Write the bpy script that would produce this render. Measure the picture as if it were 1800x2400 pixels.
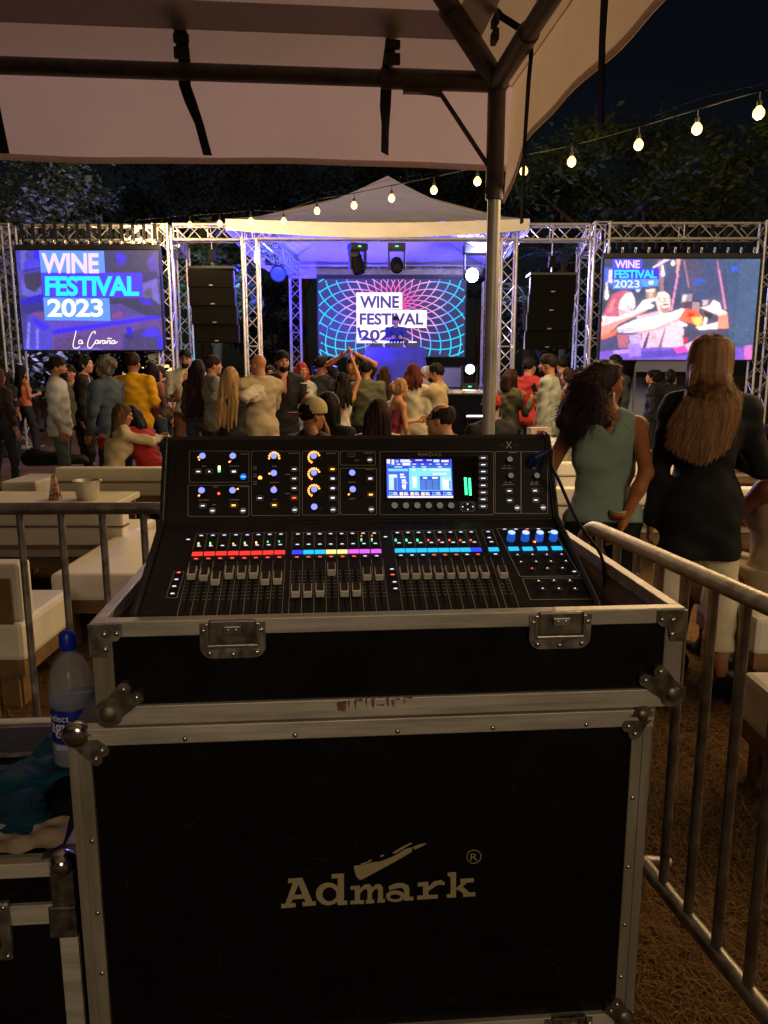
import bpy, bmesh, math, random
import numpy as np
from mathutils import Vector, Matrix, Euler

for _o in list(bpy.data.objects):
    bpy.data.objects.remove(_o)
scene = bpy.context.scene
COL = scene.collection
R = math.radians
rnd = random.Random(7)

# ------------------------------------------------------------------ camera, sky, sun, exposure
PITCH = 10.45
CAM_Z = 1.5
cam_data = bpy.data.cameras.new("camera")
cam_data.sensor_fit = 'VERTICAL'
cam_data.sensor_height = 36.0
cam_data.lens = 27.0
cam_data.clip_start = 0.05
cam_data.clip_end = 600.0
cam = bpy.data.objects.new("camera", cam_data)
cam.location = (0, 0, CAM_Z)
cam.rotation_euler = (R(90 - PITCH), 0, 0)
COL.objects.link(cam)
scene.camera = cam

SUN_ELEV, SUN_AZ = 21.0, 12.0          # venue light from behind the mixing desk, a little from the right
world = bpy.data.worlds.new("World")
scene.world = world
world.use_nodes = True
_wn = world.node_tree
_wn.nodes.clear()
_sky = _wn.nodes.new("ShaderNodeTexSky")
_sky.sky_type = 'NISHITA'
_sky.sun_disc = False
_sky.sun_elevation = R(SUN_ELEV)
_sky.sun_rotation = R(180 - SUN_AZ)
_bg = _wn.nodes.new("ShaderNodeBackground")
_bg.inputs["Strength"].default_value = 0.0011
_out = _wn.nodes.new("ShaderNodeOutputWorld")
_wn.links.new(_sky.outputs[0], _bg.inputs[0])
_wn.links.new(_bg.outputs[0], _out.inputs[0])

_sd = bpy.data.lights.new("sun", 'SUN')
_sd.energy = 0.62
_sd.angle = R(16)
_sd.color = (1.0, 0.77, 0.50)
sun = bpy.data.objects.new("sun", _sd)
sun.rotation_euler = (R(90 - SUN_ELEV), 0, R(SUN_AZ))
COL.objects.link(sun)

scene.render.engine = 'CYCLES'
scene.view_settings.view_transform = 'Standard'
scene.view_settings.look = 'None'
scene.view_settings.exposure = 0.0
scene.view_settings.gamma = 1.0
scene.view_settings.use_curve_mapping = False
scene.cycles.use_denoising = True
try:
    scene.cycles.denoiser = 'OPENIMAGEDENOISE'
except Exception:
    pass
scene.cycles.use_adaptive_sampling = True
scene.cycles.adaptive_threshold = 0.02
scene.cycles.max_bounces = 6
scene.cycles.diffuse_bounces = 2
scene.cycles.glossy_bounces = 2
scene.cycles.transmission_bounces = 6
scene.cycles.transparent_max_bounces = 8
scene.cycles.sample_clamp_indirect = 3.0
scene.cycles.caustics_reflective = False
scene.cycles.caustics_refractive = False
scene.cycles.use_light_tree = True

# ------------------------------------------------------------------ measuring helpers (photo is 1800 x 2400)
_c, _s = math.cos(R(PITCH)), math.sin(R(PITCH))
def ray(px, py):
    u = (px - 900) / 1800.0
    v = (1200 - py) / 1800.0
    return Vector((u, _c + v * _s, -_s + v * _c))
def at(px, py, Y):
    d = ray(px, py)
    t = Y / d.y
    return Vector((d.x * t, Y, CAM_Z + d.z * t))
def on_z(px, py, z):
    d = ray(px, py)
    t = (z - CAM_Z) / d.z
    return Vector((d.x * t, d.y * t, z))
def xat(px, Y, z=1.0):
    # X of a pixel column at depth Y and height z
    f = Y * _c - (z - CAM_Z) * _s
    return (px - 900) / 1800.0 * f
def zat(py, Y):
    return at(900, py, Y).z
def lin(c):
    if isinstance(c, str):
        c = c.lstrip('#')
        c = [int(c[i:i + 2], 16) / 255 for i in (0, 2, 4)]
    return tuple((x / 12.92 if x <= 0.04045 else ((x + 0.055) / 1.055) ** 2.4) for x in c)

# ------------------------------------------------------------------ materials
MATS = {}
def mat(name, col=(.5, .5, .5), rough=.6, metal=0.0, var=0.0, scale=12.0, stretch=(1, 1, 1), bump=0.0, bscale=60.0,
        spec=.5, emit=None, estr=0.0, rvar=0.0, trans=0.0, ior=1.45, alpha=1.0, coat=0.0, sheen=0.0, col2=None, detail=6, subs=0.0):
    if name in MATS:
        return MATS[name]
    m = bpy.data.materials.new(name)
    m.use_nodes = True
    nt = m.node_tree
    b = nt.nodes["Principled BSDF"]
    col = tuple(col[:3])
    b.inputs["Base Color"].default_value = (*col, 1)
    b.inputs["Roughness"].default_value = rough
    b.inputs["Metallic"].default_value = metal
    b.inputs["Specular IOR Level"].default_value = spec
    b.inputs["IOR"].default_value = ior
    b.inputs["Transmission Weight"].default_value = trans
    b.inputs["Alpha"].default_value = alpha
    b.inputs["Coat Weight"].default_value = coat
    b.inputs["Sheen Weight"].default_value = sheen
    if subs:
        b.inputs["Subsurface Weight"].default_value = subs
        b.inputs["Subsurface Radius"].default_value = (.02, .008, .004)
    if emit is not None:
        b.inputs["Emission Color"].default_value = (*emit[:3], 1)
        b.inputs["Emission Strength"].default_value = estr
    if var or bump or rvar or col2:
        tc = nt.nodes.new("ShaderNodeTexCoord")
        mp = nt.nodes.new("ShaderNodeMapping")
        mp.inputs["Scale"].default_value = stretch
        nt.links.new(tc.outputs["Object"], mp.inputs[0])
        if var or rvar or col2:
            n = nt.nodes.new("ShaderNodeTexNoise")
            n.inputs["Scale"].default_value = scale
            n.inputs["Detail"].default_value = detail
            n.inputs["Roughness"].default_value = .62
            nt.links.new(mp.outputs[0], n.inputs["Vector"])
            if var or col2:
                r = nt.nodes.new("ShaderNodeValToRGB")
                r.color_ramp.elements[0].position = .32
                r.color_ramp.elements[1].position = .68
                a = tuple(max(0, x * (1 - var)) for x in col)
                c2 = tuple(col2[:3]) if col2 else tuple(min(1, x * (1 + var)) for x in col)
                r.color_ramp.elements[0].color = (*a, 1)
                r.color_ramp.elements[1].color = (*c2, 1)
                nt.links.new(n.outputs[0], r.inputs[0])
                nt.links.new(r.outputs[0], b.inputs["Base Color"])
            if rvar:
                mr = nt.nodes.new("ShaderNodeMapRange")
                mr.inputs[1].default_value = .3
                mr.inputs[2].default_value = .7
                mr.inputs[3].default_value = max(.02, rough - rvar)
                mr.inputs[4].default_value = min(1, rough + rvar)
                nt.links.new(n.outputs[0], mr.inputs[0])
                nt.links.new(mr.outputs[0], b.inputs["Roughness"])
        if bump:
            n2 = nt.nodes.new("ShaderNodeTexNoise")
            n2.inputs["Scale"].default_value = bscale
            n2.inputs["Detail"].default_value = 4
            nt.links.new(mp.outputs[0], n2.inputs["Vector"])
            bp = nt.nodes.new("ShaderNodeBump")
            bp.inputs["Strength"].default_value = bump
            bp.inputs["Distance"].default_value = .01
            nt.links.new(n2.outputs[0], bp.inputs["Height"])
            nt.links.new(bp.outputs[0], b.inputs["Normal"])
    if emit is not None:
        m.cycles.emission_sampling = 'NONE'
    MATS[name] = m
    return m
def canvas_mat(name, col, trans, var=.08):
    # thin cloth that lets some light through
    m = mat(name, col, rough=.85, var=var, scale=2.2, bump=.5, bscale=3.2, stretch=(1, 1, 2.2))
    nt = m.node_tree
    b = nt.nodes["Principled BSDF"]; o = nt.nodes["Material Output"]
    tl = nt.nodes.new("ShaderNodeBsdfTranslucent"); tl.inputs["Color"].default_value = (*[min(1, c * 1.15) for c in col], 1)
    mx = nt.nodes.new("ShaderNodeMixShader"); mx.inputs[0].default_value = trans
    nt.links.new(b.outputs[0], mx.inputs[1]); nt.links.new(tl.outputs[0], mx.inputs[2]); nt.links.new(mx.outputs[0], o.inputs[0])
    return m
def glow(name, col, strength):
    return mat(name, (0.01, 0.01, 0.01), rough=.4, emit=col, estr=strength)
def attr_glow(name, strength):
    if name in MATS:
        return MATS[name]
    m = bpy.data.materials.new(name)
    m.use_nodes = True
    nt = m.node_tree
    b = nt.nodes["Principled BSDF"]
    b.inputs["Base Color"].default_value = (.01, .01, .01, 1)
    b.inputs["Roughness"].default_value = .7
    a = nt.nodes.new("ShaderNodeAttribute")
    a.attribute_name = "Col"
    nt.links.new(a.outputs["Color"], b.inputs["Emission Color"])
    b.inputs["Emission Strength"].default_value = strength
    m.cycles.emission_sampling = 'NONE'
    MATS[name] = m
    return m

# ------------------------------------------------------------------ mesh building
class MB:
    def __init__(self):
        self.v, self.f, self.cols = [], [], []
    def add(self, vs, fs, col=None):
        o = len(self.v)
        self.v += [tuple(x) for x in vs]
        self.f += [tuple(o + i for i in f) for f in fs]
        if col is not None:
            self.cols += [col] * len(fs)
        return self
    def box(self, lo, hi, rot=None, pivot=None, bev=0.0):
        x0, y0, z0 = lo; x1, y1, z1 = hi
        if bev > 0:
            bm = bmesh.new()
            bmesh.ops.create_cube(bm, size=1)
            bmesh.ops.scale(bm, vec=(x1 - x0, y1 - y0, z1 - z0), verts=bm.verts)
            bmesh.ops.translate(bm, vec=((x0 + x1) / 2, (y0 + y1) / 2, (z0 + z1) / 2), verts=bm.verts)
            bmesh.ops.bevel(bm, geom=list(bm.edges), offset=bev, segments=2, affect='EDGES', profile=.6)
            bm.verts.index_update()
            vs = [v.co.copy() for v in bm.verts]
            fs = [[v.index for v in f.verts] for f in bm.faces]
            bm.free()
        else:
            vs = [Vector(p) for p in ((x0, y0, z0), (x1, y0, z0), (x1, y1, z0), (x0, y1, z0), (x0, y0, z1), (x1, y0, z1), (x1, y1, z1), (x0, y1, z1))]
            fs = [(0, 3, 2, 1), (4, 5, 6, 7), (0, 1, 5, 4), (1, 2, 6, 5), (2, 3, 7, 6), (3, 0, 4, 7)]
        if rot is not None:
            pv = Vector(pivot if pivot else ((x0 + x1) / 2, (y0 + y1) / 2, (z0 + z1) / 2))
            m = rot if isinstance(rot, Matrix) else Euler(rot).to_matrix()
            vs = [m @ (v - pv) + pv for v in vs]
        return self.add(vs, fs)
    def cyl(self, p0, p1, r0, r1=None, n=12, caps=True):
        r1 = r0 if r1 is None else r1
        p0, p1 = Vector(p0), Vector(p1)
        d = (p1 - p0).normalized()
        a = d.orthogonal().normalized(); b = d.cross(a)
        vs = []
        for p, r in ((p0, r0), (p1, r1)):
            for i in range(n):
                t = 2 * math.pi * i / n
                vs.append(p + (a * math.cos(t) + b * math.sin(t)) * r)
        fs = [(i, (i + 1) % n, n + (i + 1) % n, n + i) for i in range(n)]
        if caps:
            fs += [tuple(reversed(range(n))), tuple(range(n, 2 * n))]
        return self.add(vs, fs)
    def tube(self, pts, r, n=8, closed=False):
        pts = [Vector(p) for p in pts]
        m = len(pts)
        rs = r if isinstance(r, (list, tuple)) else [r] * m
        vs = []; up = None
        for i, p in enumerate(pts):
            if closed:
                d = pts[(i + 1) % m] - pts[i - 1]
            else:
                d = pts[min(i + 1, m - 1)] - pts[max(i - 1, 0)]
            d.normalize()
            if up is None:
                up = d.orthogonal().normalized()
            up = (up - d * up.dot(d))
            if up.length < 1e-6:
                up = d.orthogonal()
            up.normalize()
            b = d.cross(up)
            for k in range(n):
                t = 2 * math.pi * k / n
                vs.append(p + (up * math.cos(t) + b * math.sin(t)) * rs[i])
        fs = []
        for i in range(m if closed else m - 1):
            j = (i + 1) % m
            for k in range(n):
                k2 = (k + 1) % n
                fs.append((i * n + k, i * n + k2, j * n + k2, j * n + k))
        if not closed:
            fs += [tuple(reversed(range(n))), tuple(range((m - 1) * n, m * n))]
        return self.add(vs, fs)
    def lathe(self, prof, n=20, axis_o=(0, 0, 0), M=None):
        o = Vector(axis_o); vs = []
        for r, z in prof:
            for i in range(n):
                t = 2 * math.pi * i / n
                p = Vector((r * math.cos(t), r * math.sin(t), z))
                if M is not None:
                    p = M @ p
                vs.append(p + o)
        fs = []
        for j in range(len(prof) - 1):
            for i in range(n):
                i2 = (i + 1) % n
                fs.append((j * n + i, j * n + i2, (j + 1) * n + i2, (j + 1) * n + i))
        if prof[0][0] > 1e-6:
            fs.append(tuple(reversed(range(n))))
        if prof[-1][0] > 1e-6:
            fs.append(tuple(range((len(prof) - 1) * n, len(prof) * n)))
        return self.add(vs, fs)
    def sphere(self, c, r, n=12, m=8, sc=(1, 1, 1), M=None):
        c = Vector(c)
        vs = [];
        for j in range(m + 1):
            ph = math.pi * j / m
            for i in range(n):
                t = 2 * math.pi * i / n
                p = Vector((math.sin(ph) * math.cos(t) * r * sc[0], math.sin(ph) * math.sin(t) * r * sc[1], math.cos(ph) * r * sc[2]))
                if M is not None:
                    p = M @ p
                vs.append(c + p)
        fs = [(j * n + i, (j + 1) * n + i, (j + 1) * n + (i + 1) % n, j * n + (i + 1) % n) for j in range(m) for i in range(n)]
        return self.add(vs, fs)
    def quad(self, a, b, c, d, col=None):
        return self.add([a, b, c, d], [(0, 1, 2, 3)], col)
    def poly(self, pts, col=None):
        return self.add(pts, [tuple(range(len(pts)))], col)
    def prism(self, pts2, y0, y1, M=None, o=(0, 0, 0)):
        # outline in (x,z), extruded from y0 to y1
        n = len(pts2); o = Vector(o)
        vs = [Vector((x, y0, z)) for x, z in pts2] + [Vector((x, y1, z)) for x, z in pts2]
        if M is not None:
            vs = [M @ v for v in vs]
        vs = [v + o for v in vs]
        fs = [tuple(range(n)), tuple(reversed(range(n, 2 * n)))] + [(i, n + i, n + (i + 1) % n, (i + 1) % n) for i in range(n)]
        return self.add(vs, fs)
    def grid(self, P):
        # P: list of rows of points
        nr, nc = len(P), len(P[0])
        vs = [p for row in P for p in row]
        fs = [(i * nc + j, i * nc + j + 1, (i + 1) * nc + j + 1, (i + 1) * nc + j) for i in range(nr - 1) for j in range(nc - 1)]
        return self.add(vs, fs)
    def mesh(self, name, smooth=False):
        me = bpy.data.meshes.new(name)
        me.from_pydata([tuple(v) for v in self.v], [], self.f)
        if self.cols and len(self.cols) == len(self.f):
            ca = me.color_attributes.new("Col", 'FLOAT_COLOR', 'CORNER')
            buf = []
            for f, c in zip(self.f, self.cols):
                for _ in f:
                    buf += [*c[:3], 1.0]
            ca.data.foreach_set("color", buf)
        if smooth:
            me.polygons.foreach_set("use_smooth", [True] * len(me.polygons))
            if smooth != 'all':
                try:
                    me.set_sharp_from_angle(angle=R(38))
                except Exception:
                    pass
        me.update()
        return me
    def build(self, name, m, parent=None, world=False, smooth=False, **kw):
        if world and parent is not None:
            inv = MATRIX[parent.name].inverted()
            self.v = [tuple(inv @ Vector(v)) for v in self.v]
        return put(name, self.mesh(name, smooth), m, parent, **kw)

MATRIX = {}
def put(name, me, m=None, parent=None, mw=None, label=None, cat=None, group=None, kind=None, loc=None, rot=None, scale=None):
    o = bpy.data.objects.new(name, me)
    if m is not None and me is not None:
        if not me.materials:
            me.materials.append(m)
        elif me.materials[0] is not m:
            o.material_slots[0].link = 'OBJECT'
            o.material_slots[0].material = m
    COL.objects.link(o)
    if loc is not None:
        o.location = loc
    if rot is not None:
        o.rotation_euler = rot
    if scale is not None:
        o.scale = scale if hasattr(scale, '__len__') else (scale,) * 3
    if mw is not None:
        o.matrix_basis = mw
    if parent is not None:
        o.parent = parent
    MATRIX[o.name] = (MATRIX[parent.name] if parent is not None else Matrix()) @ o.matrix_basis
    tag(o, label, cat, group, kind)
    return o
def tag(o, label=None, cat=None, group=None, kind=None):
    if label: o["label"] = label
    if cat: o["category"] = cat
    if group: o["group"] = group
    if kind: o["kind"] = kind
    return o
def thing(name, label, cat, loc=(0, 0, 0), rotz=0.0, group=None, rot=None):
    return put(name, None, None, None, label=label, cat=cat, group=group, loc=loc, rot=rot if rot else (0, 0, rotz))
def copy_tree(o, parent=None):
    c = o.copy(); COL.objects.link(c)
    if parent is not None:
        c.parent = parent
    MATRIX[c.name] = (MATRIX[parent.name] if parent is not None else Matrix()) @ c.matrix_basis
    for ch in list(o.children):
        copy_tree(ch, c)
    return c
def place(o, loc, rotz=None):
    o.location = loc
    if rotz is not None:
        o.rotation_euler = (0, 0, rotz)
    MATRIX[o.name] = o.matrix_basis.copy()

_txt_cache = {}
def text_polys(s, bold=0.0, spacing=1.0):
    # returns (verts2d, faces, width, height) of a line of lettering, baseline at 0
    key = (s, bold, spacing)
    if key not in _txt_cache:
        cu = bpy.data.curves.new("t", 'FONT')
        cu.body = s
        cu.size = 1.0
        cu.offset = bold
        cu.space_character = spacing
        cu.resolution_u = 4
        ob = bpy.data.objects.new("t", cu)
        COL.objects.link(ob)
        dg = bpy.context.evaluated_depsgraph_get()
        me = bpy.data.meshes.new_from_object(ob.evaluated_get(dg))
        vs = [(v.co.x, v.co.y) for v in me.vertices]
        fs = [tuple(p.vertices) for p in me.polygons]
        bpy.data.objects.remove(ob)
        bpy.data.curves.remove(cu)
        bpy.data.meshes.remove(me)
        xs = [v[0] for v in vs]; ys = [v[1] for v in vs]
        x0, x1, y0, y1 = min(xs), max(xs), min(ys), max(ys)
        vs = [((x - x0) / (x1 - x0), (y - y0) / (y1 - y0)) for x, y in vs]
        _txt_cache[key] = (vs, fs, x1 - x0, y1 - y0)
    return _txt_cache[key]
def text_fit(mb, s, fn, x0, y0, x1, y1, bold=0.0, col=None, spacing=1.0):
    # lettering fitted to the box x0..x1, y0(top)..y1(bottom) of a picture space mapped by fn
    vs, fs, _, _ = text_polys(s, bold, spacing)
    mb.add([fn(x0 + a * (x1 - x0), y1 + b * (y0 - y1)) for a, b in vs], fs, col)

def lamp(name, kind, loc, power, col, radius=.03, target=None, spot=60, blend=.6, parent=None, size=None):
    ld = bpy.data.lights.new(name, kind)
    ld.energy = power
    ld.color = col
    if kind == 'AREA':
        ld.size = size or .3
    else:
        ld.shadow_soft_size = radius
    if kind == 'SPOT':
        ld.spot_size = R(spot)
        ld.spot_blend = blend
    o = bpy.data.objects.new(name, ld)
    COL.objects.link(o)
    o.location = loc
    if target is not None:
        o.rotation_euler = (Vector(target) - Vector(loc)).to_track_quat('-Z', 'Y').to_euler()
    if parent is not None:
        mw = Matrix.LocRotScale(o.location, o.rotation_euler, None)
        o.parent = parent
        o.matrix_basis = MATRIX[parent.name].inverted() @ mw
    return o

def raster(polys, W, H, xy, blur=1.1, bloom=.35, grain=.05, seed=1, scale=1.0):
    # soft video picture: flat shapes painted in order on a fine grid, then softened
    jj, ii = np.meshgrid(np.arange(W + 1) / W, np.arange(H + 1) / H)
    X, Y = xy(jj, ii)
    img = np.zeros((H + 1, W + 1, 3))
    for pts, c in polys:
        ins = np.zeros(X.shape, bool)
        n = len(pts)
        for k in range(n):
            (xa, ya), (xb, yb) = pts[k], pts[(k + 1) % n]
            if ya == yb:
                continue
            cr = ((ya > Y) != (yb > Y)) & (X < (xb - xa) * (Y - ya) / (yb - ya) + xa)
            ins ^= cr
        img[ins] = lin(c)
    def gb(a, s):
        r = int(s * 3) + 1
        k = np.exp(-.5 * (np.arange(-r, r + 1) / s) ** 2); k /= k.sum()
        for ax in (0, 1):
            p = np.pad(a, [(r, r) if q == ax else (0, 0) for q in range(3)], mode='edge')
            a = sum(k[i] * np.take(p, np.arange(i, i + a.shape[ax]), axis=ax) for i in range(2 * r + 1))
        return a
    img = gb(img, blur)
    rs_ = np.random.RandomState(seed)
    img = img * (1 + grain * 3 * gb(rs_.randn(H + 1, W + 1, 1), 1.0) + grain * 6 * gb(rs_.randn(H + 1, W + 1, 1), 4.0))
    img = img + bloom * gb(np.maximum(img - .45, 0), 5.0)
    return np.clip(img * scale, 0, 4), jj, ii
def raster_mesh(name, img, jj, ii, x0, x1, y, z0, z1):
    H1, W1 = jj.shape
    V = np.stack([x0 + (x1 - x0) * jj, np.full(jj.shape, y), z1 + (z0 - z1) * ii], -1).reshape(-1, 3)
    q = np.arange(H1 * W1).reshape(H1, W1)
    F = np.stack([q[:-1, :-1], q[1:, :-1], q[1:, 1:], q[:-1, 1:]], -1).reshape(-1, 4)
    me = np_mesh(name, V, F, False)
    ca = me.color_attributes.new("Col", 'FLOAT_COLOR', 'POINT')
    ca.data.foreach_set("color", np.concatenate([img.reshape(-1, 3), np.ones((H1 * W1, 1))], 1).astype(np.float32).ravel())
    return me

# ------------------------------------------------------------------ implicit-surface modeller for bodies, hair and soft things
def surface_net(D, org, h):
    S = D < 0
    nx, ny, nz = D.shape
    c = np.zeros((nx - 1, ny - 1, nz - 1), np.int8)
    for i in (0, 1):
        for j in (0, 1):
            for k in (0, 1):
                c += S[i:nx - 1 + i, j:ny - 1 + j, k:nz - 1 + k]
    act = (c > 0) & (c < 8)
    idx = np.argwhere(act)
    if len(idx) == 0:
        return np.zeros((0, 3)), []
    ids = -np.ones(act.shape, np.int32)
    ids[act] = np.arange(len(idx))
    acc = np.zeros((len(idx), 3)); cnt = np.zeros(len(idx))
    corners = [(i, j, k) for i in (0, 1) for j in (0, 1) for k in (0, 1)]
    vals = {q: D[idx[:, 0] + q[0], idx[:, 1] + q[1], idx[:, 2] + q[2]] for q in corners}
    for q in corners:
        for ax in range(3):
            if q[ax] == 0:
                w = list(q); w[ax] = 1; w = tuple(w)
                a, b = vals[q], vals[w]
                m = (a < 0) != (b < 0)
                t = np.where(m, a / np.where(m, a - b, 1), 0)
                p = np.zeros((len(idx), 3)) + np.array(q)
                p[:, ax] = t
                acc += p * m[:, None]; cnt += m
    V = (idx + acc / cnt[:, None]) * h + org
    F = []
    for ax in range(3):
        sl0 = [slice(None)] * 3; sl1 = [slice(None)] * 3
        sl0[ax] = slice(0, -1); sl1[ax] = slice(1, None)
        ch = S[tuple(sl0)] != S[tuple(sl1)]
        e = np.argwhere(ch)
        o1, o2 = [(1, 2), (2, 0), (0, 1)][ax]
        ok = (e[:, o1] > 0) & (e[:, o2] > 0) & (e[:, o1] < D.shape[o1] - 1) & (e[:, o2] < D.shape[o2] - 1)
        e = e[ok]
        if len(e) == 0:
            continue
        flip = S[e[:, 0], e[:, 1], e[:, 2]]
        def cell(d1, d2):
            q = e.copy(); q[:, o1] += d1; q[:, o2] += d2
            return ids[q[:, 0], q[:, 1], q[:, 2]]
        a, b, cc, d = cell(-1, -1), cell(0, -1), cell(0, 0), cell(-1, 0)
        quad = np.stack([a, b, cc, d], 1)
        quad[~flip] = quad[~flip][:, ::-1]
        F.append(quad)
    F = np.concatenate(F) if F else np.zeros((0, 4), int)
    F = F[(F >= 0).all(1)]
    return V, F

class SDF:
    def __init__(self):
        self.p = []
        self.lo = np.array([1e9] * 3); self.hi = -self.lo
        self.post = []
    def _bb(self, lo, hi):
        self.lo = np.minimum(self.lo, lo); self.hi = np.maximum(self.hi, hi)
    def cone(self, a, b, ra, rb=None, k=.03, sub=False):
        a = np.array(a, float); b = np.array(b, float); rb = ra if rb is None else rb
        r = max(ra, rb)
        lo, hi = np.minimum(a, b) - r, np.maximum(a, b) + r
        if not sub: self._bb(lo, hi)
        self.p.append(('c', a, b, ra, rb, k, sub, lo, hi)); return self
    def ell(self, c, r, rot=None, k=.03, sub=False):
        c = np.array(c, float); r = np.array(r, float)
        m = np.eye(3) if rot is None else np.array(rot.to_3x3() if hasattr(rot, 'to_3x3') else rot)
        ext = np.sqrt(((m * r) ** 2).sum(1))
        lo, hi = c - ext, c + ext
        if not sub: self._bb(lo, hi)
        self.p.append(('e', c, r, m, None, k, sub, lo, hi)); return self
    def plane(self, n, d):
        # keep the side where n.p < d
        self.post.append(('p', np.array(n, float), d)); return self
    def mesh(self, h, noise=None, pad=2):
        lo = self.lo - h * pad - .01; hi = self.hi + h * pad + .01
        n = np.ceil((hi - lo) / h).astype(int) + 1
        ax = [lo[i] + h * np.arange(n[i]) for i in range(3)]
        D = np.full(tuple(n), .5, np.float64)
        for p in self.p:
            kind, c, b, ra, rb, k, sub, l, u = p
            mar = k * 1.5 + h * 2
            i0 = np.clip(np.floor((l - mar - lo) / h).astype(int), 0, n - 1)
            i1 = np.clip(np.ceil((u + mar - lo) / h).astype(int) + 1, 1, n)
            X = ax[0][i0[0]:i1[0]][:, None, None]; Y = ax[1][i0[1]:i1[1]][None, :, None]; Z = ax[2][i0[2]:i1[2]][None, None, :]
            if kind == 'c':
                d = b - c
                L = max(d @ d, 1e-9)
                t = np.clip(((X - c[0]) * d[0] + (Y - c[1]) * d[1] + (Z - c[2]) * d[2]) / L, 0, 1)
                dist = np.sqrt((X - c[0] - t * d[0]) ** 2 + (Y - c[1] - t * d[1]) ** 2 + (Z - c[2] - t * d[2]) ** 2) - (ra + (rb - ra) * t)
            else:
                m = ra
                q = [(X - c[0]) * m[0, i] + (Y - c[1]) * m[1, i] + (Z - c[2]) * m[2, i] for i in range(3)]
                k0 = np.sqrt(sum((q[i] / b[i]) ** 2 for i in range(3)))
                k1 = np.sqrt(sum((q[i] / b[i] ** 2) ** 2 for i in range(3)))
                dist = np.where(k1 > 1e-6, k0 * (k0 - 1) / np.maximum(k1, 1e-6), -b.min())
            s = (slice(i0[0], i1[0]), slice(i0[1], i1[1]), slice(i0[2], i1[2]))
            A = D[s]
            if sub:
                dist = -dist
                hh = np.clip(.5 - .5 * (A - dist) / k, 0, 1)
                D[s] = A + (dist - A) * hh + k * hh * (1 - hh)
            else:
                hh = np.clip(.5 + .5 * (A - dist) / k, 0, 1)
                D[s] = A + (dist - A) * hh - k * hh * (1 - hh)
        X = ax[0][:, None, None]; Y = ax[1][None, :, None]; Z = ax[2][None, None, :]
        if noise is not None:
            D = D + noise(X, Y, Z)
        for q in self.post:
            D = np.maximum(D, X * q[1][0] + Y * q[1][1] + Z * q[1][2] - q[2])
        return surface_net(D, lo, h)
def np_mesh(name, V, F, smooth=True):
    me = bpy.data.meshes.new(name)
    me.vertices.add(len(V)); me.vertices.foreach_set("co", np.asarray(V, np.float32).ravel())
    F = np.asarray(F, np.int32)
    me.loops.add(F.size); me.loops.foreach_set("vertex_index", F.ravel())
    me.polygons.add(len(F)); me.polygons.foreach_set("loop_start", np.arange(0, F.size, F.shape[1], dtype=np.int32))
    if smooth:
        me.polygons.foreach_set("use_smooth", np.ones(len(F), bool))
    me.update(calc_edges=True); me.validate()
    return me
def fold_noise(amp, fx=9., fz=4., seed=0.):
    def f(X, Y, Z):
        return amp * (np.sin(X * fx * 2.3 + np.sin(Z * fz * 3.1 + seed) * 1.7 + seed) * np.sin(Y * fx * 2.1 - Z * fz * 2.3 + seed * 2)
                      + .6 * np.sin(Z * fz * 7 + X * fx * 1.4 + Y * fx * 3.3 + seed * 3) * np.sin(X * 21 + seed)
                      + .35 * np.sin(Z * fz * 13 + np.sin(X * 17 + seed) * 2.2 + Y * 25 + seed * 5) * np.sin(Z * 5.1 + seed * 2.7))
    return f
# ================================================================== materials of the place
M_GROUND = mat("dry_lawn", lin("4a3018"), rough=.95, var=.6, scale=1.7, bump=.7, bscale=45, col2=lin("6b4a22"), detail=10)
M_STRAW = mat("straw", lin("7a5a30"), rough=.9, var=.35, scale=.8)
M_CANVAS = canvas_mat("canvas", (.66, .53, .46), .40, .14)
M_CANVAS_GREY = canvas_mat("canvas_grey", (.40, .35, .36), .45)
M_PVC = canvas_mat("white_pvc", (.74, .70, .62), .03)
M_OLDSTEEL = mat("painted_steel", (.10, .085, .08), rough=.5, metal=.4, var=.35, scale=25, rvar=.15)
M_GALV = mat("galvanised", (.56, .54, .49), rough=.45, metal=.45, var=.25, scale=14, rvar=.14, stretch=(1, 1, .3))
M_ALU = mat("aluminium", (.62, .61, .60), rough=.32, metal=.9, var=.12, scale=8, rvar=.1)
M_TRUSS = mat("truss_aluminium", (.60, .59, .58), rough=.42, metal=.55, var=.12, scale=6)
M_BLACKWEB = mat("black_webbing", (.012, .012, .014), rough=.85, bump=.2, bscale=150)
M_BLACK = mat("black_paint", (.012, .012, .013), rough=.5, var=.3, scale=20)
M_SKIRT = mat("black_cloth", (.005, .005, .007), rough=.95, spec=.1, bump=.3, bscale=12, stretch=(1, 1, .1))
M_SCREENBLACK = mat("screen_black", (.010, .010, .012), rough=.6)

# ================================================================== ground
g = MB(); N = 40
rows = []
for i in range(N + 1):
    row = []
    for j in range(N + 1):
        x = -200 + 400 * j / N; y = -180 + 400 * i / N
        row.append((x, y, 0.0))
    rows.append(row)
g.grid(rows).build("ground", M_GROUND, kind="structure")

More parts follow.
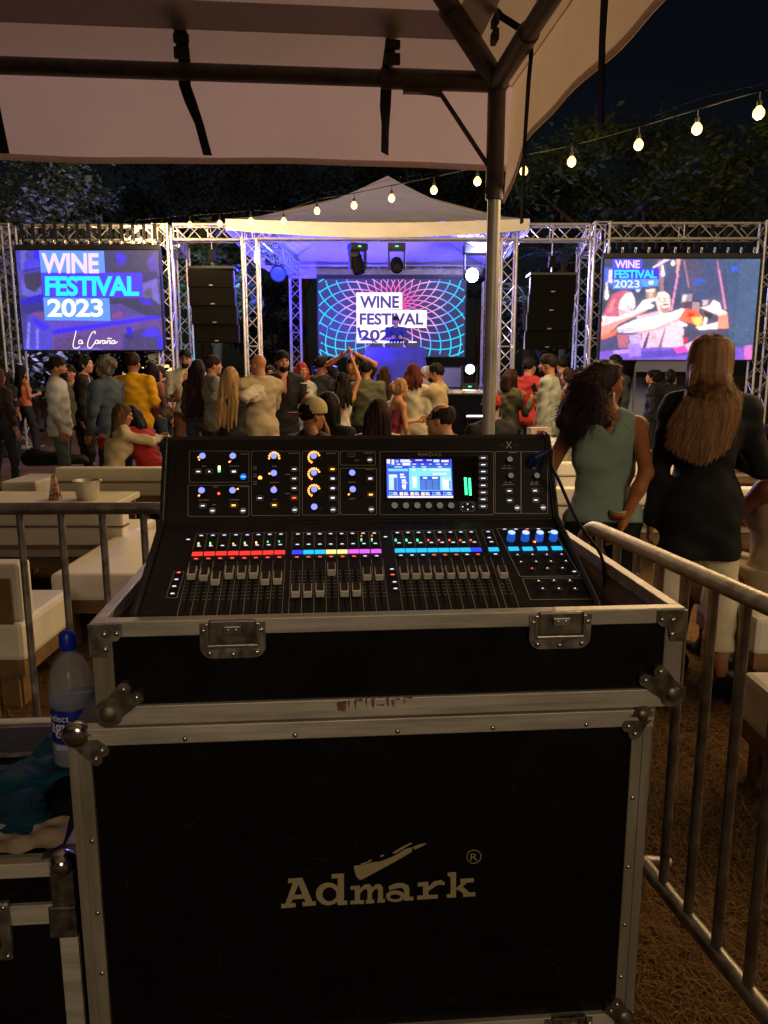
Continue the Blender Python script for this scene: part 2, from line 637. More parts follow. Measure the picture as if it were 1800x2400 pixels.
# dry grass and straw on the ground near the desk
gr = MB(); rg = random.Random(3)
def straw(x, y, n, hgt):
    for _ in range(n):
        px = x + rg.gauss(0, .035); py = y + rg.gauss(0, .035)
        a = rg.uniform(0, 6.283); l = rg.uniform(.025, .075); w = rg.uniform(.0008, .0020)
        up = rg.uniform(.02, .4) * l * hgt
        d = Vector((math.cos(a), math.sin(a), 0)); s = Vector((-d.y, d.x, 0)) * w
        p = Vector((px, py, .003)); q = p + d * l + Vector((0, 0, up)); mid = p + d * l * .5 + Vector((0, 0, up * .8 + .004))
        o = len(gr.v)
        gr.v += [tuple(p - s), tuple(p + s), tuple(mid + s), tuple(mid - s), tuple(q)]
        gr.f += [(o, o + 1, o + 2, o + 3), (o + 3, o + 2, o + 4)]
for _ in range(4200):
    straw(rg.uniform(.45, 2.4), rg.uniform(.9, 4.2), 12, 1)
for _ in range(900):
    straw(rg.uniform(-3.2, -.6), rg.uniform(2.2, 5.0), 8, 1)
for _ in range(700):
    straw(rg.uniform(-7, 7), rg.uniform(4.5, 11), 6, 1.4)
gr.build("dry_grass", M_STRAW, label="dry brown grass and straw lying over the lawn", cat="grass", kind="stuff")

# ================================================================== near tent over the mixing desk
TC = Vector((.407, 3.0, 0))
E1 = Vector((-math.cos(R(5.2)), -math.sin(R(5.2)), 0)); E2 = Vector((math.sin(R(5.2)), -math.cos(R(5.2)), 0))
TS = 4.0; EZ = 2.52
tent = thing("canopy_tent", "weathered cream canvas canopy tent roof with steel frame over the mixing desk", "tent", tuple(TC))
def tp(a, b, z):
    return TC + E1 * a + E2 * b + Vector((0, 0, z))
cor = {(0, 0): tp(0, 0, 0), (1, 0): tp(TS, 0, 0), (0, 1): tp(0, TS, 0), (1, 1): tp(TS, TS, 0)}
for k, p in cor.items():
    MB().cyl(p + Vector((0, 0, .0)), p + Vector((0, 0, 2.16)), .0245, n=16).cyl(p, p + Vector((0, 0, .012)), .07, n=16).build("pole", M_GALV, tent, world=True, smooth=True)
    MB().cyl(p + Vector((0, 0, 2.12)), p + Vector((0, 0, EZ + .02)), .033, n=16).sphere(p + Vector((0, 0, EZ)), .045, 12, 8).build("pole_sleeve", M_OLDSTEEL, tent, world=True, smooth=True)
apex = tp(TS / 2, TS / 2, EZ + 1.35)
edges = [((0, 0), (TS, 0)), ((0, 0), (0, TS)), ((TS, 0), (TS, TS)), ((0, TS), (TS, TS))]
for (a, b) in edges:
    p, q = tp(*a, EZ), tp(*b, EZ)
    d = (q - p).normalized()
    MB().cyl(p, q, .029, n=14).cyl(p, p + d * .42, .035, n=14).cyl(q, q - d * .42, .035, n=14).build("eave_bar", M_OLDSTEEL, tent, world=True, smooth=True)
for c in ((0, 0), (TS, 0), (0, TS), (TS, TS)):
    p = tp(*c, EZ)
    d = (apex - p).normalized()
    MB().cyl(p, apex - d * .1, .029, n=14).cyl(p, p + d * .34, .038, n=14).build("hip_rafter", M_OLDSTEEL, tent, world=True, smooth=True)
# little knee brace at the visible corner
MB().box((-.004, -.012, 0), (.004, .012, .01)).v
kb = MB()
kb.tube([tp(.30, 0, EZ - .035), tp(.20, 0, EZ - .05), tp(.012, 0, EZ - .30), tp(.03, 0, EZ - .38)], .009, n=8)
kb.box((-.07, -.014, -.01), (.07, .014, .01)); 
bx = kb.v[-8:]
kb.v[-8:] = [tuple(tp(.27, 0, EZ - .036) + E1 * v[0] + E2 * v[1] + Vector((0, 0, v[2]))) for v in bx]
kb.build("knee_brace", M_OLDSTEEL, tent, world=True, smooth=True)
# roof panels, valances
OUT = .075; RZ = EZ + .06
def roof_pt(a, b):
    # roof surface above plan point a,b (tent axes)
    e = min(a, b, TS - a, TS - b)
    return tp(a, b, RZ + e / (TS / 2) * 1.30 - .05 * math.sin(math.pi * min(1, max(0, e / (TS / 2)))))
def panel(side):
    rows = []
    n, mm = 24, 14
    for i in range(mm + 1):
        e = -OUT + (TS / 2 + OUT) * i / mm
        row = []
        for j in range(n + 1):
            s = -OUT + (e + OUT) + (TS + 2 * OUT - 2 * (e + OUT)) * j / n
            a, b = {0: (s, e), 1: (e, s), 2: (TS - e, s), 3: (s, TS - e)}[side]
            row.append(roof_pt(a, b))
        rows.append(row)
    return rows
for sd in range(4):
    MB().grid(panel(sd)).build("roof_panel", M_CANVAS, tent, world=True, smooth='all')
def valance(side, z_low):
    rows = []
    n = 60
    for i in range(9):
        f = i / 8
        row = []
        for j in range(n + 1):
            s = -OUT + (TS + 2 * OUT) * j / n
            near = min(s + OUT, TS + OUT - s)
            drop = z_low - (.12 * (1 - min(1, near / .35)) if side == 1 else 0)
            z = RZ - .045 + (drop - (RZ - .045)) * f
            w = (.007 * math.sin(s * 5.3 + side * 2) + .005 * math.sin(s * 13 + 1)) * f
            e = -OUT - w - .02 * f if side != 1 else -OUT + .028 * f - w
            a, b = {0: (s, e), 1: (e, s), 2: (TS - e, s), 3: (s, TS - e)}[side]
            row.append(tp(a, b, z + .006 * math.sin(s * 3.1) * f))
        rows.append(row)
    return rows
for sd in range(4):
    v = MB().grid(valance(sd, 2.245)).build("valance", M_CANVAS, tent, world=True, smooth='all')
    rw = valance(sd, 2.245); ctr_ = tp(TS / 2, TS / 2, 0)
    def inw(p, k):
        d_ = Vector((ctr_.x - p.x, ctr_.y - p.y, 0)).normalized()
        return p + d_ * k
    hm_ = MB().grid([[inw(a.lerp(b, .45), .004) for a, b in zip(rw[-2], rw[-1])], [inw(b, .005) for b in rw[-1]], [inw(b, -.003) for b in rw[-1]]])
    hm_.build("hem", M_CANVAS, v, world=True, smooth='all')
# doubled band sewn under the roof
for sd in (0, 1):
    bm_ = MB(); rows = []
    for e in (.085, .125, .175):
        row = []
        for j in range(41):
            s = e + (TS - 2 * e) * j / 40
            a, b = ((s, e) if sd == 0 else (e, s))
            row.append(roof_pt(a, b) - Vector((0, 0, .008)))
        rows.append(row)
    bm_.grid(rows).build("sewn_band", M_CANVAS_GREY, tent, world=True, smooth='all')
# straps with buckles
def strap(side, s, z_top, z_bot, e0, w=.042, skew=0.0, tail=(0, 0)):
    sd = MB()
    U = E1 if side == 0 else E2
    V = E2 if side == 0 else E1
    def q(t, e, z):
        return TC + U * t + V * e + Vector((0, 0, z))
    path = [(0, e0 + .02, z_top), (.003, e0 - .015, z_top - .05), (.008, -.034, EZ + .035), (.012, -.036, EZ - .03), (.022 + skew * .3, -.03, EZ - .09),
            (.03 + skew * .65, -.022 + tail[1] * .5, (EZ + z_bot) / 2 - .03), (.04 + skew, -.02 + tail[1], z_bot)]
    rows = []
    for i, (t, e, z) in enumerate(path):
        ww = w * (.75 if i > 4 else 1)
        tw = tail[0] * i
        rows.append([q(s + t - ww / 2, e - tw, z), q(s + t + ww / 2, e + tw, z)])
    r2 = [[p + V * -.003 for p in r] for r in rows]
    sd.grid(rows).grid(r2)
    st = sd.build("strap", M_BLACKWEB, tent, world=True)
    bk = MB()
    c = q(s, e0 + .012, z_top - .035)
    for dz, hh in ((.03, .022), (-.03, .014), (-.075, .018)):
        b0 = len(bk.v)
        bk.box((-w * .62, -.009, dz - hh), (w * .62, .009, dz + hh), bev=.004)
        for i in range(b0, len(bk.v)):
            x, y, z = bk.v[i]
            bk.v[i] = tuple(c + U * x + V * (y - .012 * (dz < 0)) + Vector((0, 0, z)))
    bk.build("buckle", M_BLACK, st, world=True)
def s_for(px, b=0.0):
    # distance along the front bar seen at photo column px
    best = min(range(0, 4000), key=lambda i: abs(xat(px, tp(i / 1000, b, 2.5).y, 2.5) - tp(i / 1000, b, 2.5).x))
    return best / 1000
strap(0, s_for(437), 2.66, 2.255, .08, skew=-.10, tail=(0, .0))
strap(0, s_for(915), 2.665, 2.275, .08, skew=-.022, tail=(.004, .0))
strap(0, s_for(-32), 2.66, 2.245, .08, skew=-.07)
strap(1, .30, 2.66, 1.98, .08, w=.046, skew=-.02)
strap(1, .95, 2.66, 2.07, .08, w=.05, skew=.03)
strap(1, 1.7, 2.66, 2.1, .08, w=.05, skew=.03)

# ================================================================== trusses
def truss(name, label, p0, p1, w=.27, step=.27, up=None, cr=.024, base=False, group="aluminium box trusses"):
    p0, p1 = Vector(p0), Vector(p1)
    t = thing(name, label, "truss", tuple(p0), group=group)
    d = (p1 - p0); L = d.length; d.normalize()
    a = (Vector(up) if up else d.orthogonal()).normalized()
    a = (a - d * a.dot(d)).normalized()
    b = d.cross(a)
    h = w / 2
    cs = [a * h + b * h, a * h - b * h, -a * h - b * h, -a * h + b * h]
    for c in cs:
        MB().cyl(c, c + d * L, cr, n=8).build("chord", M_TRUSS, t, smooth=True)
    n = max(2, int(round(L / step)))
    for k in range(4):
        c0, c1 = cs[k], cs[(k + 1) % 4]
        m = MB()
        for i in range(n):
            z0, z1 = L * i / n, L * (i + 1) / n
            if (i + k) % 2 == 0:
                m.cyl(c0 + d * z0, c1 + d * z1, .0095, n=6, caps=False)
            else:
                m.cyl(c1 + d * z0, c0 + d * z1, .0095, n=6, caps=False)
        m.cyl(c0 + d * .012, c1 + d * .012, .012, n=6).cyl(c0 + d * (L - .012), c1 + d * (L - .012), .012, n=6)
        m.cyl(c0 + d * L * .5, c1 + d * L * .5, .011, n=6)
        m.build("lacing", M_TRUSS, t, smooth=True)
    if base:
        MB().box((-.3, -.3, 0), (.3, .3, .012)).build("base_plate", M_TRUSS, t)
    return t
YF = 15.0
def post(px, Y, z0, z1, label, w=.27):
    x = xat(px, Y, 3)
    return truss("truss_tower", label, (x, Y, z0), (x, Y, z1), w=w, up=(1, 0, 0), base=True)
ZB = 4.03
post(24, YF + .2, 0, 4.2, "leftmost truss tower, at the outer edge of the violet screen")
post(386, YF + .2, 0, 4.2, "truss tower between the violet screen and the left speaker stack")
post(590, YF, 0, 3.9, "front left truss tower of the stage under the white canopy")
post(1189, YF, 0, 3.9, "front right truss tower of the stage just right of the tent pole")
post(1401, YF, 0, 4.2, "truss tower between the right speaker stack and the toasting picture")
post(1793, YF - .1, 0, 4.2, "rightmost truss tower, beyond the screen with the toasting picture")
post(430, 17.2, 0, 4.1, "rear truss tower behind and right of the violet screen")
post(1366, 17.2, 0, 4.1, "rear truss tower behind and left of the toasting picture screen")
post(693, 21.0, 1.08, 3.9, "rear left truss tower standing on the stage deck")
post(1143, 21.0, 1.08, 3.9, "rear right truss tower standing on the stage deck")
def beam(a, b, label):
    return truss("truss_beam", label, a, b, up=(0, 0, 1))
xA, xB, xC, xD, xE, xF = [xat(p, YF, 4) for p in (24, 386, 590, 1189, 1401, 1793)]
beam((xA + .16, YF + .2, ZB), (xB - .16, YF + .2, ZB), "horizontal truss beam above the violet screen")
beam((xB + .16, YF + .1, ZB), (xC - .16, YF + .1, ZB), "horizontal truss beam above the left speaker stack")
beam((xC + .02, YF, ZB), (xD - .02, YF, ZB), "front truss beam across the stage below the white canopy")
beam((xD + .16, YF + .1, ZB), (xE - .16, YF + .1, ZB), "horizontal truss beam above the right speaker stack")
beam((xE + .16, YF, ZB), (xF - .16, YF, ZB), "horizontal truss beam above the toasting picture screen")
xg, xh = xat(693, 21, 4), xat(1143, 21, 4)
beam((xg - .1, 21, ZB + .02), (xh + .1, 21, ZB + .02), "rear truss beam above the centre screen at the back of the stage")
beam((xC, YF + .18, ZB + .01), (xg, 20.8, ZB + .03), "left side truss beam running back under the stage canopy")
beam((xD, YF + .18, ZB + .01), (xh, 20.8, ZB + .03), "right side truss beam running back under the stage canopy")
beam((xB + .02, YF + .36, ZB - .05), (xat(430, 17.2, 4), 17.0, ZB - .05), "short truss beam running back behind the violet screen")
beam((xE - .02, YF + .2, ZB - .05), (xat(1366, 17.2, 4), 17.0, ZB - .05), "short truss beam running back behind the toasting picture")

# ================================================================== stage deck, canopy
stg = thing("stage", "black skirted concert stage deck below the white canopy", "stage", (0, 16.2, 0))
MB().box((-3.4, 16.2, 1.0), (3.5, 22.0, 1.08)).build("deck", mat("deck_ply", (.05, .048, .055), rough=.35, var=.4, scale=6), stg, world=True)
sk = MB(); rows = []
for z in (0.0, .5, 1.0):
    rows.append([(-3.4 + 6.9 * j / 138, 16.19 - .018 * math.sin(j * 1.5) - .01 * math.sin(j * .37), z) for j in range(139)])
sk.grid(rows).build("skirt", M_SKIRT, stg, world=True, smooth='all')
MB().box((-3.41, 16.150, 1.03), (3.51, 16.195, 1.10)).build("deck_edge", M_ALU, stg, world=True)
cn = thing("stage_canopy", "white pyramid canopy over the stage with a sagging front valance", "canopy", (-.02, 17.9, 4.0))
XL, XR, YN, YB = xat(530, 14.75, 4), xat(1240, 14.75, 4), 14.75, 21.3
AP = Vector((.08, 18.0, 5.72)); ZE = 4.22
def canopy_side(p, q):
    rows = []
    for i in range(13):
        f = i / 12
        rows.append([(Vector(p) + (Vector(q) - Vector(p)) * (j / 24)).lerp(AP, f) - Vector((0, 0, .20 * math.sin(math.pi * f) + .07 * math.sin(math.pi * j / 24) * (1 - f) + .012 * math.sin(j * 2.1 + i * .4) * (1 - f))) for j in range(25)])
    return rows
C4 = [(XL, YN, ZE), (XR, YN, ZE), (XR, YB, ZE), (XL, YB, ZE)]
for i in range(4):
    MB().grid(canopy_side(C4[i], C4[(i + 1) % 4])).build("canopy_panel", M_PVC, cn, world=True, smooth='all')
for i in range(4):
    p, q = Vector(C4[i]), Vector(C4[(i + 1) % 4])
    out = Vector(((p.x + q.x) / 2 - AP.x, (p.y + q.y) / 2 - AP.y, 0)).normalized()
    rows = []
    for k in range(5):
        row = []
        for j in range(41):
            f = j / 40
            b = p.lerp(q, f)
            sag = .07 * math.sin(math.pi * f)
            row.append(b + out * (.012 + .012 * math.sin(f * 40) * k / 4) - Vector((0, 0, sag + (.20 + .06 * math.sin(math.pi * f)) * k / 4)))
        rows.append(row)
    MB().grid(rows).build("canopy_valance", M_PVC, cn, world=True, smooth='all')
for i in range(4):
    p = Vector(C4[i]) + Vector((0, 0, -.12))
    MB().cyl(p, AP - Vector((0, 0, .25)), .03, n=8).build("rafter", M_TRUSS, cn, world=True, smooth=True)

# ================================================================== sky is the world; trees
M_BARK = mat("bark", lin("3a2a1c"), rough=.95, var=.4, scale=9, stretch=(1, 1, .2), bump=.5, bscale=20)
def leafmat(name, c, c2):
    return mat(name, lin(c), rough=.55, var=.45, scale=1.1, col2=lin(c2))
LEAF = [leafmat("leaf_dark", "10180c", "1c2812"), leafmat("leaf_mid", "26321a", "3a461e"), leafmat("leaf_blue", "3a4c3c", "5e7058")]
def leaves(mb, centres, n, size, r, rg):
    for c, cr in centres:
        for _ in range(n):
            p = Vector((rg.gauss(0, 1), rg.gauss(0, 1), rg.gauss(0, .8)))
            p = Vector(c) + p * cr * .55
            a = Vector((rg.uniform(-1, 1), rg.uniform(-1, 1), rg.uniform(-.7, .5))).normalized()
            b = a.orthogonal().normalized()
            if rg.random() < .5:
                b = a.cross(b)
            l = size * rg.uniform(.6, 1.4)
            mb.add([p, p + a * l * .5 + b * l * .22, p + a * l, p + a * l * .5 - b * l * .22], [(0, 1, 2, 3)])
def tree(name, label, base, top, crown, rad, nclump, nleaf, size, m, seed, group=None):
    rg = random.Random(seed)
    t = thing(name, label, "tree", tuple(base), group=group)
    base, crown = Vector(base), Vector(crown)
    cl = []
    for _ in range(nclump):
        while True:
            p = Vector((rg.uniform(-1, 1), rg.uniform(-1, 1), rg.uniform(-1, 1)))
            if .25 < p.length < 1:
                break
        cl.append((crown + Vector((p.x * rad[0], p.y * rad[1], p.z * rad[2])), rg.uniform(.35, .8) * min(rad) * .55))
    tr = MB()
    fork = base.lerp(crown, .55)
    r0 = .05 * (crown.z + rad[2]) * .5 + .06
    tr.tube([base, base.lerp(fork, .5) + Vector((rg.uniform(-.2, .2), 0, 0)), fork], [r0, r0 * .75, r0 * .6], n=10)
    tk = tr.build("trunk", M_BARK, t, world=True, smooth=True)
    for k in range(min(9, nclump)):
        c = cl[k][0]
        mid = fork.lerp(c, .5) + Vector((rg.uniform(-.3, .3), rg.uniform(-.3, .3), rg.uniform(-.1, .4)))
        MB().tube([fork - Vector((0, 0, .1)), mid, c], [r0 * .42, r0 * .25, r0 * .08], n=7).build("limb", M_BARK, tk, world=True, smooth=True)
    cm = MB()
    leaves(cm, cl, nleaf, size, 1, rg)
    cm.build("crown", m, t, world=True)
    return t
def tr_px(label, px, py, Y, rx, rz, nclump, nleaf, size, m, seed, group=None, bx=0):
    c = at(px, py, Y)
    tree("broadleaf_tree", label, (c.x + bx, Y + .3, 0), 0, c, (rx, rx * .7, rz), nclump, nleaf, size, m, seed, group)
tr_px("large spreading tree lit by the bulbs above the toasting picture screen", 1600, 430, 18.5, 3.6, 1.35, 60, 170, .17, LEAF[1], 11, bx=-1.2)
tr_px("small leafy tree behind the right speaker stack beside the big tree", 1330, 470, 20, 1.2, .9, 20, 120, .16, LEAF[0], 12)
tr_px("pale bluish tree rising behind the violet screen at the left edge", 70, 480, 19.5, 2.2, 1.5, 42, 170, .15, LEAF[2], 13)
tr_px("dark tree in the far row with the lowest top, nearest the bluish tree", 260, 520, 27, 2.6, 1.5, 26, 110, .24, LEAF[0], 14, "dark trees in the far row")
tr_px("dark rounded tree in the far row above the left speaker stack", 470, 470, 27, 2.7, 1.9, 28, 110, .24, LEAF[0], 15, "dark trees in the far row")
tr_px("tall dark tree in the far row just left of the canopy peak", 700, 440, 28, 3.0, 2.3, 30, 110, .25, LEAF[0], 16, "dark trees in the far row")
tr_px("dark tree in the far row right of the canopy peak", 1010, 430, 28, 2.9, 2.0, 30, 110, .25, LEAF[0], 17, "dark trees in the far row")
tr_px("leafy tree lit teal between the left speaker stack and the stage", 500, 625, 18.6, 1.25, .95, 26, 130, .19, LEAF[2], 18)
tr_px("dark leafy tree between the front and rear stage towers on the left", 640, 760, 22.5, 1.2, 1.1, 22, 110, .2, LEAF[0], 19)
tr_px("dark shrubby tree behind the violet screen near the ground", 60, 860, 19.5, 1.3, .9, 20, 120, .17, LEAF[2], 20)
tr_px("dark leafy tree directly behind the right speaker stack", 1290, 760, 19, 1.2, 1.3, 26, 110, .18, LEAF[0], 21)
tr_px("low bushy tree under the violet screen behind the dancers", 300, 860, 20, 1.6, .8, 20, 110, .17, LEAF[0], 22)

def frond(L=1.5, n=14, droop=.5, w=.28):
    m = MB()
    prev = None
    for i in range(n + 1):
        f = i / n
        c = Vector((0, L * f * (1 - .2 * droop * f), L * (.55 * f - droop * f * f)))
        if i:
            m.cyl(prev, c, .012 * (1.1 - f), n=5, caps=False)
            for s in (-1, 1):
                l = w * (1 - abs(f - .45) * 1.3) + .06
                tip = c + Vector((s * l, .22 * l, -.25 * l))
                mid = c + Vector((s * l * .5, .06 * l, -.06 * l))
                m.add([c, mid + Vector((0, .022, 0)), tip, mid - Vector((0, .022, 0))], [(0, 1, 2, 3)])
        prev = c
    return m.mesh("frond")
FR = frond()
def palm(label, px, py, Y, h, n, sc, seed, m):
    rg = random.Random(seed)
    c = at(px, py, Y)
    t = thing("palm_tree", label, "palm", (c.x, Y, 0))
    MB().tube([(0, 0, 0), (.06, 0, c.z * .5), (0, 0, c.z)], [.11, .085, .07], n=10).build("trunk", M_BARK, t, smooth=True)
    for i in range(n):
        put("frond", FR, m, t, loc=(0, 0, c.z - .05 + rg.uniform(-.05, .1)), rot=(R(rg.uniform(-25, 25)), 0, 6.283 * i / n + rg.uniform(-.2, .2)), scale=sc * rg.uniform(.8, 1.15))
palm("feathery palm lit pale between the stage and the right speaker stack", 1232, 700, 18.2, 0, 11, .75, 5, LEAF[2])
palm("feathery palm low behind the right speaker stack", 1320, 610, 18.4, 0, 10, .8, 6, LEAF[2])
palm("feathery palm behind the right edge of the centre screen", 1118, 690, 23.0, 0, 10, .9, 8, LEAF[1])

# background gazebos glimpsed below the screens
M_GAZ = mat("gazebo_cloth", (.75, .68, .5), rough=.8, var=.05)
def gazebo(label, px0, px1, py0, py1, Y, lit, m):
    a, b = at(px0, py0, Y), at(px1, py1, Y)
    cx = (a.x + b.x) / 2; w = (b.x - a.x) / 2
    t = thing("gazebo", label, "gazebo", (cx, Y + w, 0))
    for sx in (-1, 1):
        for sy in (-1, 1):
            MB().cyl((sx * w, sy * w, 0), (sx * w, sy * w, a.z), .03, n=8).build("pole", M_GALV, t, smooth=True)
    for k in range(4):
        q = [(-w, -w, a.z), (w, -w, a.z), (w, w, a.z), (-w, w, a.z)]
        p0, p1 = Vector(q[k]), Vector(q[(k + 1) % 4])
        ap = Vector((0, 0, a.z + w * .5))
        MB().grid([[p0.lerp(p1, j / 6).lerp(ap, i / 6) for j in range(7)] for i in range(7)]).build("roof_panel", m, t, smooth='all')
        MB().grid([[p0.lerp(p1, j / 12) - Vector((0, 0, .25 * i)) for j in range(13)] for i in range(2)]).build("valance", m, t)
    MB().box((-w * .96, w * .9, 0), (w * .96, w * .93, a.z - .05)).build("back_wall", m, t)
    if lit:
        MB().sphere((0, 0, a.z - .2), .06, 10, 8).build("lamp_bulb", glow("gazebo_bulb", (1, .75, .4), 30), t)
        lamp("gazebo_light", 'POINT', (cx, Y + w, a.z - .35), lit, (1, .72, .35), .05)
gazebo("far cream gazebo with a lit bulb under the violet screen", 238, 372, 835, 870, 24.0, 90, M_GAZ)
gazebo("far grey white gazebo under the toasting picture screen", 1490, 1640, 850, 900, 22.0, 0, mat("gazebo_grey", (.5, .5, .55), rough=.8))
# ================================================================== LED screens
def pic(mb, fn, pts, c, layer):
    mb.poly([fn(x, y, layer) for x, y in pts], lin(c))
def screen(label, px0, px1, Y, z0, z1, name="led_screen"):
    x0, x1 = xat(px0, Y, (z0 + z1) / 2), xat(px1, Y, (z0 + z1) / 2)
    t = thing(name, label, "screen", ((x0 + x1) / 2, Y, z0))
    MB().box((x0 - .03, Y + .004, z0 - .02), (x1 + .03, Y + .12, z1 + .02)).build("cabinet", M_SCREENBLACK, t, world=True)
    MB().box((x0 - .02, Y - .01, z1 + .022), (x1 + .02, Y + .14, z1 + .10)).build("header_bar", M_BLACK, t, world=True)
    return t, x0, x1
M_LED = attr_glow("led_picture", 1.2)
M_SHACKLE = mat("shackle_steel", (.55, .55, .55), rough=.3, metal=.9)
def hang(t, x0, x1, Y, z1, n):
    sm = MB().grid([[(-.035, -.165, 0), (.035, -.165, 0)], [(-.035, -.165, .30), (.035, -.165, .30)], [(-.035, 0, .34), (.035, 0, .34)], [(-.035, .165, .30), (.035, .165, .30)], [(-.035, .165, 0), (.035, .165, 0)]]).box((-.02, -.02, -.12), (.02, .02, .01)).mesh("hanging_strap")
    sh = MB().tube([(-.012, 0, .05), (-.018, 0, .0), (0, 0, -.03), (.018, 0, 0), (.012, 0, .05)], .007, n=6).box((-.02, -.008, .045), (.02, .008, .075)).mesh("shackle", True)
    for i in range(n):
        x = x0 + (x1 - x0) * (i + .4) / (n - .2)
        zb = ZB - .16
        st = put("hanging_strap", sm, M_BLACKWEB, t, mw=MATRIX[t.name].inverted() @ Matrix.Translation((x, YF + .15, zb)))
        put("shackle", sh, M_SHACKLE, t, mw=MATRIX[t.name].inverted() @ Matrix.Translation((x, Y + .06, z1 + .14)))

# ---- left screen
LY = 14.85
zt, zb = zat(587, LY), zat(820, LY)
ls, lx0, lx1 = screen("violet LED screen with big WINE FESTIVAL 2023 lettering", 46, 377, LY, zb, zt)
def LF(x, y, l=0):
    f = (y - 90) / 1035.0
    a = 48 + 57 * f; b = 1520 + 35 * f
    u = min(1, max(0, (x - a) / (b - a)))
    return Vector((lx0 + u * (lx1 - lx0), LY - .0015 * (l + 1), zt - min(1, max(0, f)) * (zt - zb)))
LP = [([(-99, 0), (1900, 0), (1900, 1300), (-99, 1300)], "#45408a"),
    ([(48, 88), (300, 88), (300, 320), (60, 320)], "#4a46b4"), ([(100, 88), (150, 88), (150, 300), (100, 300)], "#6a66c8"), ([(240, 88), (290, 88), (300, 310), (250, 310)], "#3a28ff"),
    ([(970, 98), (1525, 98), (1540, 640), (1020, 590)], "#46446c"), ([(1090, 110), (1150, 120), (1195, 160), (1170, 220), (1110, 250), (1085, 180)], "#4a36e8"),
    ([(1400, 200), (1470, 110), (1520, 110), (1530, 420), (1480, 420)], "#5a4ac0"), ([(1240, 330), (1500, 300), (1530, 380), (1350, 420)], "#3c3a78"),
    ([(1350, 430), (1500, 375), (1535, 660), (1440, 600), (1355, 570)], "#7868d0"), ([(1360, 500), (1440, 470), (1460, 580), (1370, 570)], "#5a5878"),
    ([(1010, 590), (1440, 580), (1545, 660), (1545, 780), (1300, 740), (1010, 800)], "#3e3c64"), ([(1310, 590), (1440, 600), (1440, 660), (1320, 620)], "#4030f0"),
    ([(75, 300), (140, 330), (130, 540), (80, 560)], "#5a50b0"), ([(130, 330), (300, 300), (305, 480), (240, 510), (160, 500), (130, 430)], "#41395c"),
    ([(120, 300), (130, 200), (180, 180), (270, 182), (295, 210), (300, 290), (125, 325)], "#5444e4"), ([(128, 290), (300, 262), (300, 280), (128, 312)], "#3a3470"),
    ([(95, 400), (120, 390), (150, 480), (240, 520), (300, 450), (305, 540), (200, 570), (110, 550)], "#6a62d0"),
    ([(85, 600), (200, 560), (330, 530), (330, 740), (95, 740)], "#3226c8"), ([(90, 650), (330, 620), (330, 740), (95, 740)], "#39348c"),
    ([(150, 760), (330, 720), (1010, 810), (1330, 750), (1400, 770), (380, 930)], "#6048c0"), ([(200, 730), (330, 720), (330, 790), (240, 800)], "#7a4a90"),
    ([(1015, 640), (1120, 640), (1330, 740), (1180, 780), (1015, 800)], "#5a48a0"), ([(1030, 730), (1140, 730), (1140, 780), (1030, 790)], "#8a4a90"),
    ([(350, 920), (1490, 762), (1545, 790), (395, 968)], "#3c28ff"), ([(390, 970), (1545, 792), (1560, 1135), (345, 1130)], "#684898"),
    ([(430, 1010), (800, 960), (780, 1050), (480, 1130), (430, 1130)], "#5e4490"), ([(480, 1060), (640, 1030), (600, 1130), (480, 1130)], "#5a4478"),
    ([(150, 770), (230, 760), (420, 890), (390, 1130), (110, 1130)], "#5048c8"), ([(160, 830), (180, 830), (160, 1110), (135, 1110)], "#8a84f0"), ([(240, 900), (265, 900), (260, 1110), (240, 1110)], "#8480ec"),
    ([(200, 780), (380, 880), (320, 930), (220, 840)], "#4030ff"),
    ([(1140, 960), (1330, 900), (1500, 880), (1555, 1000), (1555, 1135), (1140, 1135)], "#453e84"), ([(1178, 880), (1228, 876), (1236, 960), (1178, 965)], "#2e1cff"),
    ([(1165, 965), (1240, 960), (1240, 1010), (1170, 1020)], "#3a3070"), ([(1330, 980), (1375, 910), (1480, 890), (1525, 960), (1440, 985)], "#4338ff"),
    ([(1500, 960), (1550, 980), (1555, 1135), (1505, 1135)], "#3c2cf4"), ([(1180, 1050), (1480, 1010), (1480, 1090), (1200, 1120)], "#4a4070"),
    ([(600, 1125), (740, 1100), (900, 1110), (960, 1135), (600, 1135)], "#7a70e0")]
_img, _j, _i = raster(LP, 190, 132, lambda u, f: (48 + 57 * f + (1472 - 22 * f) * u, 90 + 1035 * f), 0.8, .15, .07, 3, .92)
_o = put("picture", raster_mesh("picture", _img, _j, _i, lx0, lx1, LY - .0015, zb, zt), attr_glow("led_picture", 1.15), ls)
_o.matrix_basis = MATRIX[ls.name].inverted()
m = MB()
for p, c in [([(292, 88), (960, 95), (968, 320), (306, 316)], "#6498ff"), ([(306, 320), (1348, 318), (1354, 574), (322, 570)], "#4c3cff"), ([(322, 574), (1004, 580), (1014, 818), (334, 812)], "#6096ff")]:
    pic(m, LF, p, c, 2)
m.build("title_panels", M_LED, ls, world=True)
m = MB()
text_fit(m, "WINE", lambda x, y: LF(x, y, 3), 315, 118, 905, 326, bold=.032, col=lin("#ffd6f0"), spacing=.96)
text_fit(m, "FESTIVAL", lambda x, y: LF(x, y, 3), 345, 352, 1315, 560, bold=.036, col=lin("#22e4ff"), spacing=.92)
text_fit(m, "2023", lambda x, y: LF(x, y, 3), 362, 588, 940, 778, bold=.03, col=lin("#f0fcff"), spacing=.95)
m.build("lettering", M_LED, ls, world=True)
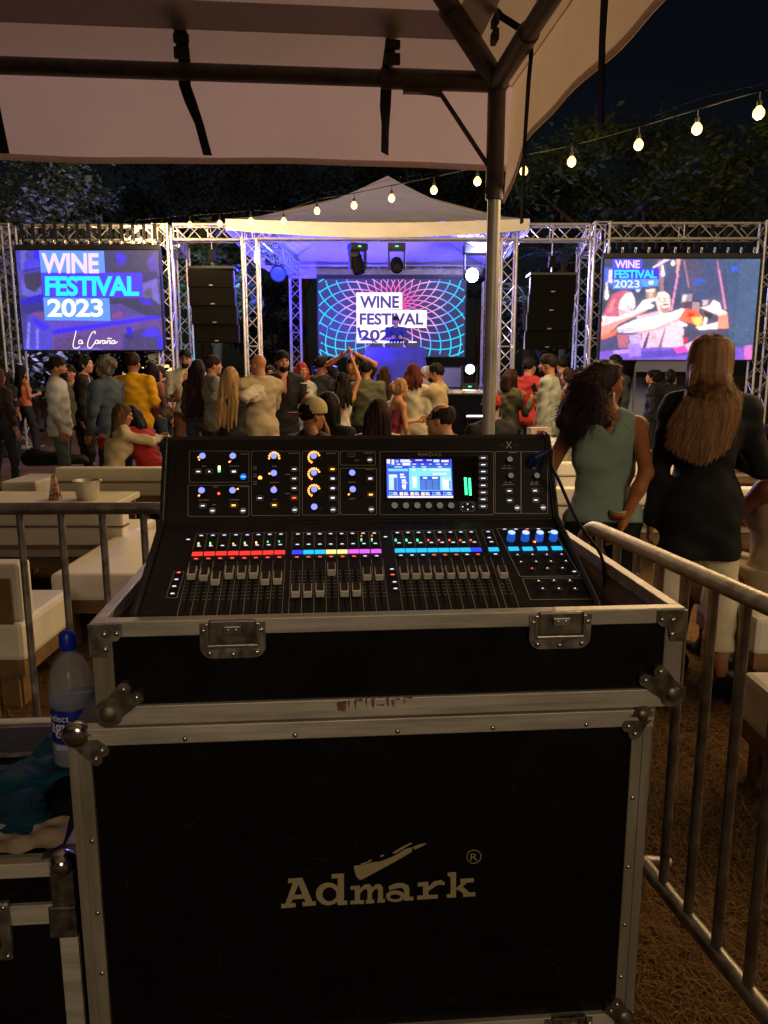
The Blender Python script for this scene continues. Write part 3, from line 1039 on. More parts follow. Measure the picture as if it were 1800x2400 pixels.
def strokes(mb, fn, paths, w, col):
    for p in paths:
        q = []
        for i in range(len(p) - 1):      # catmull-rom
            p0, p1, p2, p3 = p[max(0, i - 1)], p[i], p[i + 1], p[min(len(p) - 1, i + 2)]
            for k in range(5):
                t = k / 5
                q.append(tuple(.5 * ((2 * p1[c]) + (-p0[c] + p2[c]) * t + (2 * p0[c] - 5 * p1[c] + 4 * p2[c] - p3[c]) * t * t + (-p0[c] + 3 * p1[c] - 3 * p2[c] + p3[c]) * t ** 3) for c in (0, 1)))
        q.append(p[-1])
        for a, b in zip(q[:-1], q[1:]):
            dx, dy = b[0] - a[0], b[1] - a[1]
            L = math.hypot(dx, dy) or 1
            nx, ny = -dy / L * w / 2, dx / L * w / 2
            ex, ey = dx / L * w * .25, dy / L * w * .25
            mb.poly([fn(a[0] + nx - ex, a[1] + ny - ey), fn(b[0] + nx + ex, b[1] + ny + ey), fn(b[0] - nx + ex, b[1] - ny + ey), fn(a[0] - nx - ex, a[1] - ny - ey)], col)
m = MB()
HAND = [[(655, 925), (640, 985), (622, 1060), (625, 1100), (660, 1108), (690, 1090)],
        [(715, 1025), (685, 1025), (680, 1055), (700, 1058), (716, 1030), (712, 1058), (726, 1050)],
        [(850, 955), (850, 930), (815, 950), (778, 1030), (772, 1090), (800, 1105), (835, 1065), (850, 1040)],
        [(885, 1025), (858, 1025), (852, 1055), (872, 1056), (887, 1028), (886, 1056), (900, 1045)],
        [(903, 1025), (900, 1058), (905, 1035), (925, 1024)], [(955, 1026), (930, 1028), (926, 1055), (943, 1056), (957, 1028), (956, 1056), (972, 1040)],
        [(978, 1025), (972, 1058), (985, 1032), (1003, 1026), (1002, 1058), (1018, 1045)], [(978, 1006), (992, 1000), (1002, 1008), (1018, 1002)],
        [(1052, 1026), (1027, 1028), (1022, 1056), (1042, 1056), (1055, 1028), (1055, 1056), (1082, 1038)]]
strokes(m, lambda x, y: LF(x, y, 3), HAND, 10, lin("#fff4e6"))
m.build("handwriting", M_LED, ls, world=True)
hang(ls, lx0, lx1, LY, zt, 13)

# ---- right screen
RY = 14.75
zt2, zb2 = zat(607, RY), zat(843, RY)
rs, rx0, rx1 = screen("LED screen with a picture of friends toasting wine glasses", 1411, 1772, RY, zb2, zt2)
def RF(x, y, l=0):
    f = (y - 72) / 1010.0
    a = 75 - 55 * f; b = 1595 - 80 * f
    u = min(1, max(0, (x - a) / (b - a)))
    return Vector((rx0 + u * (rx1 - rx0), RY - .0015 * (l + 1), zt2 - min(1, max(0, f)) * (zt2 - zb2)))
A = [
    ([(1250, 60), (1700, 60), (1600, 1100), (1300, 1100)], "#46587c"), ([(1400, 60), (1700, 60), (1600, 900), (1330, 900)], "#4c6084"),
    ([(560, 72), (1250, 72), (1260, 560), (1000, 480), (700, 400)], "#48527a"), ([(850, 80), (1000, 72), (1050, 300), (950, 420), (870, 300)], "#565272"), ([(840, 560), (1260, 560), (1260, 900), (850, 860)], "#454a68"),
    ([(75, 150), (150, 160), (150, 340), (70, 330)], "#3f66d0"), ([(430, 260), (600, 270), (600, 340), (440, 345)], "#5a9cf0"), ([(930, 290), (1000, 260), (1080, 290), (960, 340)], "#3a5cc0"), ([(1300, 150), (1380, 140), (1380, 190), (1310, 190)], "#3a62d8"),
    ([(600, 90), (640, 80), (655, 395), (615, 395)], "#a87888"), ([(775, 70), (820, 72), (790, 230), (775, 240)], "#e0a8a0"), ([(780, 220), (800, 220), (735, 590), (715, 590)], "#e090c0"),
    ([(840, 80), (858, 80), (905, 350), (890, 355)], "#a87890"), ([(1165, 80), (1185, 80), (1195, 190), (1180, 190)], "#a87088"), ([(1180, 170), (1200, 180), (1265, 560), (1250, 600)], "#d888b0"),
    ([(540, 155), (660, 75), (720, 75), (550, 165)], "#f8e0f0"), ([(635, 130), (645, 130), (665, 230), (640, 250), (622, 230)], "#fff4f4"), ([(735, 80), (748, 80), (768, 120), (740, 145), (718, 120)], "#fff6f6"),
    ([(90, 300), (98, 300), (118, 450), (95, 482), (70, 460)], "#fff2f6"), ([(120, 180), (150, 175), (150, 310), (105, 300)], "#f0d0e8"), ([(505, 290), (550, 285), (550, 320), (510, 322)], "#f4f0ff"), ([(380, 370), (420, 370), (415, 395), (385, 395)], "#f0f0ff"),
    # woman: hair, face, arm
    ([(50, 640), (100, 520), (150, 420), (230, 380), (310, 385), (340, 420), (260, 440), (200, 560), (210, 650), (100, 700)], "#c06078"), ([(90, 600), (150, 470), (180, 450), (150, 600)], "#e88898"),
    ([(205, 560), (225, 480), (280, 410), (335, 400), (365, 460), (375, 540), (340, 590), (260, 600)], "#ffdce4"), ([(300, 410), (345, 415), (365, 470), (360, 520), (320, 500)], "#fff0f0"), ([(295, 535), (350, 555), (335, 585), (305, 575)], "#f05868"), ([(300, 545), (345, 558), (335, 568), (305, 562)], "#fff8f8"), ([(310, 460), (335, 462), (333, 470), (310, 468)], "#a05060"),
    ([(205, 560), (300, 590), (300, 620), (215, 650)], "#f8b0b8"),
    # jar glass
    ([(470, 370), (575, 360), (580, 440), (555, 470), (480, 460)], "#b08078"), ([(480, 375), (565, 368), (560, 395), (485, 400)], "#f0e0e0"), ([(500, 410), (540, 400), (545, 450), (510, 455)], "#d8c0a8"),
    # man: shirt, face
    ([(380, 640), (580, 590), (700, 620), (760, 700), (830, 760), (850, 980), (420, 980), (440, 800)], "#d8b8cc"), ([(560, 780), (720, 640), (800, 720), (830, 960), (620, 960)], "#e8c8d8"), ([(440, 960), (500, 800), (515, 800), (470, 980)], "#4a3858"), ([(600, 950), (660, 760), (670, 760), (625, 955)], "#7a5868"),
    ([(565, 470), (600, 400), (660, 395), (705, 430), (720, 500), (710, 580), (660, 630), (600, 600)], "#ffd8d0"), ([(600, 400), (660, 393), (700, 420), (690, 445), (610, 450)], "#fff2ec"), ([(615, 535), (700, 520), (705, 590), (660, 615), (625, 590)], "#c08078"), ([(630, 540), (695, 530), (690, 552), (640, 560)], "#fff4f0"), ([(600, 455), (720, 455), (722, 490), (600, 492)], "#c08890"), ([(610, 462), (655, 462), (655, 484), (612, 484)], "#ffe8e0"), ([(668, 462), (714, 462), (714, 484), (668, 484)], "#ffe8e0"), ([(640, 520), (700, 512), (700, 525), (640, 532)], "#603840"),
    # woman's arm and hand
    ([(40, 700), (200, 660), (370, 590), (480, 560), (480, 590), (330, 660), (210, 720), (60, 860), (35, 860)], "#ff9a90"), ([(50, 640), (200, 650), (370, 580), (450, 480), (560, 455), (570, 480), (510, 510), (560, 530), (540, 560), (470, 575), (330, 640), (180, 690), (50, 740)], "#fff0f0"), ([(60, 660), (110, 650), (120, 700), (70, 730)], "#d8c0d8"),
    # man's arm
    ([(190, 760), (360, 680), (560, 640), (720, 600), (830, 560), (880, 580), (870, 610), (760, 680), (560, 780), (330, 810), (200, 800)], "#fff4fa"), ([(330, 800), (560, 760), (760, 670), (840, 650), (640, 770), (420, 815)], "#f0a8a8"), ([(200, 770), (380, 740), (380, 800), (200, 805)], "#c8c0e0"), ([(35, 850), (150, 790), (200, 760), (180, 830), (40, 880)], "#e87860"),
    # body of woman, table
    ([(25, 900), (200, 820), (300, 830), (440, 1000), (20, 1085)], "#4a4a78"), ([(190, 820), (310, 820), (300, 960), (210, 960)], "#b06878"), ([(310, 830), (430, 820), (430, 960), (330, 980)], "#c0a8d0"),
    ([(20, 1000), (400, 960), (900, 950), (1520, 960), (1520, 1090), (20, 1090)], "#7a58c8"), ([(400, 1000), (1000, 960), (1100, 1020), (420, 1070)], "#5a48b0"), ([(740, 960), (880, 930), (960, 990), (780, 1020)], "#e850b8"), ([(150, 990), (320, 970), (330, 1010), (160, 1030)], "#c090e0"), ([(300, 920), (420, 920), (430, 1040), (310, 1060)], "#a880dc"), ([(850, 930), (1080, 830), (1100, 940), (900, 1000)], "#f8b8d0"), ([(960, 850), (1050, 830), (1040, 900), (970, 910)], "#b04860"), ([(840, 860), (885, 860), (885, 900), (840, 900)], "#d82858"),
    # clinking glasses
    ([(830, 420), (930, 415), (930, 480), (905, 545), (850, 550), (820, 500)], "#a08898"), ([(840, 430), (880, 428), (860, 500), (835, 490)], "#e8d8e0"), ([(830, 500), (925, 490), (900, 550), (850, 552)], "#58404c"), ([(930, 500), (1000, 500), (1000, 600), (930, 600)], "#b08890"),
    ([(870, 560), (990, 590), (1030, 660), (960, 720), (800, 680), (830, 610)], "#ff6a50"), ([(900, 600), (960, 620), (930, 660), (880, 640)], "#d83820"), ([(920, 650), (1030, 640), (1030, 720), (980, 745), (940, 710)], "#ffc070"), ([(950, 670), (1010, 660), (1005, 710), (965, 715)], "#ffe858"),
    ([(1020, 470), (1120, 465), (1130, 540), (1150, 640), (1060, 660), (1020, 590)], "#605468"), ([(1030, 480), (1090, 475), (1080, 520), (1030, 540)], "#c8b8c8"), ([(1040, 590), (1140, 600), (1120, 660), (1060, 660)], "#2c2838"), ([(720, 700), (820, 690), (850, 780), (830, 900), (780, 900)], "#f0c8d0"), ([(790, 680), (880, 720), (880, 740), (800, 740)], "#fff0f4"),
    ([(1010, 555), (1100, 530), (1140, 475), (1200, 510), (1215, 570), (1270, 600), (1280, 760), (1000, 780), (960, 750), (1100, 720), (1200, 690), (1180, 630), (1090, 590)], "#ffe4e0"), ([(1190, 640), (1275, 610), (1285, 760), (1180, 760)], "#ff9880"), ([(1050, 640), (1080, 660), (1060, 760), (1030, 760)], "#f8f0f8"), ([(1440, 940), (1515, 930), (1515, 1085), (1440, 1085)], "#d070b8")]
RP = [([(-199, 0), (1900, 0), (1900, 1300), (-199, 1300)], "#3f4a68")] + A
_img, _j, _i = raster(RP, 210, 138, lambda u, f: (75 - 55 * f + (1520 - 25 * f) * u, 72 + 1010 * f), 0.62, .28, .08, 5, 1.15)
_o = put("picture", raster_mesh("picture", _img, _j, _i, rx0, rx1, RY - .0015, zb2, zt2), attr_glow("led_picture", 1.15), rs)
_o.matrix_basis = MATRIX[rs.name].inverted()
m = MB()
for p, c in [([(152, 75), (440, 75), (436, 165), (150, 165)], "#5a58ff"), ([(150, 165), (600, 165), (600, 270), (150, 270)], "#4a38f4"), ([(148, 270), (436, 270), (432, 372), (145, 372)], "#5a8cff")]:
    pic(m, RF, p, c, 14)
m.build("title_panels", M_LED, rs, world=True)
m = MB()
text_fit(m, "WINE", lambda x, y: RF(x, y, 15), 172, 86, 415, 165, bold=.03, col=lin("#ffd0f4"), spacing=.96)
text_fit(m, "FESTIVAL", lambda x, y: RF(x, y, 15), 165, 180, 580, 264, bold=.034, col=lin("#30e0ff"), spacing=.92)
text_fit(m, "2023", lambda x, y: RF(x, y, 15), 162, 282, 412, 356, bold=.012, col=lin("#e8f8ff"), spacing=.98)
m.build("lettering", M_LED, rs, world=True)
hang(rs, rx0, rx1, RY, zt2, 12)

# ---- centre screen
CY = 20.75
zt3, zb3 = zat(653, CY), zat(836, CY)
cs_, cx0, cx1 = screen("dark LED screen with neon spirograph rings behind the DJ", 746, 1090, CY, zb3, zt3)
def CF(x, y, l=0):
    u = min(1, max(0, (x - 65) / 1500.0)); f = min(1, max(0, (y - 68) / 785.0))
    return Vector((cx0 + u * (cx1 - cx0), CY - .0015 * (l + 1), zt3 - f * (zt3 - zb3)))
m = MB()
pic(m, CF, [(0, 0), (1600, 0), (1600, 900), (0, 900)], "#343458", 0)
def ringcol(d):
    stops = [(0, "#ff2a68"), (200, "#ff5aa8"), (360, "#ff94e0"), (470, "#d8a8ff"), (560, "#6a90ff"), (640, "#18c8ff"), (900, "#00e0ff")]
    for (a, ca), (b, cb) in zip(stops[:-1], stops[1:]):
        if d <= b:
            t = (d - a) / (b - a)
            return tuple(p + (q - p) * t for p, q in zip(lin(ca), lin(cb)))
    return lin(stops[-1][1])
for k in range(28):
    ph = 2 * math.pi * k / 28
    cx, cy = 830 + 470 * math.cos(ph), 355 + 390 * math.sin(ph)
    prev = None
    for i in range(97):
        t = 2 * math.pi * i / 96
        p = (cx + 490 * math.cos(t), cy + 425 * math.sin(t))
        if prev and 65 < p[0] < 1565 and 68 < p[1] < 853 and 65 < prev[0] < 1565 and 68 < prev[1] < 853:
            d = math.hypot(p[0] - 830, (p[1] - 350) * 1.2)
            w = 12 if d > 430 else 9
            dx, dy = p[0] - prev[0], p[1] - prev[1]; L = math.hypot(dx, dy) or 1
            nx, ny = -dy / L * w / 2, dx / L * w / 2
            m.poly([CF(prev[0] + nx, prev[1] + ny, 1 + k * .05), CF(p[0] + nx, p[1] + ny, 1 + k * .05), CF(p[0] - nx, p[1] - ny, 1 + k * .05), CF(prev[0] - nx, prev[1] - ny, 1 + k * .05)], ringcol(d))
        prev = p
for p in ([(455, 205), (922, 205), (922, 372), (455, 372)], [(455, 372), (1175, 382), (1172, 560), (455, 560)], [(455, 560), (920, 560), (920, 715), (455, 715)]):
    pic(m, CF, p, "#ffffff", 4)
m.build("picture", M_LED, cs_, world=True)
m = MB()
for s, x0, y0, x1, y1 in (("WINE", 492, 240, 890, 362), ("FESTIVAL", 488, 412, 1138, 530), ("2023", 490, 578, 890, 690)):
    text_fit(m, s, lambda x, y: CF(x, y, 5), x0, y0, x1, y1, bold=.030, col=lin("#50306c"))
m.build("lettering", M_LED, cs_, world=True)

# ================================================================== line-array speakers
M_CAB = mat("speaker_cabinet", (.006, .006, .006), rough=.85, spec=.15, var=.3, scale=30)
M_GRILLE = mat("speaker_grille", (.0055, .005, .005), rough=.95, spec=.08, bump=.4, bscale=220)
M_BADGE = mat("badge", (.22, .21, .19), rough=.5)
def cabinet(label, x, Y, z, yaw, tilt, group):
    t = put("line_array_speaker", None, label=label, cat="speaker", group=group, loc=(x, Y, z), rot=(R(tilt), 0, R(yaw)))
    w, h, d = .80, .335, .45
    MB().prism([(-w / 2, -h / 2), (w / 2, -h / 2), (w / 2, h / 2), (-w / 2, h / 2)], .02, d).build("cabinet", M_CAB, t)
    MB().box((-w / 2 + .02, -.004, -h / 2 + .015), (w / 2 - .02, .0195, h / 2 - .012), bev=.006).build("grille", M_GRILLE, t)
    MB().box((-.035, -.009, -h / 2 + .035), (.035, -.0045, -h / 2 + .055)).build("badge", M_BADGE, t)
    for s in (-1, 1):
        MB().box((s * w / 2 - .012, .05, -h / 2 + .01), (s * w / 2 + .012, .4, h / 2 - .01), bev=.004).build("side_plate", M_BLACK, t)
    return t
ORD = ["top", "second", "third", "bottom"]
for side, px0, px1, y0, y1, yaw in (("left", 445, 549, 630, 803, 8), ("right", 1241, 1347, 645, 818, -8)):
    Y = 14.45
    xm = (xat(px0, Y, 2.5) + xat(px1, Y, 2.5)) / 2
    zt_, zb_ = zat(y0, Y), zat(y1, Y)
    hh = (zt_ - zb_) / 4
    for i in range(4):
        cabinet("%s of the four black speaker boxes hanging %s of the stage" % (ORD[i], side), xm + (.015 * i * (1 if side == "left" else -1)), Y + .012 * i * i, zt_ - hh * (i + .5), yaw, -2 + 1.5 * i, "hanging speaker boxes %s of the stage" % side)
    fr = thing("flying_frame", "steel flying frame and chain above the %s speaker boxes" % side, "rigging", (xm, Y, zt_ + .06))
    MB().box((-.42, .0, -.055), (.42, .46, -.01), bev=.005).build("bumper", M_BLACK, fr)
    MB().tube([(0, .2, 0), (0, .2, ZB - zt_ - .30)], .012, n=6).build("chain", M_SHACKLE, fr)
    MB().cyl((-.06, .2, .16), (.06, .2, .16), .06, n=10).box((-.05, .14, .1), (.05, .26, .3)).build("motor", M_CAB, fr)

# ================================================================== moving head lights and pars
def moving_head(label, pos, hang_, aim, lit=None, lens_col=(1, 1, 1), lens_str=0, power=0, spot=30, yaw=0, sc=1.0, ball=False):
    t = thing("moving_head_light", label, "stage light", pos, R(yaw))
    s = -1 if hang_ else 1
    MB().box((-.17 * sc, -.13 * sc, min(0, s * .13 * sc)), (.17 * sc, .13 * sc, max(0, s * .13 * sc)), bev=.02 * sc).build("base", M_BLACK, t)
    MB().box((-.03 * sc, -.135 * sc, s * .065 * sc - .012), (.03 * sc, -.131 * sc, s * .065 * sc + .012)).build("status_display", glow("green_led", (.05, 1, .35), 2.0), t)
    for x in (-1, 1):
        MB().box((x * .15 * sc - .02, -.05 * sc, min(s * .13, s * .48) * sc), (x * .15 * sc + .02, .05 * sc, max(s * .13, s * .48) * sc), bev=.012 * sc).build("yoke_arm", M_BLACK, t)
    d = Vector(aim).normalized()
    c = Vector((0, 0, s * .40 * sc))
    q = d.to_track_quat('Z', 'Y').to_matrix()
    MB().lathe([(.06 * sc, -.20 * sc), (.11 * sc, -.17 * sc), (.125 * sc, -.05 * sc), (.12 * sc, .1 * sc), (.105 * sc, .15 * sc), (.095 * sc, .152 * sc), (.09 * sc, .12 * sc)], 18, c, q).build("head", M_CAB, t, smooth=True)
    lm = glow("lens_" + label[:14].replace(" ", "_"), lens_col, lens_str) if lens_str else mat("dark_lens", (.02, .02, .03), rough=.08)
    MB().lathe([(.0, .145 * sc), (.06 * sc, .14 * sc), (.092 * sc, .125 * sc)], 18, c, q).build("lens", lm, t, smooth=True)
    if power:
        w = Vector(pos) + Matrix.Rotation(R(yaw), 3, 'Z') @ (c + d * (.17 * sc))
        lamp("stage_beam", 'SPOT', w, power, lens_col, .08, target=w + Matrix.Rotation(R(yaw), 3, 'Z') @ d, spot=spot)
    return t
HZ = ZB - .16
p = at(838, 570, 15.3); moving_head("left of two dark moving heads hanging from the front stage beam", (p.x, 15.3, HZ), True, (.15, -.25, -1), yaw=20)
p = at(930, 570, 15.3); moving_head("right of two dark moving heads hanging from the front stage beam", (p.x, 15.3, HZ), True, (0, -1, -.55))
p = at(1100, 880, 17.2); moving_head("lit moving head standing on the right of the stage deck", (p.x, 17.2, 1.081), False, (-.02, -1, .02), lens_col=(.85, .97, 1), lens_str=12, power=420, spot=90, sc=1.1)
p = at(1105, 600, 19.0); moving_head("blazing white moving head hanging at the right of the stage", (p.x + .1, 19.0, ZB + .40), True, (-.35, -.75, -.1), lens_col=(.75, .8, 1), lens_str=30, power=80, spot=120, sc=1.75)
lamp("white_burst", 'POINT', (p.x + .16, 18.50, ZB + .12), 330, (.42, .42, 1), .2)
def par(label, pos, aim, col, st, power, spot, sc=1.0):
    t = thing("par_light", label, "stage light", tuple(pos))
    d = Vector(aim).normalized(); q = d.to_track_quat('Z', 'Y').to_matrix()
    MB().lathe([(a_ * sc, b_) for a_, b_ in [(.05, -.16), (.10, -.14), (.115, 0), (.12, .1), (.11, .1), (.105, .06)]], 18, (0, 0, 0), q).build("can", M_BLACK, t, smooth=True)
    MB().lathe([(a_ * sc, b_) for a_, b_ in [(0, .085), (.06, .08), (.104, .062)]], 18, (0, 0, 0), q).build("lens", glow("par_" + label[:10].replace(" ", "_"), col, st), t, smooth=True)
    MB().tube([(-.13, 0, 0), (-.13, 0, .16), (0, 0, .2), (.13, 0, .16), (.13, 0, 0)], .01, n=6).cyl((0, 0, .2), (0, 0, .34), .014, n=6).build("bracket", M_BLACK, t, smooth=True)
    if power:
        w = Vector(pos) + d * .13
        lamp("par_beam", 'SPOT', w, power, col, .09, target=w + d, spot=spot)
    return t
p = at(652, 640, 17.2); par("bright blue wash light below the left side beam of the stage", p, (.12, -1, -.42), (.012, .020, 1), 4.0, 900, 130, 1.5)
p = at(632, 610, 18.4); par("small cyan white wash light on the left side beam of the stage", p, (-.9, -.2, .1), (.35, .6, 1), 2.5, 420, 120)
p = at(1150, 640, 16.4); par("violet wash light on the right side beam of the stage", p, (.7, -.6, -.1), (.45, .4, 1), 2.5, 420, 120)
# uplighters that wash the canopy and the table blue
p = at(880, 905, 18.0); par("blue uplighter on the stage deck in front of the DJ table", (p.x - 1.0, 18.0, 1.42), (.2, .35, 1), (.055, .035, 1), 2, 1000, 150)
par("blue uplighter on the stage deck at the back left", (-1.7, 19.8, 1.42), (.15, -.3, 1), (.06, .035, 1), 2, 1500, 150)
par("blue wash light over the DJ table on the front stage beam", (-.55, 15.35, HZ - .22), (.12, 1, -.45), (.08, .08, 1), 2, 460, 60)

par("uplighter on the lawn at the foot of the bluish tree far left", (xat(95, 17.4, .3), 17.4, .30), (-.10, .42, 1), (.50, .32, 1), 2, 1500, 70)
par("teal uplighter on the lawn below the left speaker boxes", (xat(500, 17.0, .3), 17.0, .30), (-.02, .45, 1), (.25, .75, 1), 2, 420, 60)
par("violet uplighter on the lawn below the right speaker boxes", (xat(1290, 16.6, .3), 16.6, .30), (.0, .5, 1), (.40, .45, 1), 2, 380, 70)
# ================================================================== DJ table and gear
dj = thing("dj_table", "DJ table under a draped navy blue cloth on stage", "table", (xat(925, 19.0, 2), 19.0, 1.08))
M_NAVY = mat("navy_cloth", (.06, .06, .22), rough=.8, var=.2, scale=3)
cl = MB(); rows = []
TWI, TDI = .68, .36
for k in range(9):
    f = k / 8
    row = []
    for j in range(97):
        t = j / 96 * 4
        sd, u = int(min(3, t)), t - int(min(3, t))
        cx, cy = [(-1 + 2 * u, -1), (1, -1 + 2 * u), (1 - 2 * u, 1), (-1, 1 - 2 * u)][sd]
        fl = 1 + .2 * f + .05 * f * math.sin(j * 1.3) + .03 * f * math.sin(j * .61)
        row.append((cx * TWI * fl, cy * TDI * fl, .96 - .93 * f))
    rows.append(row)
cl.grid(rows).box((-TWI, -TDI, .93), (TWI, TDI, .962))
cl.build("tablecloth", M_NAVY, dj, smooth=True)
MB().box((-.6, -.3, 0), (.6, .3, .92)).build("table_frame", M_BLACK, dj)
tx = dj.location.x
M_GEAR = mat("dj_gear", (.03, .03, .035), rough=.35)
for label, x0, w, hh in (("left black media player on the DJ table", -.45, .32, .09), ("right media player on the DJ table", .44, .32, .10)):
    t = thing("media_player", label, "player", (tx + x0, 19.0, 2.043))
    MB().box((-w / 2, -.2, 0), (w / 2, .2, hh), bev=.01).build("body", M_GEAR, t)
    MB().cyl((0, -.05, hh), (0, -.05, hh + .015), .1, n=20).build("jog_wheel", M_ALU, t, smooth=True)
    MB().box((-.1, .09, hh + .001), (.1, .17, hh + .03), rot=(R(25), 0, 0)).build("display", glow("player_screen", (.6, .75, 1), 2.0), t)
t = thing("dj_mixer", "DJ mixer with lit knobs in the middle of the table", "mixer", (tx, 18.95, 2.043))
MB().box((-.2, -.2, 0), (.2, .2, .10), bev=.008).build("body", M_GEAR, t)
for i in range(5):
    for j in range(4):
        MB().cyl((-.15 + .075 * i, -.14 + .09 * j, .10), (-.15 + .075 * i, -.14 + .09 * j, .135), .016, n=8).build("knob", mat("light_knob", (.5, .6, .8), rough=.3, emit=(.3, .5, 1), estr=.8), t)
t = thing("laptop", "open laptop tilted on a stand left of the DJ", "laptop", (xat(868, 19.0, 2.2), 19.0, 2.10))
MB().box((-.17, -.12, .12), (.17, .12, .14), rot=(0, R(24), R(12))).build("keyboard_base", M_GEAR, t)
MB().box((-.27, -.12, .16), (-.25, .12, .42), rot=(0, R(-14), R(12))).build("lid", M_BLACK, t)
MB().tube([(.05, 0, -.05), (.05, 0, .12)], .012, n=8).tube([(-.1, -.1, -.05), (.2, .1, -.05)], .01, n=6).build("stand", M_ALU, t)
mon = thing("stage_monitor", "wedge monitor speaker lit blue on the right of the stage deck", "speaker", (xat(1055, 18.2, 1.3), 18.2, 1.081))
MB().add([(-.3, -.2, 0), (.3, -.2, 0), (.3, .25, 0), (-.3, .25, 0), (-.3, .02, .5), (.3, .02, .5), (.3, .25, .42), (-.3, .25, .42)], [(0, 3, 2, 1), (0, 1, 5, 4), (1, 2, 6, 5), (2, 3, 7, 6), (3, 0, 4, 7), (4, 5, 6, 7)]).build("cabinet", M_GEAR, mon)
MB().add([(-.27, -.196, .04), (.27, -.196, .04), (.27, -.005, .47), (-.27, -.005, .47)], [(0, 1, 2, 3)]).build("grille", mat("monitor_grille", (.16, .16, .2), rough=.6), mon)
ms = thing("microphone_stand", "thin black microphone stand on stage left of the table", "stand", (xat(760, 18.2, 1.2), 18.2, 1.081))
MB().cyl((0, 0, 0), (0, 0, .02), .13, n=16).cyl((0, 0, 0), (0, 0, 1.15), .01, n=8).build("stem", M_BLACK, ms)
MB().tube([(0, 0, 1.15), (.12, -.1, 1.35)], .008, n=6).cyl((.12, -.1, 1.35), (.16, -.14, 1.42), .018, .024, n=8).build("microphone", M_BLACK, ms)
st = thing("light_strip", "white LED tube lying along the foot of the stage", "light", (xat(1125, 15.9, .4), 15.9, zat(975, 15.9)))
MB().cyl((-.28, 0, 0), (.28, 0, 0), .016, n=8).build("tube", glow("strip_glow", (.9, .95, 1), 5), st)
MB().box((-.30, -.02, -.05), (.30, .03, -.015)).tube([(-.25, .005, -.03), (-.25, .005, -st.location.z)], .012).tube([(.25, .005, -.03), (.25, .005, -st.location.z)], .012).build("holder", M_BLACK, st)
# ================================================================== road case stand
CASE_R = R(4.5)
CASE_O = Vector((.025, 1.34, 0))
M_LAM = mat("black_laminate", (.0042, .0040, .0055), rough=.42, var=.15, scale=9, rvar=.08, spec=.25)
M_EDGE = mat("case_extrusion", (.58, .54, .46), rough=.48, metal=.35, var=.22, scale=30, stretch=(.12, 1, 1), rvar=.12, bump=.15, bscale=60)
M_EDGE_SHADED = mat("case_extrusion_shaded", (.33, .29, .23), rough=.48, metal=.35, var=.22, scale=30, stretch=(1, 1, .12), rvar=.12, bump=.15, bscale=60)  # uprights coloured darker than M_EDGE, standing in for light falling off downwards
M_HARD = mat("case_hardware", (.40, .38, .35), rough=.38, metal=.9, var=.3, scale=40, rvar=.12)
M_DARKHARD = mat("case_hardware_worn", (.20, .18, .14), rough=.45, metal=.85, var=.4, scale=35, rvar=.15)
M_RIVET = mat("rivet", (.68, .65, .6), rough=.25, metal=.95)
M_CHROME = mat("chrome", (.75, .74, .73), rough=.12, metal=1.0)
M_PLY = mat("inner_plywood", (.34, .24, .12), rough=.75, var=.3, scale=7, stretch=(.3, 1, 4))
M_LOGO = mat("logo_tan", lin("a89a74"), rough=.7, var=.08, scale=40)
case = thing("road_case", "black road case with aluminium edges carrying the mixing console and a tan logo", "road case", tuple(CASE_O), CASE_R)
CM = MATRIX[case.name]; CMI = CM.inverted()
def local_ray(px, py, inv):
    return inv @ Vector((0, 0, CAM_Z)), inv.to_3x3() @ ray(px, py)
def case_hit(px, py, y=0.0, inv=None):
    o, d = local_ray(px, py, inv or CMI)
    t = (y - o.y) / d.y
    p = o + d * t
    return p.x, p.z
TX0, TX1, TD = -.545, .54, .72
LX0, LX1 = -.60, .492
ZR, ZT0, ZL1, ZL0 = 1.064, .868, .864, .165
riv_me = MB().sphere((0, 0, 0), .0052, 10, 6, (1, .6, 1)).mesh("rivet", 'all')
def rivet(x, z, parent, y=-.004, s=1.0):
    return put("rivet", riv_me, M_RIVET, parent, loc=(x, y, z), scale=s)
# tray
MB().box((TX0 + .004, .004, ZT0 + .006), (TX1 - .004, .016, ZR - .012)).build("tray_front_panel", M_LAM, case)
MB().box((TX0 + .004, .016, ZT0 + .006), (TX0 + .016, TD, ZR - .012)).build("tray_side_panel", M_PLY, case)
MB().box((TX1 - .016, .016, ZT0 + .006), (TX1 - .004, TD, ZR - .012)).build("tray_side_panel", M_PLY, case)
MB().box((TX0 + .016, TD - .014, ZT0 + .006), (TX1 - .016, TD - .002, ZR - .012)).build("tray_back_panel", M_PLY, case)
MB().box((TX0 + .016, .016, ZT0 + .008), (TX1 - .016, TD - .014, ZT0 + .02)).build("tray_floor", M_PLY, case)
MB().box((TX0, -.004, ZR - .029), (TX1, .022, ZR), bev=.002).build("rim_extrusion", M_EDGE, case)
MB().box((TX0, .022, ZR - .029), (TX0 + .022, TD, ZR), bev=.002).build("rim_extrusion", M_EDGE, case)
MB().box((TX1 - .022, .022, ZR - .029), (TX1, TD, ZR), bev=.002).build("rim_extrusion", M_EDGE, case)
MB().box((TX0 + .022, TD - .022, ZR - .029), (TX1 - .022, TD, ZR), bev=.002).build("rim_extrusion", M_EDGE, case)
for a, b in ((TX0, TX0 + .036), (TX1 - .036, TX1)):
    MB().box((a, -.003, ZT0 + .036), (b, .012, ZR - .029), bev=.002).build("corner_extrusion", M_EDGE_SHADED, case)
MB().box((TX0, -.004, ZT0), (TX1, .012, ZT0 + .036), bev=.002).box((TX0, -.0065, ZT0 + .012), (TX1, -.003, ZT0 + .017)).build("base_extrusion", M_EDGE, case)
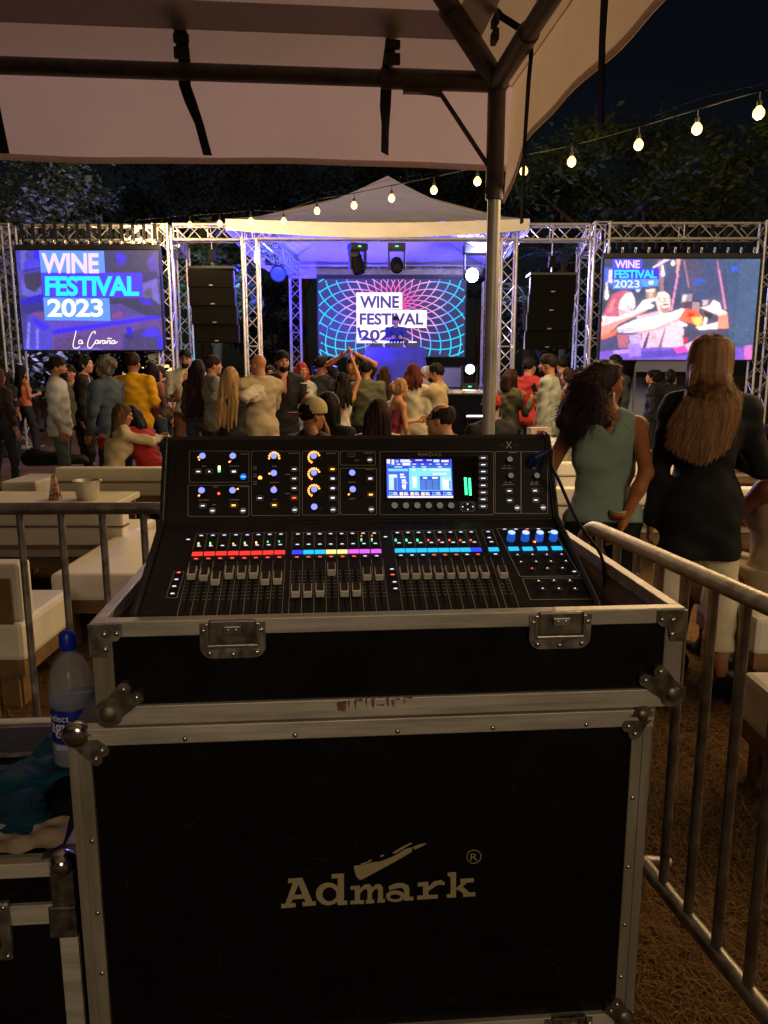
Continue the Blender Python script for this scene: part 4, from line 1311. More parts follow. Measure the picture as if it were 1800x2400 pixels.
# lower case
MB().box((LX0 + .004, .006, ZL0 + .004), (LX1 - .004, TD + .02, ZL1 - .004)).build("front_panel", M_LAM, case)
MB().box((LX0, -.006, ZL1 - .034), (LX1, .02, ZL1), bev=.002).box((LX0, -.0085, ZL1 - .02), (LX1, -.005, ZL1 - .014)).build("top_extrusion", M_EDGE, case)
MB().box((LX0, -.004, ZL0 + .03), (LX0 + .040, .02, ZL1 - .034), bev=.002).box((LX0 + .013, -.0065, ZL0 + .03), (LX0 + .019, -.003, ZL1 - .034)).build("corner_extrusion", M_EDGE_SHADED, case)
MB().box((LX1 - .040, -.004, ZL0 + .03), (LX1, .02, ZL1 - .034), bev=.002).box((LX1 - .019, -.0065, ZL0 + .03), (LX1 - .013, -.003, ZL1 - .034)).build("corner_extrusion", M_EDGE_SHADED, case)
MB().box((LX0, -.005, ZL0), (LX1, .02, ZL0 + .03), bev=.002).build("bottom_extrusion", M_EDGE, case)
for z in (.70, .55, .42, .30):
    rivet(LX0 + .031, z - .06, case); rivet(LX1 - .031, z - .02, case)
for x in (-.39, -.19, 0.0, .18, .36):
    rivet(x, ZL1 - .026, case, -.006)
# top corner brackets (L plates)
def lplate(x, z, sx):
    w, h = .058, .060
    pts = [(0, 0), (sx * w, 0), (sx * w, -h * .36), (sx * w * .86, -h * .5), (sx * w * .62, -h * .55), (sx * w * .5, -h), (0, -h)]
    if sx < 0:
        pts = pts[::-1]
    m = MB(); n = len(pts)
    m.prism([(x + a, z + b) for a, b in pts], -.0075, .004)
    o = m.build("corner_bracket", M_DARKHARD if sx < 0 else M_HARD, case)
    for a, b in ((.028, -.018), (.049, -.017), (.028, -.046)):
        rivet(x + sx * a, z + b, o, -.0085)
lplate(TX0 - .003, ZR - .004, 1)
lplate(TX1 + .003, ZR - .004, -1)
# butterfly corners
def butterfly(x, z, lobes, r=.026, m=M_DARKHARD, ball=.024, bm=None):
    o_ = MB().cyl((x, -.0072, z), (x, .006, z), r, n=24)
    for k, (a, b) in enumerate(lobes):
        y = -.0074 - .0002 * k
        o_.cyl((x + a, y, z + b), (x + a, .006, z + b), .0125, n=18)
        d = Vector((a, 0, b)).normalized(); s = Vector((-d.z, 0, d.x))
        p, q = Vector((x, 0, z)), Vector((x + a, 0, z + b))
        y2 = y + .0001
        quad = [p + s * r * .8, p - s * r * .8, q - s * .012, q + s * .012]
        o_.prism([(v.x, v.z) for v in quad], y2, .006)
    ob = o_.build("ball_corner", m, case, smooth=True)
    MB().sphere((x, -.004, z), ball, 20, 12, (1, .55, 1)).build("ball", bm or m, ob, smooth='all')
    for a, b in lobes:
        rivet(x + a, z + b, ob, -.009)
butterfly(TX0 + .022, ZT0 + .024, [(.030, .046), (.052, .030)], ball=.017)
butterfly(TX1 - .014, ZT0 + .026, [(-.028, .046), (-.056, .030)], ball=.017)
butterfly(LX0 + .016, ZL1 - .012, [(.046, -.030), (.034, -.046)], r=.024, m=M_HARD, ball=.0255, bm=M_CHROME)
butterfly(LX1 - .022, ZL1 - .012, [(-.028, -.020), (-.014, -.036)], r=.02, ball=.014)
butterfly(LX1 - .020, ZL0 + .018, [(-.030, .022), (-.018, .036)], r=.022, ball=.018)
# recessed latches
def latch(x, z, w=.116, h=.066):
    n = MB()
    pts = [(-w / 2, 0), (w / 2, 0)]
    for k in range(7):
        t = math.pi / 2 * k / 6
        pts.append((w / 2 - .022 + .022 * math.cos(t), -h + .022 - .022 * math.sin(t)))
    for k in range(7):
        t = math.pi / 2 * k / 6
        pts.append((-w / 2 + .022 - .022 * math.sin(t), -h + .022 - .022 * math.cos(t)))
    n.prism([(x + a, z + b) for a, b in reversed(pts)], -.0085, .004)
    o = n.build("recessed_latch", M_HARD, case)
    MB().box((x - w * .36, -.0105, z - h * .60), (x + w * .36, -.0084, z + .006), bev=.004).build("latch_dish", M_DARKHARD, o)
    MB().box((x - w * .40, -.0125, z - h * .70), (x + w * .40, -.0086, z - h * .60), bev=.0015).box((x - w * .42, -.0125, z - h * .64), (x - w * .36, -.0086, z), bev=.0015).box((x + w * .36, -.0125, z - h * .64), (x + w * .42, -.0086, z), bev=.0015).build("dish_lip", M_RIVET, o)
    MB().box((x - .016, -.016, z - .020), (x + .016, -.0104, z - .004), bev=.002).build("catch", M_HARD, o)
    for a in (-.007, .007):
        rivet(x + a, z - .011, o, -.016, .6)
    for a, b in ((-w * .44, -.014), (w * .44, -.014), (-w * .36, -h + .010), (0, -h + .007), (w * .36, -h + .010)):
        rivet(x + a, z + b, o, -.0095)
for px, py in ((545, 1443), (1312, 1428)):
    x, z = case_hit(px, py)
    latch(x, ZR - .006)
x, z = case_hit(1330, 2385)
latch(x, ZL0 + .028, .10, .06)
# castors
for x, y in ((LX1 - .02, .10), (LX0 + .12, .10), (LX1 - .04, .6), (LX0 + .12, .6)):
    cst = MB().box((x - .045, y - .05, .135), (x + .045, y + .05, ZL0 + .003)).build("castor", M_DARKHARD, case)
    MB().cyl((x - .018, y, .062), (x + .018, y, .062), .062, n=28).build("wheel", mat("castor_rubber", (.16, .15, .13), rough=.6), cst, smooth=True)
    MB().box((x - .03, y - .03, .06), (x - .022, y + .03, .14)).build("fork", M_DARKHARD, cst)
# logo lettering
SL = [0]
def LG(mb, pts):
    SL[0] += 1
    y = .0055 - .00006 * SL[0]
    q = []
    for x, yy in pts:
        a, b = case_hit(600 + x * .3617, 1900 + yy * .3617, .0055)
        q.append((a, y, b))
    mb.poly(q)
def LGring(mb, cx, cy, rx, ry, ix, iy, dx=0, dy=0, n=28):
    for i in range(n):
        t0, t1 = 2 * math.pi * i / n, 2 * math.pi * (i + 1) / n
        LG(mb, [(cx + rx * math.cos(t0), cy + ry * math.sin(t0)), (cx + rx * math.cos(t1), cy + ry * math.sin(t1)), (cx + dx + ix * math.cos(t1), cy + dy + iy * math.sin(t1)), (cx + dx + ix * math.cos(t0), cy + dy + iy * math.sin(t0))])
GLY = {
 'A': [[(190, 602), (228, 599), (280, 462), (240, 465)], [(258, 440), (300, 433), (366, 588), (322, 591)], [(208, 441), (300, 433), (300, 462), (208, 470)], [(226, 547), (326, 540), (332, 568), (222, 576)], [(163, 604), (256, 597), (257, 625), (163, 632)], [(301, 592), (387, 585), (387, 613), (303, 619)]],
 'd': [[(530, 404), (570, 402), (570, 607), (528, 608)], [(490, 406), (570, 402), (570, 432), (490, 435)], [(528, 580), (590, 576), (591, 605), (528, 608)]],
 'm': [[(612, 484), (672, 480), (672, 505), (612, 508)], [(640, 482), (674, 480), (674, 598), (640, 600)], [(610, 578), (700, 573), (700, 598), (610, 602)],
       [(674, 500), (700, 475), (735, 470), (752, 490), (722, 508), (710, 500), (690, 512), (674, 532)], [(722, 505), (752, 488), (752, 575), (722, 577)], [(712, 573), (766, 570), (766, 594), (712, 597)],
       [(752, 492), (775, 472), (805, 470), (822, 490), (790, 508), (780, 498), (765, 508), (752, 528)], [(790, 505), (822, 488), (822, 570), (790, 572)], [(785, 568), (836, 565), (836, 588), (785, 591)]],
 'a': [[(858, 480), (900, 461), (925, 490), (862, 506)], [(900, 461), (950, 458), (945, 490), (915, 491)], [(950, 458), (985, 475), (992, 500), (958, 506), (945, 490)], [(958, 500), (992, 498), (992, 572), (958, 574)], [(958, 550), (1018, 546), (1020, 570), (960, 574)]],
 'r': [[(1046, 455), (1110, 450), (1110, 478), (1046, 482)], [(1080, 452), (1116, 450), (1116, 560), (1080, 562)], [(1042, 540), (1176, 532), (1176, 558), (1042, 567)], [(1116, 482), (1150, 447), (1165, 475), (1116, 512)], [(1150, 447), (1200, 438), (1190, 468), (1160, 477)], [(1200, 438), (1222, 455), (1218, 472), (1188, 468)]],
 'k': [[(1238, 390), (1294, 386), (1294, 412), (1240, 416)], [(1258, 388), (1294, 386), (1294, 550), (1258, 552)], [(1232, 530), (1294, 526), (1294, 550), (1234, 554)], [(1290, 494), (1340, 445), (1378, 443), (1308, 506)], [(1320, 430), (1408, 425), (1408, 452), (1320, 456)], [(1300, 492), (1332, 476), (1394, 530), (1348, 534)], [(1338, 520), (1417, 515), (1418, 542), (1340, 547)]]}
for ch, polys in GLY.items():
    m = MB()
    if ch == 'd': LGring(m, 468, 537, 80, 75, 46, 46, 8, 2)
    if ch == 'a': LGring(m, 902, 546, 62, 39, 34, 17, 0, 4)
    for p in polys:
        LG(m, p)
    m.build("letter", M_LOGO, case)
m = MB()
for p in ([(632, 345), (700, 338), (760, 322), (800, 318), (850, 345), (690, 432), (672, 437), (650, 415), (640, 385)], [(800, 318), (870, 292), (905, 275), (950, 290), (850, 345)], [(905, 275), (960, 240), (1010, 225), (1010, 252), (950, 290)], [(1010, 225), (1060, 205), (1098, 198), (1100, 205), (1030, 240)],
          [(880, 262), (940, 225), (1003, 194), (1012, 200), (950, 236), (900, 266)], [(672, 333), (720, 318), (748, 300), (745, 315), (690, 340)], [(800, 284), (815, 272), (832, 276), (815, 288)]):
    LG(m, p)
m.build("brush_stroke", M_LOGO, case)
m = MB(); LGring(m, 1408, 284, 48, 46, 43, 41, n=32)
vs, fs, _, _ = text_polys("R", 0, 1)
SL[0] += 1
m.add([(lambda c: (c[0], .0055 - .00006 * SL[0], c[1]))(case_hit(600 + (1385 + a * 46) * .3617, 1900 + (308 - b * 46) * .3617, .0055)) for a, b in vs], fs)
m.build("registered_mark", M_LOGO, case)
m = MB(); rr = random.Random(4)
for k, (x0, x1, y0, y1) in enumerate([(789, 812, 1642, 1668), (815, 820, 1640, 1666), (822, 850, 1638, 1644), (830, 836, 1638, 1664), (856, 861, 1636, 1662), (870, 878, 1636, 1660), (880, 900, 1650, 1655), (905, 912, 1634, 1658), (914, 938, 1636, 1641), (918, 925, 1640, 1658), (944, 968, 1633, 1638), (946, 951, 1638, 1652)]):
    def cc(px, py):
        a, b = case_hit(px, py, -.0068); return (a, -.0069 - .00002 * k, b)
    m.poly([cc(x0, y0 + 4), cc(x1, y0), cc(x1 - 2, y1), cc(x0 + 3, y1 - 3)])
m.build("faded_stencil", mat("faded_red", lin("8a3a28"), rough=.8, var=.4, scale=200, col2=lin("8a7a60")), case)

m = MB(); rr = random.Random(12)
for k in range(46):
    x = rr.uniform(LX0 + .06, LX1 - .06); z = rr.choice([rr.uniform(ZL0 + .05, ZL1 - .06), rr.uniform(ZL0 + .04, ZL0 + .2)])
    a = rr.gauss(0, .5) + (0 if rr.random() < .6 else 1.4); l = rr.uniform(.008, .06); w = rr.uniform(.0002, .0007)
    dx, dz = math.cos(a) * l, math.sin(a) * l
    nx, nz = -math.sin(a) * w, math.cos(a) * w
    y = .0058 - .00001 * k
    m.add([(x - dx / 2, y, z - dz / 2), (x - nx, y, z - nz), (x + dx / 2, y, z + dz / 2), (x + nx, y, z + nz)], [(0, 1, 2, 3)])
m.build("scuff_marks", mat("scuff_grey", (.035, .032, .030), rough=.7), case)["kind"] = "stuff"
# ================================================================== mixing console
CON_O = CM @ Vector((-.045, .055, 0))
con = thing("mixing_console", "black digital mixing console with lit screen, knobs and rows of faders", "mixing console", tuple(CON_O), CASE_R)
NM = MATRIX[con.name]; NMI = NM.inverted()
HW = .4455
A0, A1, A2 = Vector((0, 0, 1.053)), Vector((0, .288, 1.17)), Vector((0, .378, 1.343))
M_CON = mat("console_black", (.020, .018, .018), rough=.42, var=.2, scale=80, spec=.4)
M_LINE = mat("console_print", (.55, .53, .50), rough=.6)
M_BTN = mat("console_button", (.02, .02, .024), rough=.45)
prof = [(0, .93), (0, 1.053), (.288, 1.17), (.378, 1.343), (.40, 1.352), (.56, 1.31), (.56, .93)]
def slab(x0, x1, p, grow=0.0, rc=.02):
    m = MB()
    n = len(p)
    xs = [x0, x1]
    vs = [(x, y, z) for x in xs for (y, z) in p]
    fs = [tuple(range(n)), tuple(reversed(range(n, 2 * n)))] + [(i, n + i, n + (i + 1) % n, (i + 1) % n) for i in range(n)]
    return m.add(vs, fs)
bm = bmesh.new()
mm_ = slab(-HW + .012, HW - .012, prof).mesh("console_body")
bm.from_mesh(mm_); bmesh.ops.recalc_face_normals(bm, faces=bm.faces)
bmesh.ops.bevel(bm, geom=[e for e in bm.edges], offset=.004, segments=2, affect='EDGES')
bm.to_mesh(mm_); bm.free()
put("body", mm_, M_CON, con)
# end cheeks, with the light catching their rounded edge
ck = [(-.004, .93), (-.004, 1.060), (.284, 1.180), (.370, 1.344), (.384, 1.357), (.402, 1.359), (.565, 1.318), (.565, .93)]
for s in (-1, 1):
    bm = bmesh.new(); me_ = slab(min(s * HW, s * (HW - .013)), max(s * HW, s * (HW - .013)), ck).mesh("end_cheek")
    bm.from_mesh(me_); bmesh.ops.recalc_face_normals(bm, faces=bm.faces)
    bmesh.ops.bevel(bm, geom=[e for e in bm.edges], offset=.005, segments=3, affect='EDGES')
    bm.to_mesh(me_); bm.free()
    put("end_cheek", me_, mat("console_cheek", (.03, .028, .027), rough=.38), con)
def plane_mat(a, b):
    d = (b - a).normalized(); x = Vector((1, 0, 0)); n = x.cross(d)
    m = Matrix((x, d, n)).transposed().to_4x4()
    m.translation = a
    return m
PA, PB = plane_mat(A0, A1), plane_mat(A1, A2)
def hit(px, py, P):
    inv = P.inverted() @ NMI
    o, d = inv @ Vector((0, 0, CAM_Z)), inv.to_3x3() @ ray(px, py)
    t = -o.z / d.z
    p = o + d * t
    return p.x, p.y
c4 = lambda x, y: (380 + x * .3134, 1000 + y * .3134)
c5 = lambda x, y: (880 + x * .3436, 1000 + y * .3436)
def on(P, px, py, name, me, m, h=.0, parent=None, sc=None, rz=0):
    x, y = hit(px, py, P)
    loc = Matrix.Translation((x, y, h)) @ Matrix.Rotation(rz, 4, 'Z')
    mw = P @ loc
    if sc is not None:
        mw = mw @ Matrix.Diagonal((*sc, 1))
    if parent is not None:
        mw = (MATRIX[con.name].inverted() @ MATRIX[parent.name]).inverted() @ mw
    return put(name, me, m, parent or con, mw=mw)
def rrect(w, h, r, n=5):
    pts = []
    for cx, cy, a in ((w / 2 - r, h / 2 - r, 0), (-w / 2 + r, h / 2 - r, 90), (-w / 2 + r, -h / 2 + r, 180), (w / 2 - r, -h / 2 + r, 270)):
        for k in range(n + 1):
            t = R(a + 90 * k / n)
            pts.append((cx + r * math.cos(t), cy + r * math.sin(t)))
    return pts
def outline_mesh(pts, w=.0011):
    m = MB(); n = len(pts)
    c = (sum(p[0] for p in pts) / n, sum(p[1] for p in pts) / n)
    for i in range(n):
        a, b = pts[i], pts[(i + 1) % n]
        def inn(p):
            dx, dy = c[0] - p[0], c[1] - p[1]
            return (p[0] + (w if dx > 0 else -w) * (abs(dx) > w), p[1] + (w if dy > 0 else -w) * (abs(dy) > w))
        ia, ib = inn(a), inn(b)
        m.add([(a[0], a[1], .0006), (b[0], b[1], .0006), (ib[0], ib[1], .0006), (ia[0], ia[1], .0006)], [(0, 1, 2, 3)])
    return m
def frame(P, q, name="panel_outline", r=.004):
    # q: four photo corners (lt, rt, rb, lb)
    pts = [hit(x, y, P) for x, y in q]
    out = []
    # rounded quad
    for i in range(4):
        p = Vector(pts[i]); a = Vector(pts[i - 1]); b = Vector(pts[(i + 1) % 4])
        d0 = (a - p).normalized() * r; d1 = (b - p).normalized() * r
        for k in range(5):
            t = k / 4
            out.append(tuple((p + d0).lerp(p, t).lerp(p.lerp(p + d1, t), t)))
    outline_mesh(out).build(name, M_LINE, con, mw=P)
def rect_frame(P, x0, y0, x1, y1, r=.004):
    frame(P, [(x0, y0), (x1, y0), (x1, y1), (x0, y1)], r=r)
for q in ((443, 1057, 584, 1131), (440, 1137, 584, 1211), (589, 1057, 703, 1209), (708, 1057, 794, 1208), (797, 1057, 880, 1091), (797, 1097, 883, 1207), (890, 1058, 1157, 1207), (1160, 1058, 1222, 1204), (1220, 1058, 1284, 1204)):
    rect_frame(PB, *q)
# little printed words
word_me = MB().add([(-.5, -.5, .0007), (.5, -.5, .0007), (.5, .5, .0007), (-.5, .5, .0007)], [(0, 1, 2, 3)]).mesh("printed_word")
def word(P, px, py, w, h=3):
    on(P, px, py, "printed_word", word_me, M_LINE, 0, sc=(w * .00088, h * .0009, 1))
for x, y, w in ((613, 205, 60), (315, 296, 34), (540, 296, 76), (390, 585, 30), (310, 550, 80), (540, 548, 76), (400, 450, 40), (608, 448, 74), (982, 200, 80), (840, 296, 40), (840, 418, 74), (840, 546, 34), (695, 302, 30), (695, 318, 30), (695, 358, 26), (695, 374, 26), (695, 412, 30), (695, 430, 30), (938, 358, 38), (938, 500, 40), (1262, 200, 80), (1545, 198, 78), (1455, 252, 38), (1552, 320, 70), (1420, 416, 64), (1420, 540, 50), (1190, 240, 6), (1190, 366, 6), (1190, 490, 6), (1190, 614, 6)):
    word(PB, *c4(x, y), w * .3134, 2.4)
for x, y, w in ((935, 178, 58), (895, 285, 90), (905, 395, 84), (1105, 178, 66), (1073, 284, 44), (1083, 393, 64), (880, 268, 20), (912, 268, 20), (890, 380, 20), (920, 380, 20), (1068, 380, 20), (1098, 380, 20)):
    word(PB, *c5(x, y), w * .3436, 2.2)
# knobs
knob_me = MB().lathe([(.0085, 0), (.008, .012), (.0072, .0135), (0, .0135)], 20).mesh("knob", True)
ring_me = MB().lathe([(.0070, .0), (.0070, .0009), (.0053, .0009), (.0053, 0)], 20).mesh("ring", False)
G_RING = glow("ring_blue", (.25, .28, 1.0), 1.5)
G_RINGDIM = mat("ring_grey", (.55, .53, .5), rough=.4, emit=(.5, .48, .45), estr=.12)
led_me = MB().box((-.0014, -.0019, 0), (.0014, .0019, .0012)).mesh("led")
G_OR = glow("led_orange", (1, .30, .05), 4.5)
G_RED = glow("led_red", (1, .06, .03), 4.0)
G_GRN = glow("led_green", (.06, 1, .25), 3.0)
G_YEL = glow("led_yellow", (1, .75, .2), 4.0)
G_WHT = glow("label_white", (.75, .78, 1.0), 1.5)
G_AMB = glow("label_amber", (1, .42, .06), 3.0)
G_LRED = glow("label_red", (1, .09, .04), 2.6)
G_CYL = glow("label_cyan", (.05, .55, 1), 3.0)
def knob(P, px, py, lit=True, sc=1.0):
    # the ring sits on the knob's top, seen at px, py
    k = on(P, px, py + (4 if P is PB else 6), "knob", knob_me, M_BTN, 0, sc=(sc, sc, 1 if P is PB else 1.2))
    put("ring", ring_me, G_RING if lit is True else (lit or G_RINGDIM), k, loc=(0, 0, .0136))
    return k
def arc(P, px, py, angs, g, rad=11):
    for a in angs:
        x, y = px + rad * math.cos(R(a)), py - rad * math.sin(R(a))
        on(P, x, y, "led", led_me, g, 0, rz=R(a - 90))
for x, y in ((308, 222), (534, 222), (302, 478), (532, 478), (838, 222), (838, 350), (838, 475), (1134, 222), (1136, 346), (1138, 470), (1138, 600), (1420, 347), (1424, 470)):
    knob(PB, *c4(x, y))
arc(PB, *c4(308, 226), (185, 215), G_OR)
arc(PB, *c4(534, 230), (228,), G_OR, 14); arc(PB, *c4(534, 226), (245,), G_RED, 9)
arc(PB, *c4(302, 484), (230,), G_OR, 13); arc(PB, *c4(302, 480), (240,), G_RED, 8)
arc(PB, *c4(532, 478), (20,), G_OR, 11)
arc(PB, *c4(838, 232), (-8, 20, 45, 70, 90, 110, 135, 160, 188), G_OR, 12)
arc(PB, *c4(838, 352), (180,), G_OR, 11); arc(PB, *c4(838, 478), (90,), G_RED, 8)
for y in (224, 348, 472):
    arc(PB, *c4(1136, y + 6), (22, 45, 68, 90, 112, 134, 156, 178, 200, 222, 244), G_OR, 13)
arc(PB, *c4(1424, 476), (228,), G_OR, 13); arc(PB, *c4(1424, 473), (240,), G_RED, 9)
for x, y, g in ((427, 302, G_YEL), (427, 314, G_YEL), (427, 332, G_GRN), (424, 500, G_RED), (732, 378, G_OR), (728, 384, G_OR), (738, 384, G_OR)):
    on(PB, *c4(x, y), "led", led_me, g, 0, sc=(1.8, 1.3, 1))
# buttons
btn_me = MB().prism(rrect(.0165, .0115, .0035), 0, .0035, M=Matrix(((1, 0, 0), (0, 0, 1), (0, 1, 0)))).mesh("button")
rim_me = outline_mesh(rrect(.0165, .0115, .0035), .0009).mesh("rim")
rnd_me = MB().lathe([(.0072, 0), (.0072, .0035), (0, .0035)], 20).mesh("round_button")
rrim_me = MB().lathe([(.0073, .0036), (.0064, .0038), (.0064, .0034)], 20).mesh("rim")
lab_me = MB().box((-.0042, -.0013, 0), (.0042, .0013, .0004)).mesh("lit_label")
def button(P, px, py, g=G_WHT, round_=False, sc=(1, 1, 1), rim=True, lsc=(1, 1, 1)):
    b = on(P, px, py, "button", rnd_me if round_ else btn_me, M_BTN, 0, sc=sc)
    if rim:
        put("rim", rrim_me if round_ else rim_me, M_LINE if g in (G_WHT,) else mat("rim_tint", (.2, .08, .03), rough=.5, emit=(.5, .12, .03), estr=.25) if g is not G_CYL else mat("rim_blue", (.03, .1, .3), emit=(.02, .2, 1), estr=.7), b, loc=(0, 0, .0031 if not round_ else 0.0002))
    put("lit_label", lab_me, g, b, loc=(0, 0, .0036), scale=lsc)
    return b
for x, y in ((272, 340), (354, 340), (538, 340), (306, 595), (732, 538), (988, 322), (988, 392), (988, 464), (1276, 392), (1276, 464), (1276, 536), (1556, 392)):
    button(PB, *c4(x, y), lsc=(1, 1.6, 1) if (x, y) in ((538, 340), (1276, 392), (1276, 464), (1276, 536), (1556, 392)) else (.5, 1.2, 1) if (x, y) == (354, 340) else (1, 1, 1))
for x, y, g in ((536, 592, G_AMB), (840, 590, G_AMB), (988, 536, G_LRED), (1274, 322, G_AMB), (1560, 512, G_AMB)):
    button(PB, *c4(x, y), g, lsc=(1, 1.3, 1))
for x, y in ((378, 632), (606, 632), (992, 626), (1278, 624), (1552, 252), (1564, 622)):
    button(PB, *c4(x, y), round_=True)
button(PB, *c4(608, 378), G_CYL, True)
for y in (216, 263, 310, 356, 404, 452, 499, 547):
    button(PB, *c5(733, y), sc=(1.25, .9, 1))
for x, y in ((911, 441), (913, 506), (1086, 440), (1091, 504)):
    button(PB, *c5(x, y))
for x, y in ((964, 557), (1141, 555)):
    button(PB, *c5(x, y), round_=True)
for x, y in ((908, 225), (915, 335), (1092, 335)):
    knob(PB, *c5(x, y), lit=None, sc=.9)
for x in (127, 204, 281, 358, 434, 510):
    knob(PB, *c5(x, 538), lit=None, sc=1.0)
on(PB, *c4(1415, 213), "usb_port", MB().box((-.008, -.004, 0), (.008, .004, .001)).mesh("usb_port"), M_LINE); on(PB, *c4(1415, 213), "usb_slot", MB().box((-.0068, -.0028, .0006), (.0068, .0028, .0012)).mesh("usb_slot"), M_BTN)
pad = on(PB, *c5(628, 548), "cursor_pad", MB().prism(rrect(.032, .022, .006), 0, .002, M=Matrix(((1, 0, 0), (0, 0, 1), (0, 1, 0)))).mesh("cursor_pad"), M_BTN)
put("rim", outline_mesh(rrect(.032, .022, .006), .001).mesh("rim"), M_LINE, pad, loc=(0, 0, .0016))
for a, b in ((0, .0065), (0, -.0065), (-.0115, 0), (.0115, 0)):
    put("arrow_light", lab_me, G_WHT, pad, loc=(a, b, .0022), scale=(.3, .9, 1))
# display
qs = [hit(*c5(x, y), PB) for x, y in ((75, 222), (518, 222), (530, 487), (78, 487))]
def SF(x, y, l=0):
    # display picture space from the close view of the screen, 120..1360 x 215..925
    u = (x - 120) / 1235.0; f = (y - 215) / 710.0
    top = Vector(qs[0]).lerp(Vector(qs[1]), u); bot = Vector(qs[3]).lerp(Vector(qs[2]), u)
    p = top.lerp(bot, f)
    return (p.x, p.y, .0012 + .00006 * l)
bez = [hit(*c5(x, y), PB) for x, y in ((60, 205), (700, 205), (705, 505), (62, 505))]
dis = MB().add([(*p, .0004) for p in bez] + [(*p, .0009) for p in bez], [(0, 1, 2, 3)[::-1], (4, 5, 6, 7)[::-1], (0, 1, 5, 4), (1, 2, 6, 5), (2, 3, 7, 6), (3, 0, 4, 7)]).build("display_bezel", mat("display_glass", (.004, .004, .006), rough=.12), con, mw=PB)
m = MB()
def spoly(x0, y0, x1, y1, c, l):
    m.add([SF(x0, y1, l), SF(x1, y1, l), SF(x1, y0, l), SF(x0, y0, l)], [(0, 1, 2, 3)], lin(c))
for a in ((120, 215, 1355, 925, "#4468e8", 0), (120, 215, 1330, 290, "#3a2cc0", 1), (270, 290, 1330, 335, "#3a58d0", 1), (124, 220, 190, 300, "#dfe6ff", 2), (215, 225, 265, 320, "#e8ecff", 2), (290, 235, 350, 280, "#a8b8ff", 2), (380, 225, 560, 250, "#e8f0ff", 2), (380, 255, 590, 275, "#f0f4ff", 2), (665, 225, 800, 250, "#c8d8ff", 2), (880, 225, 980, 250, "#b8d8ff", 2), (1010, 225, 1120, 275, "#b8f0ff", 2), (1160, 235, 1300, 272, "#f0f4ff", 2), (420, 285, 570, 335, "#f4f4ff", 2),
          (310, 300, 380, 325, "#d0e0ff", 2), (610, 300, 680, 322, "#d0e0ff", 2), (770, 300, 825, 322, "#c0d4ff", 2), (930, 300, 970, 322, "#c0d4ff", 2), (1060, 300, 1135, 322, "#d0e0ff", 2), (1215, 300, 1275, 322, "#d0e0ff", 2),
          (540, 380, 1335, 790, "#8ae4ff", 1), (135, 345, 525, 375, "#3050c0", 1), (545, 345, 720, 375, "#3868d0", 1), (735, 345, 910, 375, "#3860c0", 1), (930, 345, 1315, 375, "#3868d0", 1), (265, 352, 415, 370, "#d0e8ff", 2), (600, 352, 660, 370, "#d8f0ff", 2), (780, 352, 870, 370, "#d8f0ff", 2), (1090, 350, 1165, 370, "#d8f0ff", 2),
          (150, 395, 520, 440, "#88d8f0", 2), (160, 500, 315, 780, "#d8f4ff", 2), (255, 560, 310, 780, "#3058d0", 3), (370, 485, 445, 520, "#f0f8ff", 2), (370, 535, 475, 565, "#f4f4ff", 2), (400, 590, 480, 630, "#fff8f0", 2), (400, 640, 500, 665, "#fff4e8", 2), (405, 680, 478, 745, "#fffaf0", 2), (415, 752, 475, 772, "#fffff0", 2),
          (600, 400, 660, 430, "#f0f8ff", 2), (810, 395, 855, 430, "#fff0f8", 2), (930, 400, 1310, 430, "#e8f0ff", 2), (985, 470, 1250, 505, "#e0f8ff", 2), (600, 540, 680, 670, "#ffffff", 2), (605, 680, 675, 740, "#f8f8ff", 2), (740, 530, 1120, 780, "#3a60d0", 2), (800, 545, 880, 580, "#f4f8ff", 3), (975, 545, 1080, 580, "#ffffff", 3),
          (840, 600, 870, 780, "#1a3a98", 3), (960, 600, 990, 780, "#1a3a98", 3), (1075, 600, 1105, 780, "#1a3a98", 3), (1165, 560, 1320, 780, "#f0fcff", 2), (1200, 575, 1310, 588, "#807860", 3), (1290, 610, 1315, 770, "#3a7ad0", 3),
          (140, 800, 1350, 885, "#2a3ab8", 2), (140, 890, 1355, 925, "#f4f0ff", 3)):
    spoly(*a)
for k in range(8):
    spoly(750, 612 + k * 21, 1115, 617 + k * 21, "#8ab8ff", 4); spoly(165, 560 + k * 28, 300, 566 + k * 28, "#60b0d8", 4)
for i, x in enumerate((190, 388, 590, 790, 995, 1200)):
    spoly(x - 32, 820, x + 32, 880, "#fff0c0" if 0 < i < 4 else "#90c8ff", 4)
    if i in (0, 4, 5): spoly(x - 18, 834, x + 18, 866, "#2a3ab8", 5)
    spoly(x + 45, 820, x + 120, 845, "#d0e0ff", 4); spoly(x + 45, 852, x + 130, 876, "#fff0d8" if 0 < i < 4 else "#c0d8ff", 4)
m.build("display_picture", attr_glow("display_glow", 1.15), con, mw=PB)
for x in (612, 640):
    for k in range(12):
        on(PB, *c5(x + k * .6, 352 + k * 10 + (4 if x > 620 else 0)), "meter_led", led_me, glow("meter_green", (.05, 1, .3), 3.5), .001, sc=(2.0, .62, 1))
